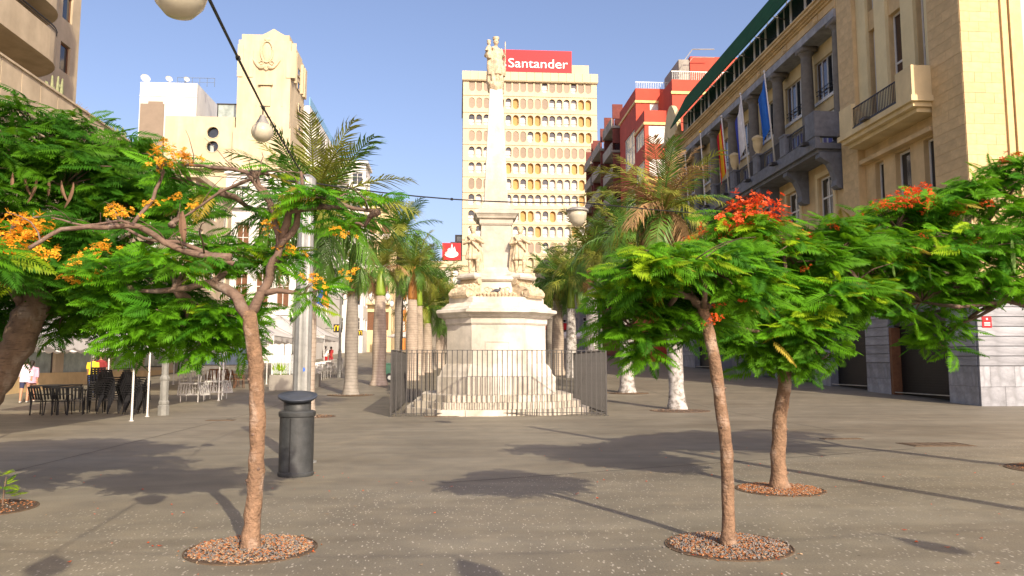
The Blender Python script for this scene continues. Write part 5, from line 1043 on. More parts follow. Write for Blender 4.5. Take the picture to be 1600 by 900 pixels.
# generic backdrop houses: south and street side with real window openings
def house(name, label, x0, x1, y, depth, h, mt, cols, rows, side=None, wm=None, wz0=3.8, ww=1.2, wh=1.8, frame=None, trim=None, srow=None, scols=3):
    z0 = gz(y)-.3; o = thing(name, label, 'building', ((x0+x1)/2, y, z0+.3)); b_ = MB(); ops = []
    for r_ in range(rows):
        for c_ in range(cols): cx = x0+(x1-x0)*(c_+.5)/cols; zz = z0+wz0+r_*(h-wz0)/rows; ops.append((cx-ww/2, cx+ww/2, zz, zz+wh))
    wall_grid(b_, 'S', y, x0, x1, z0, z0+h, ops, .25); sops = []
    if side:
        xs_ = x1 if side == 'E' else x0
        for r_ in range(rows):
            for c_ in range(scols): cy = y+depth*(c_+.5)/scols; zz = z0+wz0+r_*(h-wz0)/rows; sops.append((cy-ww/2, cy+ww/2, zz, zz+wh))
        wall_grid(b_, side, xs_, y, y+depth, z0, z0+h, sops, .25)
    b_.box(x0+.4, x1-.4, y+.4, y+depth, z0, z0+h-.2); b_.add([(x0,y,z0+h),(x1,y,z0+h),(x1,y+depth,z0+h),(x0,y+depth,z0+h)], [(0,1,2,3)]); b_.build('wall', mt, o)
    for q in ops: window(o, 'S', y, *q, .2, (frame or m['white'], wm or m['glass']), 2, [.7])
    for q in sops: window(o, side, xs_, *q, .2, (frame or m['white'], wm or m['glass']), 2, [.7])
    c_ = MB(); c_.box(x0-.35, x1+.35, y-.4, y-.01, z0+h-.5, z0+h-.1)
    if side == 'E': c_.box(x1+.01, x1+.35, y-.01, y+depth, z0+h-.5, z0+h-.1)
    if side == 'W': c_.box(x0-.35, x0-.01, y-.01, y+depth, z0+h-.5, z0+h-.1)
    c_.build('cornice', trim or mt, o); return o
# ---------- left side: near block with curved balconies, x = LX looks to +X
LX = -20.0
nb = thing('balcony_block', 'beige concrete apartment block with curved deep balconies at the plaza edge', 'building', (LX-3, 40, gz(40)))
zp = atx(60,126,LX).z; b_ = MB(); ops = [(30.5,34.5,.9,3.6), (36.4,40,1.0,3.4), (40.8,45.2,1.1,3.5), (46.5,50,1.3,3.6), (51,55,1.4,3.7)]
for r_ in range(4):
    for k in range(7): ops.append((22.5+k*4.6, 25+k*4.6, 5.2+r_*2.6, 6.8+r_*2.6))
wall_grid(b_, 'E', LX, 18, 56, -.3, zp-2.6, ops, .3); wall_grid(b_, 'S', 18, LX-14, LX, -.3, zp-2.6, []); b_.box(LX-14, LX-.5, 18.4, 56, -.3, zp-2.7)
wall_grid(b_, 'S', 56.02, LX-14, LX, -.3, zp-2.6, [])
b_.build('podium_wall', m['concrete'], nb)
for k, q in enumerate(ops): window(nb, 'E', LX, *q, .2, (m['fence'] if k < 5 else m['white'], m['glass_pale'] if k < 5 else m['glass']), 2 if k > 4 else 1, 1, .08)
b_ = MB()
for k in range(24): a = 18+k*1.58; b_.fbox('E', LX, a+.03, a+1.55, zp-2.58, zp-.1, -.15, .12)
b_.fbox('E', LX, 18, 56, zp-.1, zp, -.2, .2); b_.build('terrace_parapet', m['concrete'], nb)
b_ = MB()                                          # sloping canopy over the pavement
b_.loft([[Vector((LX+o, y, z)) for o, z in ((.02,4.4),(.02,4.1),(2.2,3.35),(2.2,3.6))] for y in (34, 56)]); b_.build('canopy', m['concrete_grey'], nb)
st_ = MB(); st_.fbox('E', LX, 34.5, 56, -.2, 1.2, .001, .12); st_.build('stone_skirting', m['stone_wall'], nb)
UX = LX-4.5; uy1 = atx(124,60,UX).y; b_ = MB(); zu = zp+17
wall_grid(b_, 'E', UX, 20, uy1, zp-2.6, zu, [(uy1-2.2,uy1-1.0,zp-2+r_*3.3,zp-.2+r_*3.3) for r_ in range(5)], .3); wall_grid(b_, 'S', 20, UX-10, UX, zp-2.6, zu, []); b_.box(UX-10, UX-.5, 20.3, uy1-.05, zp-2.6, zu-.1); b_.build('upper_wall', m['concrete'], nb)
for r_ in range(5): window(nb, 'E', UX, uy1-2.2, uy1-1, zp-2+r_*3.3, zp-.2+r_*3.3, .2, (m['wood'], m['glass']), 1, 1, .1)
def bal(z, yend, proj):
    out = [(UX+.02, 20.5), (UX+proj, 20.5)]+[(UX+proj, 20.5+(yend-3-20.5)*k/4) for k in range(1,5)]+[(UX+proj*math.cos(t), yend-3+3*math.sin(t)) for t in [k*math.pi/2/9 for k in range(1,9)]]+[(UX+.02, yend)]
    q = MB(); q.prism(out, z-.35, z); q = q.build('balcony', m['concrete'], nb)
    w = MB(); inn = [(UX+(x-UX)*.95, 20.5+(y-20.5)*.992) for x, y in out]; n_ = len(out)
    vs = [(x,y,z+.001) for x,y in out[1:]]+[(x,y,z+1.25) for x,y in out[1:]]+[(x,y,z+.001) for x,y in inn[1:]]+[(x,y,z+1.25) for x,y in inn[1:]]; k_ = n_-1
    w.add(vs, [(i,i+1,k_+i+1,k_+i) for i in range(k_-1)]+[(2*k_+i,3*k_+i,3*k_+i+1,2*k_+i+1) for i in range(k_-1)]+[(k_+i,k_+i+1,3*k_+i+1,3*k_+i) for i in range(k_-1)]); w.build('curved_parapet', m['concrete'], q)
    r_ = MB(); hp_ = [Vector((x,y,z+1.55)) for x,y in out[3:]]
    for a, c_ in zip(hp_, hp_[1:]): r_.bar(a, c_, .05); r_.bar(a-Vector((0,0,.15)), c_-Vector((0,0,.15)), .03)
    r_.build('hand_rail', m['iron'], q)
for k, z in enumerate((zp+2.4, zp+5.25, zp+8.1, zp+11)): bal(z, uy1-7.2, 3.6)
# cactus pots on the terrace
cact = mat('cactus', (.22,.24,.12), .7, .3, 5); dryp = mat('dry_plant', (.35,.25,.12), .9, .3, 5)
for (px, py), lab in zip(((85,128), (186,194)), ('spiky pale cactus on the terrace under the curved balconies', 'small pale cactus at the low end of the terrace parapet')):
    p = atx(px, py+6, LX-.6); p.z = zp-.9; o = thing('cactus', lab, 'plant', p); q = MB(); q.lathe([(.3,0),(.4,.5),(.36,.55)], 12, p); q.build('pot', m['concrete'], o)
    q = MB()
    for i in range(9): a = i*.7; q.tube([p+Vector((.1*math.cos(a),.1*math.sin(a),.5)), p+Vector((.35*math.cos(a),.35*math.sin(a),1.1)), p+Vector((.38*math.cos(a),.38*math.sin(a),1.5+.5*random.random()))], [.09,.1,.04], 7)
    q.build('stems', cact, o, True)
p = atx(115,148,LX-.6); p.z = zp-.9; o = thing('dry_shrub', 'tuft of dry brown twigs on the terrace parapet', 'plant', p); q = MB(); q.lathe([(.3,0),(.4,.5),(.36,.55)], 12, p); q.build('pot', m['concrete'], o); q = MB()
for i in range(90): a = random.uniform(0,6.28); e = random.uniform(.3,1.4); L = random.uniform(.5,1.2); q.tube([p+Vector((0,0,.5)), p+Vector((L*.5*math.cos(a)*math.cos(e),L*.5*math.sin(a)*math.cos(e),.5+L*.55*math.sin(e))), p+Vector((L*math.cos(a)*math.cos(e),L*math.sin(a)*math.cos(e),.5+L*.9*math.sin(e)))], [.015,.012,.006], 4, False)
q.build('twigs', dryp, o)
# ---------- art deco tower building, front looks to -Y at TY
TY = 80.0; X = lambda px, py=200: at(px, py, TY).x; Z = lambda py, px=400: at(px, py, TY).z
tw = thing('art_deco_building', 'cream art deco building with a tall carved corner tower and twin round windows', 'building', (X(400), TY, gz(TY)))
b_ = MB(); tx0, tx1, tz = X(364), at(458,70,TY).x, Z(56); xw0 = X(254); zw = Z(181)
b_.box(tx0, tx1, TY, TY+7.5, 0, Z(200)); b_.box(tx0+.25, tx1-.2, TY+.12, TY+7.3, Z(200), Z(62))
b_.box(tx0+.5, tx1-.45, TY+.3, TY+7, Z(62), Z(52)); gxc = X(422); b_.loft([[Vector((gxc+dx_, yy, Z(52)+dz)) for dx_, dz in ((-1.2,0),(1.2,0),(.8,.2),(0,.7),(-.8,.2))] for yy in (TY+.32, TY+1.5)])
b_.build('tower_wall', m['tower'], tw)
# pilaster strips, cartouche panel
for a, c_, o, t_ in ((367,376,.1,70), (385,392,.08,78), (444,452,.08,78), (452,459.5,.1,66), (398,400,.05,78), (438,440,.05,78)): q = MB(); q.fbox('S', TY+.12, X(a), X(c_), Z(120 if o > .07 else 165), Z(t_), 0, o); q.build('pilaster', m['tower'], tw)
q = MB(); q.fbox('S', TY+.12, X(404), X(422), Z(182), Z(180), 0, .1); q.fbox('S', TY, X(402), X(424), Z(133), Z(130), -.1, .2); q.fbox('S', TY, X(405), X(421), Z(165), Z(134), -.1, .0)
q.build('blind_window', m['tower'], tw)
q = MB(); cx_, cz_ = X(413), Z(80); n_ = 26
q.tube([(cx_+.62*math.cos(a), TY+.05, cz_+1.15*math.sin(a)) for a in [i*6.2832/n_ for i in range(n_+1)]], .1, 6); q.ell((cx_, TY+.14, cz_), (.5,.12,1.0)); q.ell((cx_, TY+.05, cz_+1.35), (.3,.14,.22))
for s in (-1, 1):
    q.tube([(cx_+s*(.15+.35*t), TY+.02, cz_-1.55-.35*math.sin(t*1.1)+.12*t) for t in [i*.45 for i in range(9)]], [.2,.22,.22,.2,.18,.16,.14,.12,.06], 6)
    q.tube([(cx_+s*(.55+.2*math.cos(t)), TY+.05, cz_-1.2+.2*math.sin(t)) for t in [i*.6 for i in range(10)]], .07, 5)
for i in range(5): q.ell((cx_+(i-2)*.14, TY+.03, cz_-1.75-.1*(2-abs(i-2))), (.1,.12,.16), 7, 5)
q.build('cartouche', m['tower'], tw)
q = MB(); sx1 = tx1                        # slit windows and pilasters on the street side of the tower
for a, c_, o in ((.3,1.2,.1), (6.2,7.2,.1), (1.9,2.3,.08), (5.2,5.6,.08)): q = MB(); q.fbox('E', sx1-.2, TY+a, TY+c_, Z(118), Z(70), 0, .2+o); q.build('pilaster', m['tower'], tw)
for zz in (90, 112, 150, 185): window(tw, 'E', sx1+.01 if zz > 125 else sx1-.19, TY+3.1, TY+4.5, Z(zz+8), Z(zz-6), -.05, (m['tower'], m['glass']), 1, 1, .12)
b_ = MB(); zc0, zc1 = Z(228), Z(206); rcx = X(330); rr = (X(340)-X(320))/2
# wing with two real round openings
xm0, xm1 = rcx-1.2, rcx+1.2; zmid = (zc0+zc1)/2
wall_grid(b_, 'S', TY+.6, xw0, tx0, Z(262), zw, [(xm0,xm1,zc0-(zc1-zc0)/2-.25,zc1+(zc1-zc0)/2+.25)], .01)
def roundhole(cz, z0, z1):
    st = [(rcx+rr*math.cos(a), cz+rr*math.sin(a)) for a in [k*6.28318/24 for k in range(24)]]; cell_with_hole(b_, xm0, xm1, z0, z1, st, TY+.6, .4)
roundhole(zc1, zmid, zc1+(zc1-zc0)/2+.25); roundhole(zc0, zc0-(zc1-zc0)/2-.25, zmid)
b_.box(xw0, tx0, TY+1.1, TY+9, 0, zw-.05); b_.add([(xw0,TY+.6,zw),(tx0,TY+.6,zw),(tx0,TY+1.2,zw),(xw0,TY+1.2,zw)], [(0,1,2,3)]); b_.add([(xw0,TY+.6,Z(262)),(xw0,TY+1.2,Z(262)),(xw0,TY+1.2,zw),(xw0,TY+.6,zw)], [(0,1,2,3)]); b_.build('wing_wall', m['tower'], tw)
for cz in (zc0, zc1):
    q = MB(); q.add([(rcx+rr*1.05*math.cos(a), TY+.95, cz+rr*1.05*math.sin(a)) for a in [k*6.28318/24 for k in range(24)]], [tuple(range(24))]); w_ = q.build('round_window', m['glass'], tw)
    q = MB(); q.tube([(rcx+rr*math.cos(a), TY+.6, cz+rr*math.sin(a)) for a in [k*6.28318/24 for k in range(25)]], .06, 5); q.build('frame', m['tower'], w_)
    if cz == zc0:
        q = MB(); q.box(rcx-.3,rcx+.05,TY+.9,TY+.94,cz-rr*.8,cz+rr*.3); q.build('curtain', m['glass_pale'], w_)
# white penthouse and glass screens
ph_ = MB(); XP = lambda px: at(px,140,TY+6).x; ZP = lambda py: at(300,py,TY+6).z; ph_.box(XP(219), XP(308), TY+6, TY+14, zw-8, ZP(130)); ph_.box(XP(219)-.05, XP(308)+.05, TY+5.95, TY+5.99, ZP(152), ZP(151)); ph_.build('penthouse', m['white'], tw)
q = MB(); pz_ = ZP(130)
for k in range(6): u = X(234)+(X(298)-X(234))*k/5; q.bar((u,TY+7,pz_),(u,TY+7,pz_+1.0),.06)
q.bar((X(234),TY+7,pz_+1.0),(X(298),TY+7,pz_+1.0),.06); q.bar((X(234),TY+7,pz_+.5),(X(298),TY+7,pz_+.5),.04); q.build('roof_railing', m['shutter'], tw)
for px_, s_ in ((222,.55), (259,.4), (287,.35)):
    d_ = thing('satellite_dish', 'white satellite dish on the penthouse roof, ' + {222: 'at the outer corner', 259: 'in front of the blue railing', 287: 'nearest the glass screen'}[px_], 'satellite dish', (XP(px_), TY+6.6, pz_))
    q = MB(); q.lathe([(.02,0),(s_*.5,.05),(s_*.9,.25),(s_*.95,.3)], 14, (0,0,0), False); dd = q.build('dish', m['white'], d_, off=(0,0,0)); dd.location = (0,0,.5); dd.rotation_euler = (R(70),0,R(35))
    q = MB(); q.bar((0,0,0),(0,0,.5),.06); q.build('mast', m['galv'], d_, off=(0,0,0))
q = MB(); q.box(XP(233), XP(256), TY+5.9, TY+5.98, ZP(178), ZP(160)); q.build('penthouse_window', m['brown_blind'], tw)
q = MB(); q.box(X(324), X(363), TY+3, TY+3.1, zw-.5, Z(150)); q.box(X(324), X(324)+.1, TY+3, TY+7, zw-.5, Z(150)); gsc = q.build('glass_screen', m['glass_pale'], tw)
q = MB(); q.box(X(323), X(364), TY+2.9, TY+3.2, Z(150), Z(148.5)); q.build('screen_rail', m['fence'], gsc)
q = MB(); q.box(X(214), X(252), TY+.5, TY+5, zw-9, zw-2.2); q.box(X(214), X(252), TY+.52, TY+.6, zw-2.2, Z(163)); q.box(X(214), X(214)+.1, TY+.6, TY+6, zw-2.2, Z(163)); q.build('mesh_screen', m['brown_blind'], tw)
# white facade below the tower with balustrades and arched windows
wf = thing('white_palace', 'white ornate facade with balustrades and arched windows below the art deco tower', 'building', (X(400), TY-3, gz(TY)))
WYf = TY-4; XW = lambda px: at(px,300,WYf).x; ZW = lambda py: at(400,py,WYf).z; b_ = MB(); ops = []
for k in range(5):
    c_ = XW(300)+ (XW(462)-XW(300))*(k+.5)/5
    for a, c2 in ((ZW(405),ZW(348)), (ZW(480),ZW(425))): ops.append((c_-.6,c_+.6,a,c2))
zt = ZW(318); wall_grid(b_, 'S', WYf, XW(290), XW(470), gz(WYf)-.3, zt, ops, .35); b_.box(XW(290), XW(470), WYf+.6, TY-.05, 0, zt-.1); wall_grid(b_, 'E', XW(470), WYf, TY+14, gz(WYf)-.3, zt, [(WYf+2+k*3.4,WYf+3.6+k*3.4,zt-5.4,zt-2.4) for k in range(5)]+[(WYf+2+k*3.4,WYf+3.6+k*3.4,zt-10.4,zt-7.4) for k in range(5)], .3); b_.box(XW(440), XW(470)-.4, TY+.2, TY+14, 0, zt-.1); b_.add([(XW(290),WYf,zt),(XW(470),WYf,zt),(XW(470),TY,zt),(XW(290),TY,zt)], [(0,1,2,3)])
wall_grid(b_, 'S', WYf+2.2, XW(342), XW(466), zt, ZW(258), [(XW(350)+k*3.2,XW(350)+k*3.2+1.9,zt+1.0,ZW(283)) for k in range(3)], .3); b_.box(XW(342), XW(466), WYf+2.7, TY-.05, zt, ZW(258)-.1)
b_.build('wall', m['white'], wf)
for q in ops: window(wf, 'S', WYf, *q, .25, (m['white'], m['wood']), 2, [.6]); q_ = MB(); q_.loft([[Vector(((q[0]+q[1])/2+.75*math.cos(a), yy, q[3]+.6*math.sin(a))) for a in [k*math.pi/8 for k in range(9)]] for yy in (WYf-.12, WYf-.01)]); q_.build('window_arch', m['white'], wf)
for k in range(3): window(wf, 'S', WYf+2.2, XW(350)+k*3.2, XW(350)+k*3.2+1.9, zt+1.0, ZW(283), .25, (m['white'], m['glass']), 2, [.6])
for k in range(5):
    for dz in (5.4, 10.4): window(wf, 'E', XW(470), WYf+2+k*3.4, WYf+3.6+k*3.4, zt-dz, zt-dz+3, .25, (m['white'], m['wood']), 2, [.6])
q = MB(); q.box(XW(288), XW(472), WYf-.5, WYf-.01, zt-.5, zt); q.box(XW(340), XW(468), WYf+1.9, WYf+2.19, ZW(258)-.4, ZW(258)); q.build('cornice', m['white'], wf)
q = MB(); q.box(XW(290), XW(470), WYf-.4, WYf-.2, zt+1.15, zt+1.35); q.box(XW(290), XW(470), WYf-.4, WYf-.2, zt+.002, zt+.15); ba = q.build('balustrade', m['white'], wf)
for k in range(46): u = XW(290)+.2+k*(XW(470)-XW(290)-.4)/45; q = MB(); (q.lathe([(.07,.15),(.12,.35),(.05,.8),(.09,1.15)], 7, (u, WYf-.3, zt)) if k % 6 else q.box(u-.25,u+.25,WYf-.42,WYf-.18,zt+.15,zt+1.15)); q.build('baluster', m['white'], ba)
# white receding block with blue glass parapet, right of the tower
wb = thing('white_terraced_block', 'white apartment block with blue glass roof parapet behind the art deco tower', 'building', (tx1, TY+14, gz(TY+14)))
b_ = MB(); x_ = tx1+.4; zb_ = at(480,165,TY+7.8).z; yb_ = TY+7.8
wops = [(yb_+1.5+k*4.2, yb_+3.9+k*4.2, zb_-3.2-3.3*r_, zb_-1.0-3.3*r_) for k in range(6) for r_ in range(6)]
wall_grid(b_, 'E', x_, yb_, yb_+28, 0, zb_, wops, .5); wall_grid(b_, 'S', yb_, x_-6, x_, 0, zb_, []); b_.box(x_-6, x_-.6, yb_+.3, yb_+28, 0, zb_-.1); b_.build('wall', m['white'], wb)
for k, q in enumerate(wops): window(wb, 'E', x_, *q, .4, (m['white'], m['glass']), 2, 1)
for r_ in range(5):
    for k in range(6): q = MB(); q.box(x_+.001, x_+1.0, yb_+1.2+k*4.2, yb_+4.2+k*4.2, zb_-3.5-3.3*r_, zb_-3.3-3.3*r_); q.box(x_+.9, x_+1.0, yb_+1.2+k*4.2, yb_+4.2+k*4.2, zb_-3.3-3.3*r_, zb_-2.4-3.3*r_); q.build('balcony', m['white'], wb)
q = MB(); q.box(x_-.1, x_+.02, yb_, yb_+28, zb_, zb_+1.0); q.build('glass_parapet', mat('blue_glass_parapet', (.2,.42,.6), .15, .1), wb)
# street houses further along
SX = at(530,450,112).x
house('cream_street_house', 'cream street house with grey shop awnings behind the white parasols', X(462)-2, at(500,450,102).x, 102, 9, 19, m['yellow_wall'], 3, 4, 'E', wm=m['glass'], wh=2.2, scols=3)
house('pale_balcony_house', 'pale street house with glass balconies beside the fruiting palm', at(505,450,118).x-4, at(568,450,118).x, 118, 6, 30, m['white'], 4, 7, 'E', wm=m['glass'], ww=1.6, scols=2)
yh = house('yellow_corner_house', 'yellow corner house with dark arched shutters and a fast food doorway', at(570,450,124).x, at(612,450,124).x, 124, 14, 24, m['yellow_wall'], 2, 4, 'E', wm=m['wood'], ww=1.3, wh=2.9, frame=m['wood'])
for k in range(3):
    q = MB(); z_ = gz(124)+7.8+k*5.05; xa, xb = at(572,450,124).x, at(611,450,124).x; q.box(xa, xb, 123.0, 123.98, z_-.25, z_); q.build('balcony', m['yellow_wall'], yh)
    q = MB(); q.box(xa, xb, 123.0, 123.08, z_+.9, z_+1.0)
    for i in range(16): u = xa+.2+(xb-xa-.4)*i/15; q.box(u-.05,u+.05,123.0,123.08,z_+.001,z_+.9)
    q.build('balcony_balusters', m['white'], yh)
q = MB(); dx0, dx1 = at(602,520,124).x, at(612,520,124).x; q.box(at(594,520,124).x, at(603,520,124).x, 123.9, 123.99, gz(124)-.2, gz(124)+2.9); q.build('doorway', m['glass'], yh)
house('orange_street_house', 'orange street house seen between the pinkish palm trunks', at(612,450,140).x, at(632,450,140).x, 140, 12, 19, m['orange_wall'], 3, 4, 'E', wm=m['pale_blind'])
house('brick_street_house', 'reddish brown street house at the far end of the left palm row', at(630,450,146).x, at(660,450,146).x, 148, 8, 17, m['dark_red'], 3, 4, 'E')
house('far_pink_house', 'pale far house closing the street behind the palm clump', at(655,450,160).x, at(692,450,160).x, 162, 8, 14, m['concrete'], 4, 3)
house('grey_shop_house', 'grey stone house with red shop band behind the monument', at(850,450,120).x, at(905,450,120).x, 120, 14, 15, m['concrete_grey'], 4, 3, 'W', wm=m['glass'])
q = MB(); xa, xb = at(852,503,119.4).x, at(905,503,119.4).x; q.box(xa, xb, 118.6, 119.95, gz(119)+3.6, gz(119)+4.6); rs = q.build('shop_band', m['red_sign'], None, off=((xa+xb)/2,119.95,gz(119)+3.6)); tag(rs, 'long red shop fascia at the foot of the grey stone house', 'sign')
house('dark_stone_house', 'dark stone house behind the whitewashed palms beside the brown block', at(905,450,108).x, at(1000,450,108).x, 108, 12, 15, m['grey_stone'], 4, 3, 'W', wm=m['glass'])
house('cream_rear_house', 'plain cream house at the far left behind the balcony block', LX-22, LX-1, 62, 10, 16, m['concrete'], 6, 4, 'E', wm=m['glass'])
bs = thing('blue_shutter_shop', 'low shopfront with blue-grey slatted shutters behind the marquees', 'building', (LX+1, 66, gz(66)))
b_ = MB(); b_.box(LX-6, LX+1, 57, 75, 0, gz(66)+4.2); b_.build('wall', m['concrete_grey'], bs)
for k in range(22): q = MB(); zz = gz(66)+.2+k*.14; q.box(LX+1.001, LX+1.06, 57.5, 74.5, zz, zz+.12); q.build('slat', m['shutter'], bs)
for y0 in (60, 63.5): q = MB(); q.box(LX+1.07, LX+1.12, y0, y0+1.1, gz(66)+1.2, gz(66)+2.7); q.build('poster', m['sign_white'] if y0 > 61 else mat('blue_poster', (.06,.25,.55), .5), bs)
# ------------------------------------------------------------------ street furniture
random.seed(51)
def litter_bin(x, y):
    o = thing('litter_bin', 'dark metal cylindrical litter bin with a tilted hood in front of the galvanised pole', 'litter bin', (x, y, 0))
    q = MB(); q.lathe([(.255,.0),(.262,.02),(.262,.05),(.25,.06),(.25,.86),(.265,.87),(.27,.89),(.27,.93),(.255,.95),(.21,.96)], 36, (x,y,0)); q.build('body', m['bin'], o, True).data.set_sharp_from_angle(angle=.6)
    q = MB()
    for a in (-1.75, .6, 2.5): q.bar((x+.251*math.cos(a), y+.251*math.sin(a), .08), (x+.251*math.cos(a), y+.251*math.sin(a), .85), .012)
    q.build('seam', m['black'], o)
    q = MB(); N = 22; a0, a1 = R(-250), R(20)           # hood wall, open on the street side
    for r_, (z0, z1) in ((.2, (.955, 1.09)),):
        q.loft([[Vector((x+rr*math.cos(a0+(a1-a0)*k/N), y+rr*math.sin(a0+(a1-a0)*k/N), z)) for k in range(N+1)] for rr, z in ((.2,.955),(.2,1.1),(.192,1.1),(.192,.955))], False, False)
    q.build('hood_wall', m['bin'], o, True)
    q = MB(); q.lathe([(.0,1.085),(.2,1.09),(.245,1.10),(.285,1.135),(.292,1.15),(.285,1.16),(.2,1.15),(.1,1.14),(.02,1.138)], 36, (x,y,0)); q.v = [(a,b2,c2+(b2-y)*.2-(a-x)*.03+.02) for a,b2,c2 in q.v]; q.build('hood', mat('bin_hood', (.05,.06,.08), .45, .3, 5, stain=.2), o, True)
    q = MB(); q.lathe([(.18,.0),(.18,.002)], 20, (x,y,.97)); q.build('ash_plate', m['black'], o)
litter_bin(-2.38, 11.8)
def steel_pole(label, x, y, h, r):
    o = thing('cable_pole', label, 'pole', (x, y, gz(y))); q = MB(); n_ = 24; z = gz(y)
    q.loft([[Vector((x+rr*(1+(.035 if k % 2 else -.02))*math.cos(6.28318*k/n_), y+rr*(1+(.035 if k % 2 else -.02))*math.sin(6.28318*k/n_), z+zz)) for k in range(n_)] for rr, zz in ((r,0),(r*.96,h*.5),(r*.86,h))]); q.build('shaft', m['galv'], o)
    q = MB(); q.lathe([(r*1.05,-.12),(r*1.05,.0),(r*.6,.06),(.02,.09)], 16, (x,y,z+h)); q.build('cap', m['galv'], o)
    q = MB(); q.lathe([(r*1.9,.0),(r*1.9,.02),(r*1.1,.03)], 16, (x,y,z)); q.build('base_plate', m['galv'], o)
    for zz in (h-.3, h-.55): q = MB(); q.lathe([(r*1.02,-.03),(r*1.1,-.03),(r*1.1,.03),(r*1.02,.03)], 16, (x,y,z+zz), False); q.build('clamp_ring', m['fence'], o)
    q = MB(); q.lathe([(.035,0),(.035,.004)], 12, (0,0,0)); st = q.build('sticker', mat('blue_sticker', (.05,.15,.6), .5), o, off=(0,0,0)); st.location = (r*.3, -r*.93, 1.55); st.rotation_euler = (R(90),0,0)
    return o
pt = at(480,280,13.3); steel_pole('thick galvanised steel pole rising behind the litter bin', pt.x, 13.3, pt.z, .147)
ptop = Vector((pt.x, 13.3, pt.z-.05))
steel_pole('tall galvanised pole at the shop side casting its long shadow over the paving', 7.07, 6.85, 8.6, .11)
for x_, lab in ((-8., 'galvanised pole holding the overhead lamp cable on the marquee side'), (11., 'galvanised pole holding the overhead lamp cable on the jeweller side')): steel_pole(lab, x_, .3, 5.0, .11)
frost = mat('frosted_lamp_glass', (.62,.58,.45), .18, .12, 6, spec=.6, trans=.35); lampgrey = mat('lamp_cap_grey', (.3,.29,.26), .5, .2, 6, metal=.3)
def hang_lamp(label, p, r, kind='globe'):
    """p: where the cable passes; the lamp hangs from it"""
    o = thing('hanging_lamp', label, 'lamp', p, 'lamps hung on the plaza cables'); x, y, z = p; q = MB(); q.bar((x,y,z),(x,y,z-.12),.012); q.build('hook', m['cable'], o)
    q = MB()
    if kind == 'globe':
        q.lathe([(.03,-.1),(r*.3,-.13),(r*.55,-.13-r*.4),(r*.7,-.13-r*.75)], 20, p, False); q.build('cap', lampgrey, o, True)
        c = z-.13-r*1.35; q = MB(); q.lathe([(r*math.sin(t), -.13-r*1.35-r*math.cos(t)*.95) for t in [.05+2.5*i/12 for i in range(13)]], 24, p); q.build('globe', frost, o, True)
    else:
        q.lathe([(.04,-.1),(r*.8,-.12),(r*1.12,-.16),(r*1.15,-.19),(r,-.2)], 24, p, False); q.build('cap', lampgrey, o, True)
        q = MB(); q.lathe([(r*.98,-.2),(r*.9,-.2-r*.5),(r*.75,-.2-r*1.0),(r*.45,-.2-r*1.35),(.02,-.2-r*1.42)], 24, p); q.build('globe', frost, o, True)
    return o
def cable(label, pts, r=.009, sag=.0):
    q = MB(); P_ = []
    for a, c_ in zip(pts, pts[1:]):
        a = Vector(a); c_ = Vector(c_); P_ += [a.lerp(c_, k/8)-Vector((0,0,sag*4*(k/8)*(1-k/8))) for k in range(8)]
    P_.append(Vector(pts[-1])); q.tube(P_, r, 6); o = thing('lamp_cable', label, 'cable', P_[0]); q.build('cable', m['cable'], o)
    q = MB()
    for k in range(4, len(P_)-1, 4): d = (P_[k+1]-P_[k]).normalized(); q.tube([P_[k]-d*.02, P_[k]+d*.02], r*2.0, 6)
    q.build('cable_clip', m['cable'], o, kind='stuff')
l1 = at(285,-88,4.1); l2 = at(411,168,9.3); l3 = at(902,316,15.0); xl = Vector((-.9,.4,4.4))
cable('black lamp cable running overhead from the camera side to the galvanised pole', [xl, l1, l2, ptop], .012, .01)
hang_lamp('big cream globe lamp on the overhead cable against the open sky', l1-Vector((0,0,-.02)), .165, 'bowl'); hang_lamp('small globe lamp on the cable in front of the carved tower', l2, .13)
wr = atx(1345,346,FX-.1); wl = atx(240,263,LX+.1)
cable('thin cable from the galvanised pole past the obelisk to the classical building', [ptop, l3, wr], .012, .12)
cable('thin cable from the galvanised pole to the beige balcony block', [ptop, wl], .012, .1)
hang_lamp('flat-capped lamp hanging on the thin cable beside the obelisk', l3, .2, 'bowl')
cable('cable crossing high over the open paving between two galvanised poles', [(-8,.3,4.95), (-.9,.4,4.4), (2.6,0,4.4), (6.8,.4,4.5), (11,.3,4.95)], .008, .05)
for p, lab in (((-.9,.4,4.4), 'globe lamp on the crossing cable where the pole cable joins it'), ((2.6,0,4.4), 'globe lamp in the middle of the crossing cable'), ((6.8,.4,4.5), 'globe lamp of the crossing cable next to the tall shop-side pole')): hang_lamp(lab, Vector(p), .165)
lp_m = mat('lamp_post_grey', (.2,.2,.18), .6, .2, 5); lant = mat('lantern_glass', (.75,.74,.68), .3, .05)
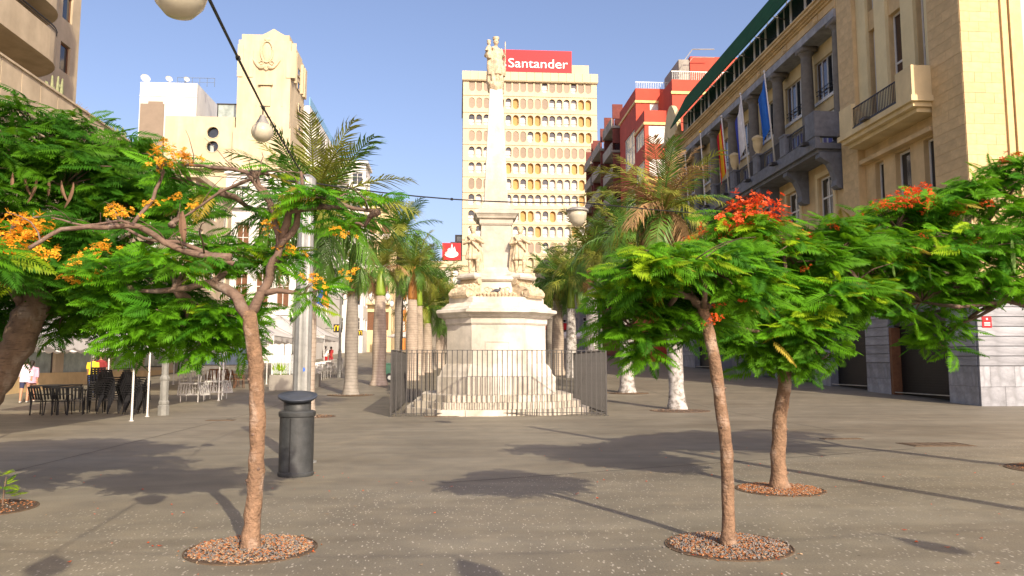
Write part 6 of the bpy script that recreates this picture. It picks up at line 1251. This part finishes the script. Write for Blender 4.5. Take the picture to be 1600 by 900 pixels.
def lamp_post(label, x, y, h, heads=2):
    z = gz(y); o = thing('lamp_post', label, 'lamp post', (x, y, z), 'classical lamp posts of the plaza'); q = MB()
    q.lathe([(.18,0),(.18,.3),(.15,.33),(.165,.37),(.165,.44),(.135,.48),(.135,1.1),(.155,1.14),(.155,1.2),(.11,1.28),(.11,1.6),(.12,1.66)], 8, (x,y,z)); q.build('base', lp_m, o)
    q = MB(); q.lathe([(.09,1.66),(.08,1.9),(.065,h-.9),(.1,h-.85),(.06,h-.8)], 12, (x,y,z)); q.build('shaft', lp_m, o, True)
    for k in range(heads):
        s = (k*2-1)*.62 if heads == 2 else 0
        a = MB(); a.tube([(x,y,z+h-1.0),(x+s*.5,y,z+h-.95),(x+s,y,z+h-.75),(x+s,y,z+h-.6)], .03, 7); a = a.build('arm', lp_m, o)
        q = MB(); q.lathe([(.09,-.6),(.17,-.5),(.22,-.3),(.2,-.12),(.1,-.02)], 10, (x+s,y,z+h)); q.build('lantern', lant, a, True); q = MB(); q.lathe([(.14,-.05),(.08,.06),(.02,.16)], 10, (x+s,y,z+h)); q.build('finial', lp_m, a)
for (px, py), lab in zip(((255,649), (457,602), (530,590), (591,579), (621,569), (940,584)), ('grey classical lamp post standing between the marquee legs', 'lamp post rising beside the planter screens of the terrace', 'lamp post next to the row of aluminium chairs', 'twin-lantern lamp post behind the pinkish palm with the green crownshaft', 'twin-lantern lamp post among the far palm trunks', 'lamp post in the shade behind the whitewashed palms')):
    p = ong(px, py); lamp_post(lab, p.x, p.y, 5.9)
# ---------- marquees
def marquee(label, x0, x1, y0, y1, eave=2.3, peak=3.35):
    o = thing('marquee', label, 'tent', ((x0+x1)/2, (y0+y1)/2, gz((y0+y1)/2))); zb = gz((y0+y1)/2); z = zb+eave; cx, cy = (x0+x1)/2, (y0+y1)/2; q = MB(); N = 10; Mm = 10
    vs = []
    for i in range(N+1):
        for j in range(Mm+1):
            u, v_ = i/N*2-1, j/Mm*2-1; t = max(abs(u), abs(v_)); vs.append((cx+u*(x1-x0)/2, cy+v_*(y1-y0)/2, z+(peak-eave)*(1-t)**1.15-.06*math.sin(math.pi*t)))
    q.add(vs, [(i*(Mm+1)+j, (i+1)*(Mm+1)+j, (i+1)*(Mm+1)+j+1, i*(Mm+1)+j+1) for i in range(N) for j in range(Mm)]); q.build('canopy', m['canvas'], o, True)
    for a, c_ in (((x0,y0),(x1,y0)), ((x1,y0),(x1,y1)), ((x1,y1),(x0,y1)), ((x0,y1),(x0,y0))):
        q = MB(); n_ = 48; vs = []
        for k in range(n_+1):
            t = k/n_; xx = a[0]+(c_[0]-a[0])*t; yy = a[1]+(c_[1]-a[1])*t; sg_ = .1*math.sin(math.pi*t); vs += [(xx,yy,z-sg_*.6+.01), (xx,yy,z-.2-.07*abs(math.sin(k*math.pi/4))-sg_*.6)]
        q.add(vs, [(2*k,2*k+1,2*k+3,2*k+2) for k in range(n_)]); q.build('valance', m['canvas'], o)
    for xx, yy in ((x0,y0),(x1,y0),(x1,y1),(x0,y1)):
        zg = gz(yy); q = MB(); q.tube([(xx,yy,zg),(xx,yy,z)], .03, 8); q.lathe([(.07,0),(.07,.012),(.035,.02),(.035,.08)], 10, (xx,yy,zg)); q.build('leg', m['white'], o)
    q = MB(); q.bar((x0,y0,z),(x0,y1,z),.03); q.bar((x1,y0,z),(x1,y1,z),.03); q.bar((x0,y0,z),(x1,y0,z),.03); q.bar((x0,y1,z),(x1,y1,z),.03)
    for xx, yy in ((x0,y0),(x1,y0),(x1,y1),(x0,y1)): q.bar((xx,yy,z),(cx,cy,z+peak-eave-.06),.025)
    q.build('frame', m['galv'], o)
marquee('white marquee shading the stacked black chairs, in front of the shop windows', -14.6, -9.35, 16.0, 23.1)
marquee('white marquee over the upturned chairs beside the classical lamp post', -14.7, -9.65, 25.0, 32.2)
marquee('white marquee in front of the blue slatted shutters', -15.2, -10.3, 34.9, 42.7, 2.4, 4.0)
marquee('white marquee behind the planter screens, next along from the blue shutters', -15.2, -10.2, 43.6, 51.4, 2.5, 4.1)
marquee('white marquee over the far aluminium tables behind the galvanised pole', -15.2, -10.3, 52.0, 60.4, 2.5, 4.1)
marquee('farthest white marquee of the terrace, before the cream street house', -15.4, -10.4, 61.2, 70, 2.5, 4.1)
def parasol(label, x, y, r=1.9, h=2.9, mt=None):
    z = gz(y); o = thing('parasol', label, 'parasol', (x, y, z)); q = MB(); q.tube([(x,y,z),(x,y,z+h)], .035, 8); q.build('pole', m['white'], o); q = MB(); q.lathe([(.35,0),(.35,.08),(.06,.12)], 14, (x,y,z)); q.build('base', m['concrete_grey'], o)
    q = MB(); q.loft([[Vector((x+rr*math.cos(k*math.pi/4+.39), y+rr*math.sin(k*math.pi/4+.39), z+zz)) for k in range(8)] for rr, zz in ((.03,h+.02),(r*.5,h-.3),(r,h-.72),(r,h-.9))], False); q.build('canopy', m['canvas'], o)
    for k in range(8): q = MB(); a = k*math.pi/4+.39; q.bar((x,y,z+h-.02),(x+r*.98*math.cos(a),y+r*.98*math.sin(a),z+h-.76),.02); q.build('rib', m['white'], o)
for (px, y, r_), lab in zip(((640,105,3.2), (890,96,2.6), (915,86,2.6)), ('flat white parasol between the far palm trunks', 'white parasol under the red shop fascia', 'pale parasol in the shade of the whitewashed palms')):
    p = at(px, 560, y); parasol(lab, p.x, y, r_, 3.3)
# ---------- chairs and tables
def chair_proto(mt, metal=False):
    o = thing('cafe_chair', 'x', 'chair', (0,0,0)); q = MB(); q.box(-.21,.21,-.2,.21,.425,.45); q.build('seat', mt, o)
    q = MB()
    for k in range(5): q.loft([[Vector((-.2+.1*k+dx-.03, .2+.02+.13*t, .5+.38*t)) for dx in (0,.055)]+[Vector((-.2+.1*k+dx-.03, .22+.02+.13*t, .5+.38*t)) for dx in (.055,0)] for t in (0,1)])
    q.loft([[Vector((x,y,z)) for x,y,z in ((-.23,.35,.86),(-.23,.37,.86),(-.23,.38,.92),(-.23,.36,.92))],[Vector((x,y,z)) for x,y,z in ((.23,.35,.86),(.23,.37,.86),(.23,.38,.92),(.23,.36,.92))]]); q.build('backrest', mt, o)
    for sx_, sy_ in ((-1,-1),(1,-1),(1,1),(-1,1)): q = MB(); q.tube([(sx_*.23,sy_*.22,0),(sx_*.2,sy_*.19,.43)]+([(sx_*.21,.24,.52)] if sy_ > 0 else []), .018, 6); q.build('leg', mt, o)
    for s in (-1, 1): q = MB(); q.tube([(s*.23,.3,.66),(s*.25,-.12,.66),(s*.24,-.2,.62),(s*.22,-.21,.43)], .017, 6); q.build('armrest', mt, o)
    return o
pc = {}
def chair(kind, x, y, z, rz, label, group, flip=False):
    mt = {'black': m['black'], 'grey': m['grey_chair'], 'white': mat('worn_white_plastic', (.42,.41,.38), .6, .2, 5), 'brown': m['wood']}[kind]
    first = kind not in pc
    o = chair_proto(mt) if first else copy_tree(pc[kind])
    pc.setdefault(kind, o); o.location = (x, y, z); o.rotation_euler = (R(180) if flip else 0, 0, rz); tag(o, label, 'chair', group); return o
for sx_, sy_, n_, rz, wh in ((-12.1,27.0,9,.3,'next to the black tables'), (-11.55,26.6,8,1.2,'second from the black tables'), (-11.0,26.9,8,1.5,'second from the classical lamp post'), (-10.6,26.3,7,1.35,'nearest the classical lamp post')):
    for k in range(n_): chair('black', sx_+.035*k*math.sin(rz), sy_-.035*k*math.cos(rz), gz(sy_)+k*.075, rz+random.uniform(-.02,.02), 'black slatted chair, ' + ('lowest of' if k == 0 else 'topmost of' if k == n_-1 else 'nested inside') + ' the stack ' + wh, 'stacked black cafe chairs')
def table(label, x, y, w, d, mt, h=.74, legs=None):
    z = gz(y); o = thing('cafe_table', label, 'table', (x, y, z)); q = MB(); q.box(x-w/2,x+w/2,y-d/2,y+d/2,z+h-.035,z+h); q.build('table_top', mt, o)
    for a, c_ in ((-1,-1),(1,-1),(1,1),(-1,1)): q = MB(); q.tube([(x+a*(w/2-.04),y+c_*(d/2-.04),z),(x+a*(w/2-.04),y+c_*(d/2-.04),z+h-.03)], .022, 6); q.build('leg', mt, o)
table('long black table stacked beside the black chairs, nearest the shop canopy', -13.2, 26.6, .9, 1.6, m['black'], .95); table('black table pushed against the stacked black chairs', -12.75, 28.0, .8, .8, m['black'])
for k in range(4): chair('black', -13.35+.32*k, 26.0+.2*(k % 2), gz(26), 2.9+.2*k, 'black slatted chair pushed under the black tables', 'black chairs under the black tables')
tp = ong(300,628); table('white cafe table with upturned chairs on it, next to the lamp post', tp.x, tp.y, .75, .75, m['white']); tp2 = ong(337,624); table('white cafe table with upturned chairs on it, next to the marquee leg', tp2.x, tp2.y, .75, .75, m['white'])
for p, wh in ((tp, 'beside the lamp post'), (tp2, 'beside the marquee leg')):
    for k in range(3): chair('white', p.x-.2+.24*k, p.y-.1+.15*(k % 2), gz(p.y)+.74+.455, .5*k, 'white chair upside down on the white cafe table ' + wh, 'upturned chairs on the white tables', True)
for k in range(6): pw = ong(350+9*k, 607+2*(k % 2)); chair('brown', pw.x-1.0, pw.y+1.2, gz(pw.y+1.2), .4*k, 'brown chair crowded at the back of the middle marquee', 'brown chairs in the marquee shade')
for k in range(14):
    px_ = 492+(k % 7)*6.3; py_ = 596-(k % 7)*2.0-(k//7)*5; p = ong(px_, py_); chair('grey', p.x, p.y, gz(p.y), random.choice((0, 1.57, 3.14, -1.57))+random.uniform(-.3,.3), 'grey aluminium chair set out on the parasol terrace', 'aluminium chairs on the parasol terrace')
for px_, py_, lab in ((500,590,'small grey table among the aluminium chairs, near the galvanised pole'), (520,583,'small grey table among the aluminium chairs, near the fruiting palm')): p = ong(px_, py_); table(lab, p.x, p.y, .7, .7, m['grey_chair'])
# planter with clear screens
p = ong(420,610); pl_ = thing('planter_screen', 'grey planter box with clear glass screens and plants at the terrace edge', 'planter', p); L_ = 3.0
q = MB(); q.box(p.x,p.x+1.9,p.y,p.y+.4,p.z,p.z+.75); q.box(p.x+1.5,p.x+1.9,p.y+.42,p.y+3.2,p.z,p.z+.75); q.build('box', m['concrete_grey'], pl_)
for k in range(5): q = MB(); q.box(p.x+.05+k*.43,p.x+.1+k*.43,p.y+.15,p.y+.2,p.z+.75,p.z+1.75); q.build('screen_post', m['white'], pl_)
tgl = bpy.data.materials.new('clear_screen'); tgl.use_nodes = True; tb = tgl.node_tree.nodes['Principled BSDF']; tb.inputs['Base Color'].default_value = (.8,.85,.85,1); tb.inputs['Roughness'].default_value = .05; tb.inputs['Alpha'].default_value = .22
for k in range(4): q = MB(); q.box(p.x+.11+k*.43,p.x+.47+k*.43,p.y+.165,p.y+.18,p.z+.8,p.z+1.7); q.build('glass_panel', tgl, pl_)
q = MB()
for i in range(60): a = random.uniform(0,6.28); b0 = Vector((p.x+random.uniform(.1,.8),p.y+.25,p.z+.75)); d_ = Vector((.25*math.cos(a),.2*math.sin(a),random.uniform(.3,.75))); sd = d_.cross(Vector((0,0,1))).normalized()*.03; q.add([b0-sd*.4,b0+sd*.4,b0+d_*.6+sd,b0+d_+Vector((0,0,-.1)),b0+d_*.6-sd], [(0,1,2,3,4)])
q.build('plants', LM[2], pl_, kind='stuff')
# green cleaning barrow
p = ong(607,597); bw = thing('cleaning_barrow', 'green wheeled street-cleaning barrow beside the pinkish palm', 'barrow', p); gmx = mat('barrow_green', (.05,.13,.09), .5)
q = MB(); q.loft([[Vector((p.x+a,p.y+c_,p.z+z)) for a,c_ in ((-w,-d),(w,-d),(w,d),(-w,d))] for w,d,z in ((.3,.25,.3),(.45,.35,1.0),(.47,.37,1.02))]); q.build('tub', gmx, bw); q = MB(); q.loft([[Vector((p.x+a,p.y+c_,p.z+z)) for a,c_ in ((-.48,-.38),(.48,-.38),(.48,.38),(-.48,.38))] for z in (1.03,1.08)]); q.build('lid', gmx, bw)
for s in (-1, 1): q = MB(); q.tube([(p.x+.1,p.y+s*.36,p.z+.26),(p.x+.1,p.y+s*.43,p.z+.26)], .26, 16); wq = q.build('wheel', m['black'], bw); q = MB(); q.tube([(p.x+.1,p.y+s*.355,p.z+.26),(p.x+.1,p.y+s*.44,p.z+.26)], .12, 12); q.build('hub', m['galv'], wq)
q = MB(); q.tube([(p.x-.4,p.y-.3,p.z+.9),(p.x-.75,p.y-.3,p.z+1.1),(p.x-.75,p.y+.3,p.z+1.1),(p.x-.4,p.y+.3,p.z+.9)], .02, 6); q.build('handle', m['fence'], bw)
# signs along the left street
def street_sign(label, px, py, y, w, h, col, body, tcol, size):
    p = at(px, py, y); o = thing('shop_sign', label, 'sign', p); q = MB(); q.box(p.x-w/2,p.x+w/2,y-.08,y+.08,p.z-h/2,p.z+h/2); q.build('board', col, o); q = MB(); q.bar((p.x-w/2-1.2,y,p.z),(p.x-w/2,y,p.z),.06); q.build('bracket', m['iron'], o)
    if body == 'M':
        q = MB()
        for s in (-1, 1): q.tube([(p.x+s*.02,y-.12,p.z-size*.35)]+[(p.x+s*size*(.24-.22*math.cos(t)), y-.12, p.z-size*.1+size*.5*math.sin(t)) for t in [i*math.pi/8 for i in range(9)]]+[(p.x+s*size*.46,y-.12,p.z-size*.4)], size*.06, 6)
        q.build('emblem', tcol, o)
    else: text_obj(body, size, tcol, (p.x, y-.09, p.z), ROT['S'], o, 'lettering', .01)
street_sign('dark hanging sign with yellow arches beside the fruiting palm', 528, 513, 92, 1.0, .95, m['shutter_dark'], 'M', m['gold'], .8)
street_sign('dark sign with yellow arches over the corner house doorway', 562, 520, 110, .8, .8, m['shutter_dark'], 'M', m['gold'], .7)
street_sign('black hanging shop sign with white W above the parasols', 464, 493, 66, 1.2, 1.1, m['shutter_dark'], 'W', m['sign_white'], 1.1)
street_sign('white hanging shop sign board high beside the galvanised pole', 459, 373, 74, 1.3, 1.2, m['fence'], 'W', m['sign_white'], 1.1)
p = at(593,545,121); o = thing('menu_board', 'blue and white menu board standing beside the corner doorway', 'sign', (p.x,121,gz(121))); q = MB(); q.box(p.x-.7,p.x+.7,121,121.1,gz(121)+.1,gz(121)+3.2); q.build('board', mat('menu_blue', (.06,.28,.6), .5), o); q = MB()
for k in range(6): q.box(p.x-.5,p.x+.5,120.94,120.99,gz(121)+1+k*.3,gz(121)+1.18+k*.3)
q.build('print', m['sign_white'], o); q = MB(); q.bar((p.x-.6,121.05,gz(121)),(p.x-.6,121.05,gz(121)+.2),.08); q.bar((p.x+.6,121.05,gz(121)),(p.x+.6,121.05,gz(121)+.2),.08); q.build('feet', m['iron'], o)
for k, (px_, col) in enumerate(((492,(.8,.8,.8)), (497,(.06,.12,.5)), (505,(.75,.3,.03)))):
    p = at(px_, 440+2*k, 74); o = thing('small_flag', ('white', 'dark blue', 'orange')[k]+' small flag sticking out from the white palace facade', 'flag', p); q = MB(); q.bar((p.x-.9,74.2,p.z-2.2),p,.05); q.build('pole', m['white'], o); q = MB(); vs = []
    for i in range(7):
        for j in range(5): vs.append((p.x-.1+.16*j+.06*math.sin(i+j), 74+.12*math.sin(j*1.3+i*.7), p.z-.1-.3*i-.12*j))
    q.add(vs, [(i*5+j,i*5+j+1,(i+1)*5+j+1,(i+1)*5+j) for i in range(6) for j in range(4)]); q.build('cloth', mat('flag_cloth_%d' % k, col, .8, trans=.3), o, True)
# ------------------------------------------------------------------ people
skin_m = mat('skin', (.42,.22,.13), .6, .08, 6); hair_m = mat('dark_hair', (.02,.014,.01), .6, .2, 10); hair_g = mat('grey_hair', (.25,.23,.21), .7, .2, 10); shoe_m = mat('shoes', (.6,.58,.55), .6, .3, 8)
def person(label, loc, yaw, h, shirt, bottom, hair, stride=.18, loose=False, longhair=False, arm=.1, bottom_len=.5):
    """stands facing local -Y before yaw; shirt and bottom are colours"""
    o = thing('person', label, 'person', loc); s = h/1.7; mk = {}
    def L(p): return Vector(p)*s
    hip, sho = .88, 1.4; b_ = MB(); legs = []
    for sd, f_ in ((-1, stride), (1, -stride)):
        pts = [L((sd*.085,0,hip)), L((sd*.09,-f_*.55-.02,.48)), L((sd*.09,-f_+(.06 if f_ < 0 else 0),.08))]; legs.append(pts)
        b_.tube(pts, [.088*s,.058*s,.038*s], 10); b_.tube([pts[2]+L((0,.04,-.03)), pts[2]+L((0,-.15,-.045))], [.038*s,.03*s], 8)
    b_.loft([[L((rx*math.cos(a), ry*math.sin(a)+oy, z)) for a in [k*6.2832/14 for k in range(14)]] for z, rx, ry, oy in ((.82,.13,.09,0),(.9,.16,.11,0),(1.05,.14,.095,0),(1.2,.155,.1,0),(1.34,.17,.1,0),(1.41,.13,.08,0),(1.45,.06,.055,0))])
    arms = []
    for sd, f_ in ((-1, -arm), (1, arm)):
        pts = [L((sd*.175,0,sho-.03)), L((sd*.225,-f_*.5+.02,1.12)), L((sd*.21,-f_*1.2-.06,.9))]; arms.append(pts); b_.tube(pts, [.05*s,.04*s,.028*s], 8); hand(b_, pts[2], (0,-.25,-1), s)
    hb = MB(); head(b_, L((0,-.02,1.58)), .1*s, -math.pi/2); remeshed(b_, 'body', skin_m, None, .013, 2).parent = o
    q = MB(); q.loft([[L(((rx+(.04 if loose else .018))*math.cos(a), (ry+(.045 if loose else .018))*math.sin(a), z)) for a in [k*6.2832/18 for k in range(18)]] for z, rx, ry in (((.78 if loose else .86),.165,.12),(1.0,.15,.11),(1.2,.158,.105),(1.34,.172,.105),(1.41,.12,.08),(1.44,.07,.06))])
    for a in arms: q.tube([a[0]+L((0,0,.02)), a[0].lerp(a[1], .6), a[1].lerp(a[2], .55 if loose else .02)], [.072*s,.066*s,(.06 if loose else .055)*s], 10)
    sh_ = remeshed(q, 'shirt', mat('shirt', shirt, .85, .1, 6), None, .014, 2); sh_.parent = o
    q = MB(); q.loft([[L(((.155+w)*math.cos(a), (.115+w)*math.sin(a), z)) for a in [k*6.2832/16 for k in range(16)]] for z, w in ((.79,.0),(.85,.01),(.93,.0))])
    for lg in legs:
        e = lg[0].lerp(lg[1], bottom_len*2) if bottom_len <= .5 else lg[1].lerp(lg[2], (bottom_len-.5)*2)
        q.tube([lg[0], lg[0].lerp(lg[1], .5)] + ([lg[1], e] if bottom_len > .5 else [e]), [.105*s,.09*s,.075*s,.06*s][:4 if bottom_len > .5 else 3], 10)
    b2 = remeshed(q, 'trousers' if bottom_len > .8 else 'shorts', mat('bottoms', bottom, .85, .1, 6), None, .014, 2); b2.parent = o
    q = MB(); q.ell(L((0,.02,1.625)), (.095*s,.1*s,.09*s), 12, 8); q.ell(L((0,.05,1.57)), (.085*s,.06*s,.09*s), 10, 8)
    if longhair: q.tube([L((0,.09,1.62)), L((0,.13,1.5)), L((0,.12,1.34))], [.05*s,.045*s,.02*s], 8)
    remeshed(q, 'hair', hair, None, .012, 2).parent = o
    for lg in legs:
        q = MB(); q.ell(lg[2]+L((0,-.06,-.035)), (.05*s,.135*s,.045*s), 10, 6); q.build('shoe', shoe_m, None).parent = o
    o.rotation_euler = (0,0,yaw); return o
p = ong(47,629); person('woman in a loose pale pink shirt walking with a dark ponytail', p, R(200)+math.pi*0, 1.64, (.6,.33,.42), (.35,.18,.12), hair_m, .2, True, True, .12, .22)
p = ong(33,630); person('man in white shirt and navy shorts walking beside the woman in pink', (p.x, p.y+.2, p.z), R(200), 1.75, (.72,.62,.66), (.03,.035,.08), hair_m, .26, True, False, .15, .42)
p = at(145,580,35.5); person('man in a bright yellow shirt standing before the shop window', (p.x,35.5,gz(35.5)), R(185), 1.74, (.75,.55,.03), (.03,.05,.13), hair_g, .05, False, False, .05, 1.0)
p = at(157,580,36.6); person('man in a dark red shirt standing next to the yellow-shirted man', (p.x,36.6,gz(36.6)), R(10), 1.78, (.22,.025,.025), (.04,.04,.06), hair_m, .04, False, False, .05, 1.0)
p = ong(508,573.5); person('man in white shirt and red shorts walking on the parasol terrace', p, R(190), 1.75, (.75,.73,.7), (.6,.03,.04), hair_g, .22, False, False, .1, .42)
p = ong(517,572); person('person in a dark red top next to the man in red shorts', p, R(150), 1.68, (.4,.04,.04), (.4,.04,.05), hair_m, .15, False, False, .1, .9)
p = ong(654,561.5); person('far walker in a pale top and white trousers beyond the palm trunks', p, R(180), 1.72, (.6,.45,.5), (.7,.68,.62), hair_m, .2, False, False, .1, 1.0)
p = ong(941,571); person('dark-clothed person seated height in the shade behind the whitewashed palms', p, R(160), 1.72, (.03,.03,.035), (.03,.03,.04), hair_m, .1, False, False, .1, 1.0)['label'] = 'dark-clothed walker in the shade behind the whitewashed palms'
# fallen petals and leaf litter
q = MB(); q2 = MB()
for i in range(170):
    if i % 2: x, y = random.uniform(1.5,9), random.uniform(6,15)
    else: x, y = random.uniform(-7,0), random.uniform(5.5,12)
    a = random.uniform(0,6.28); s_ = random.uniform(.008,.022); (q if i % 3 else q2).add([(x+s_*math.cos(a+k*1.57)*(1.6 if k % 2 else .8), y+s_*math.sin(a+k*1.57)*(1.6 if k % 2 else .8), gz(y)+.006+.006*(k % 2)) for k in range(4)], [(0,1,2,3)])
q.build('fallen_petals', fl_red, kind='stuff'); q2.build('fallen_leaves', chipm[2], kind='stuff')
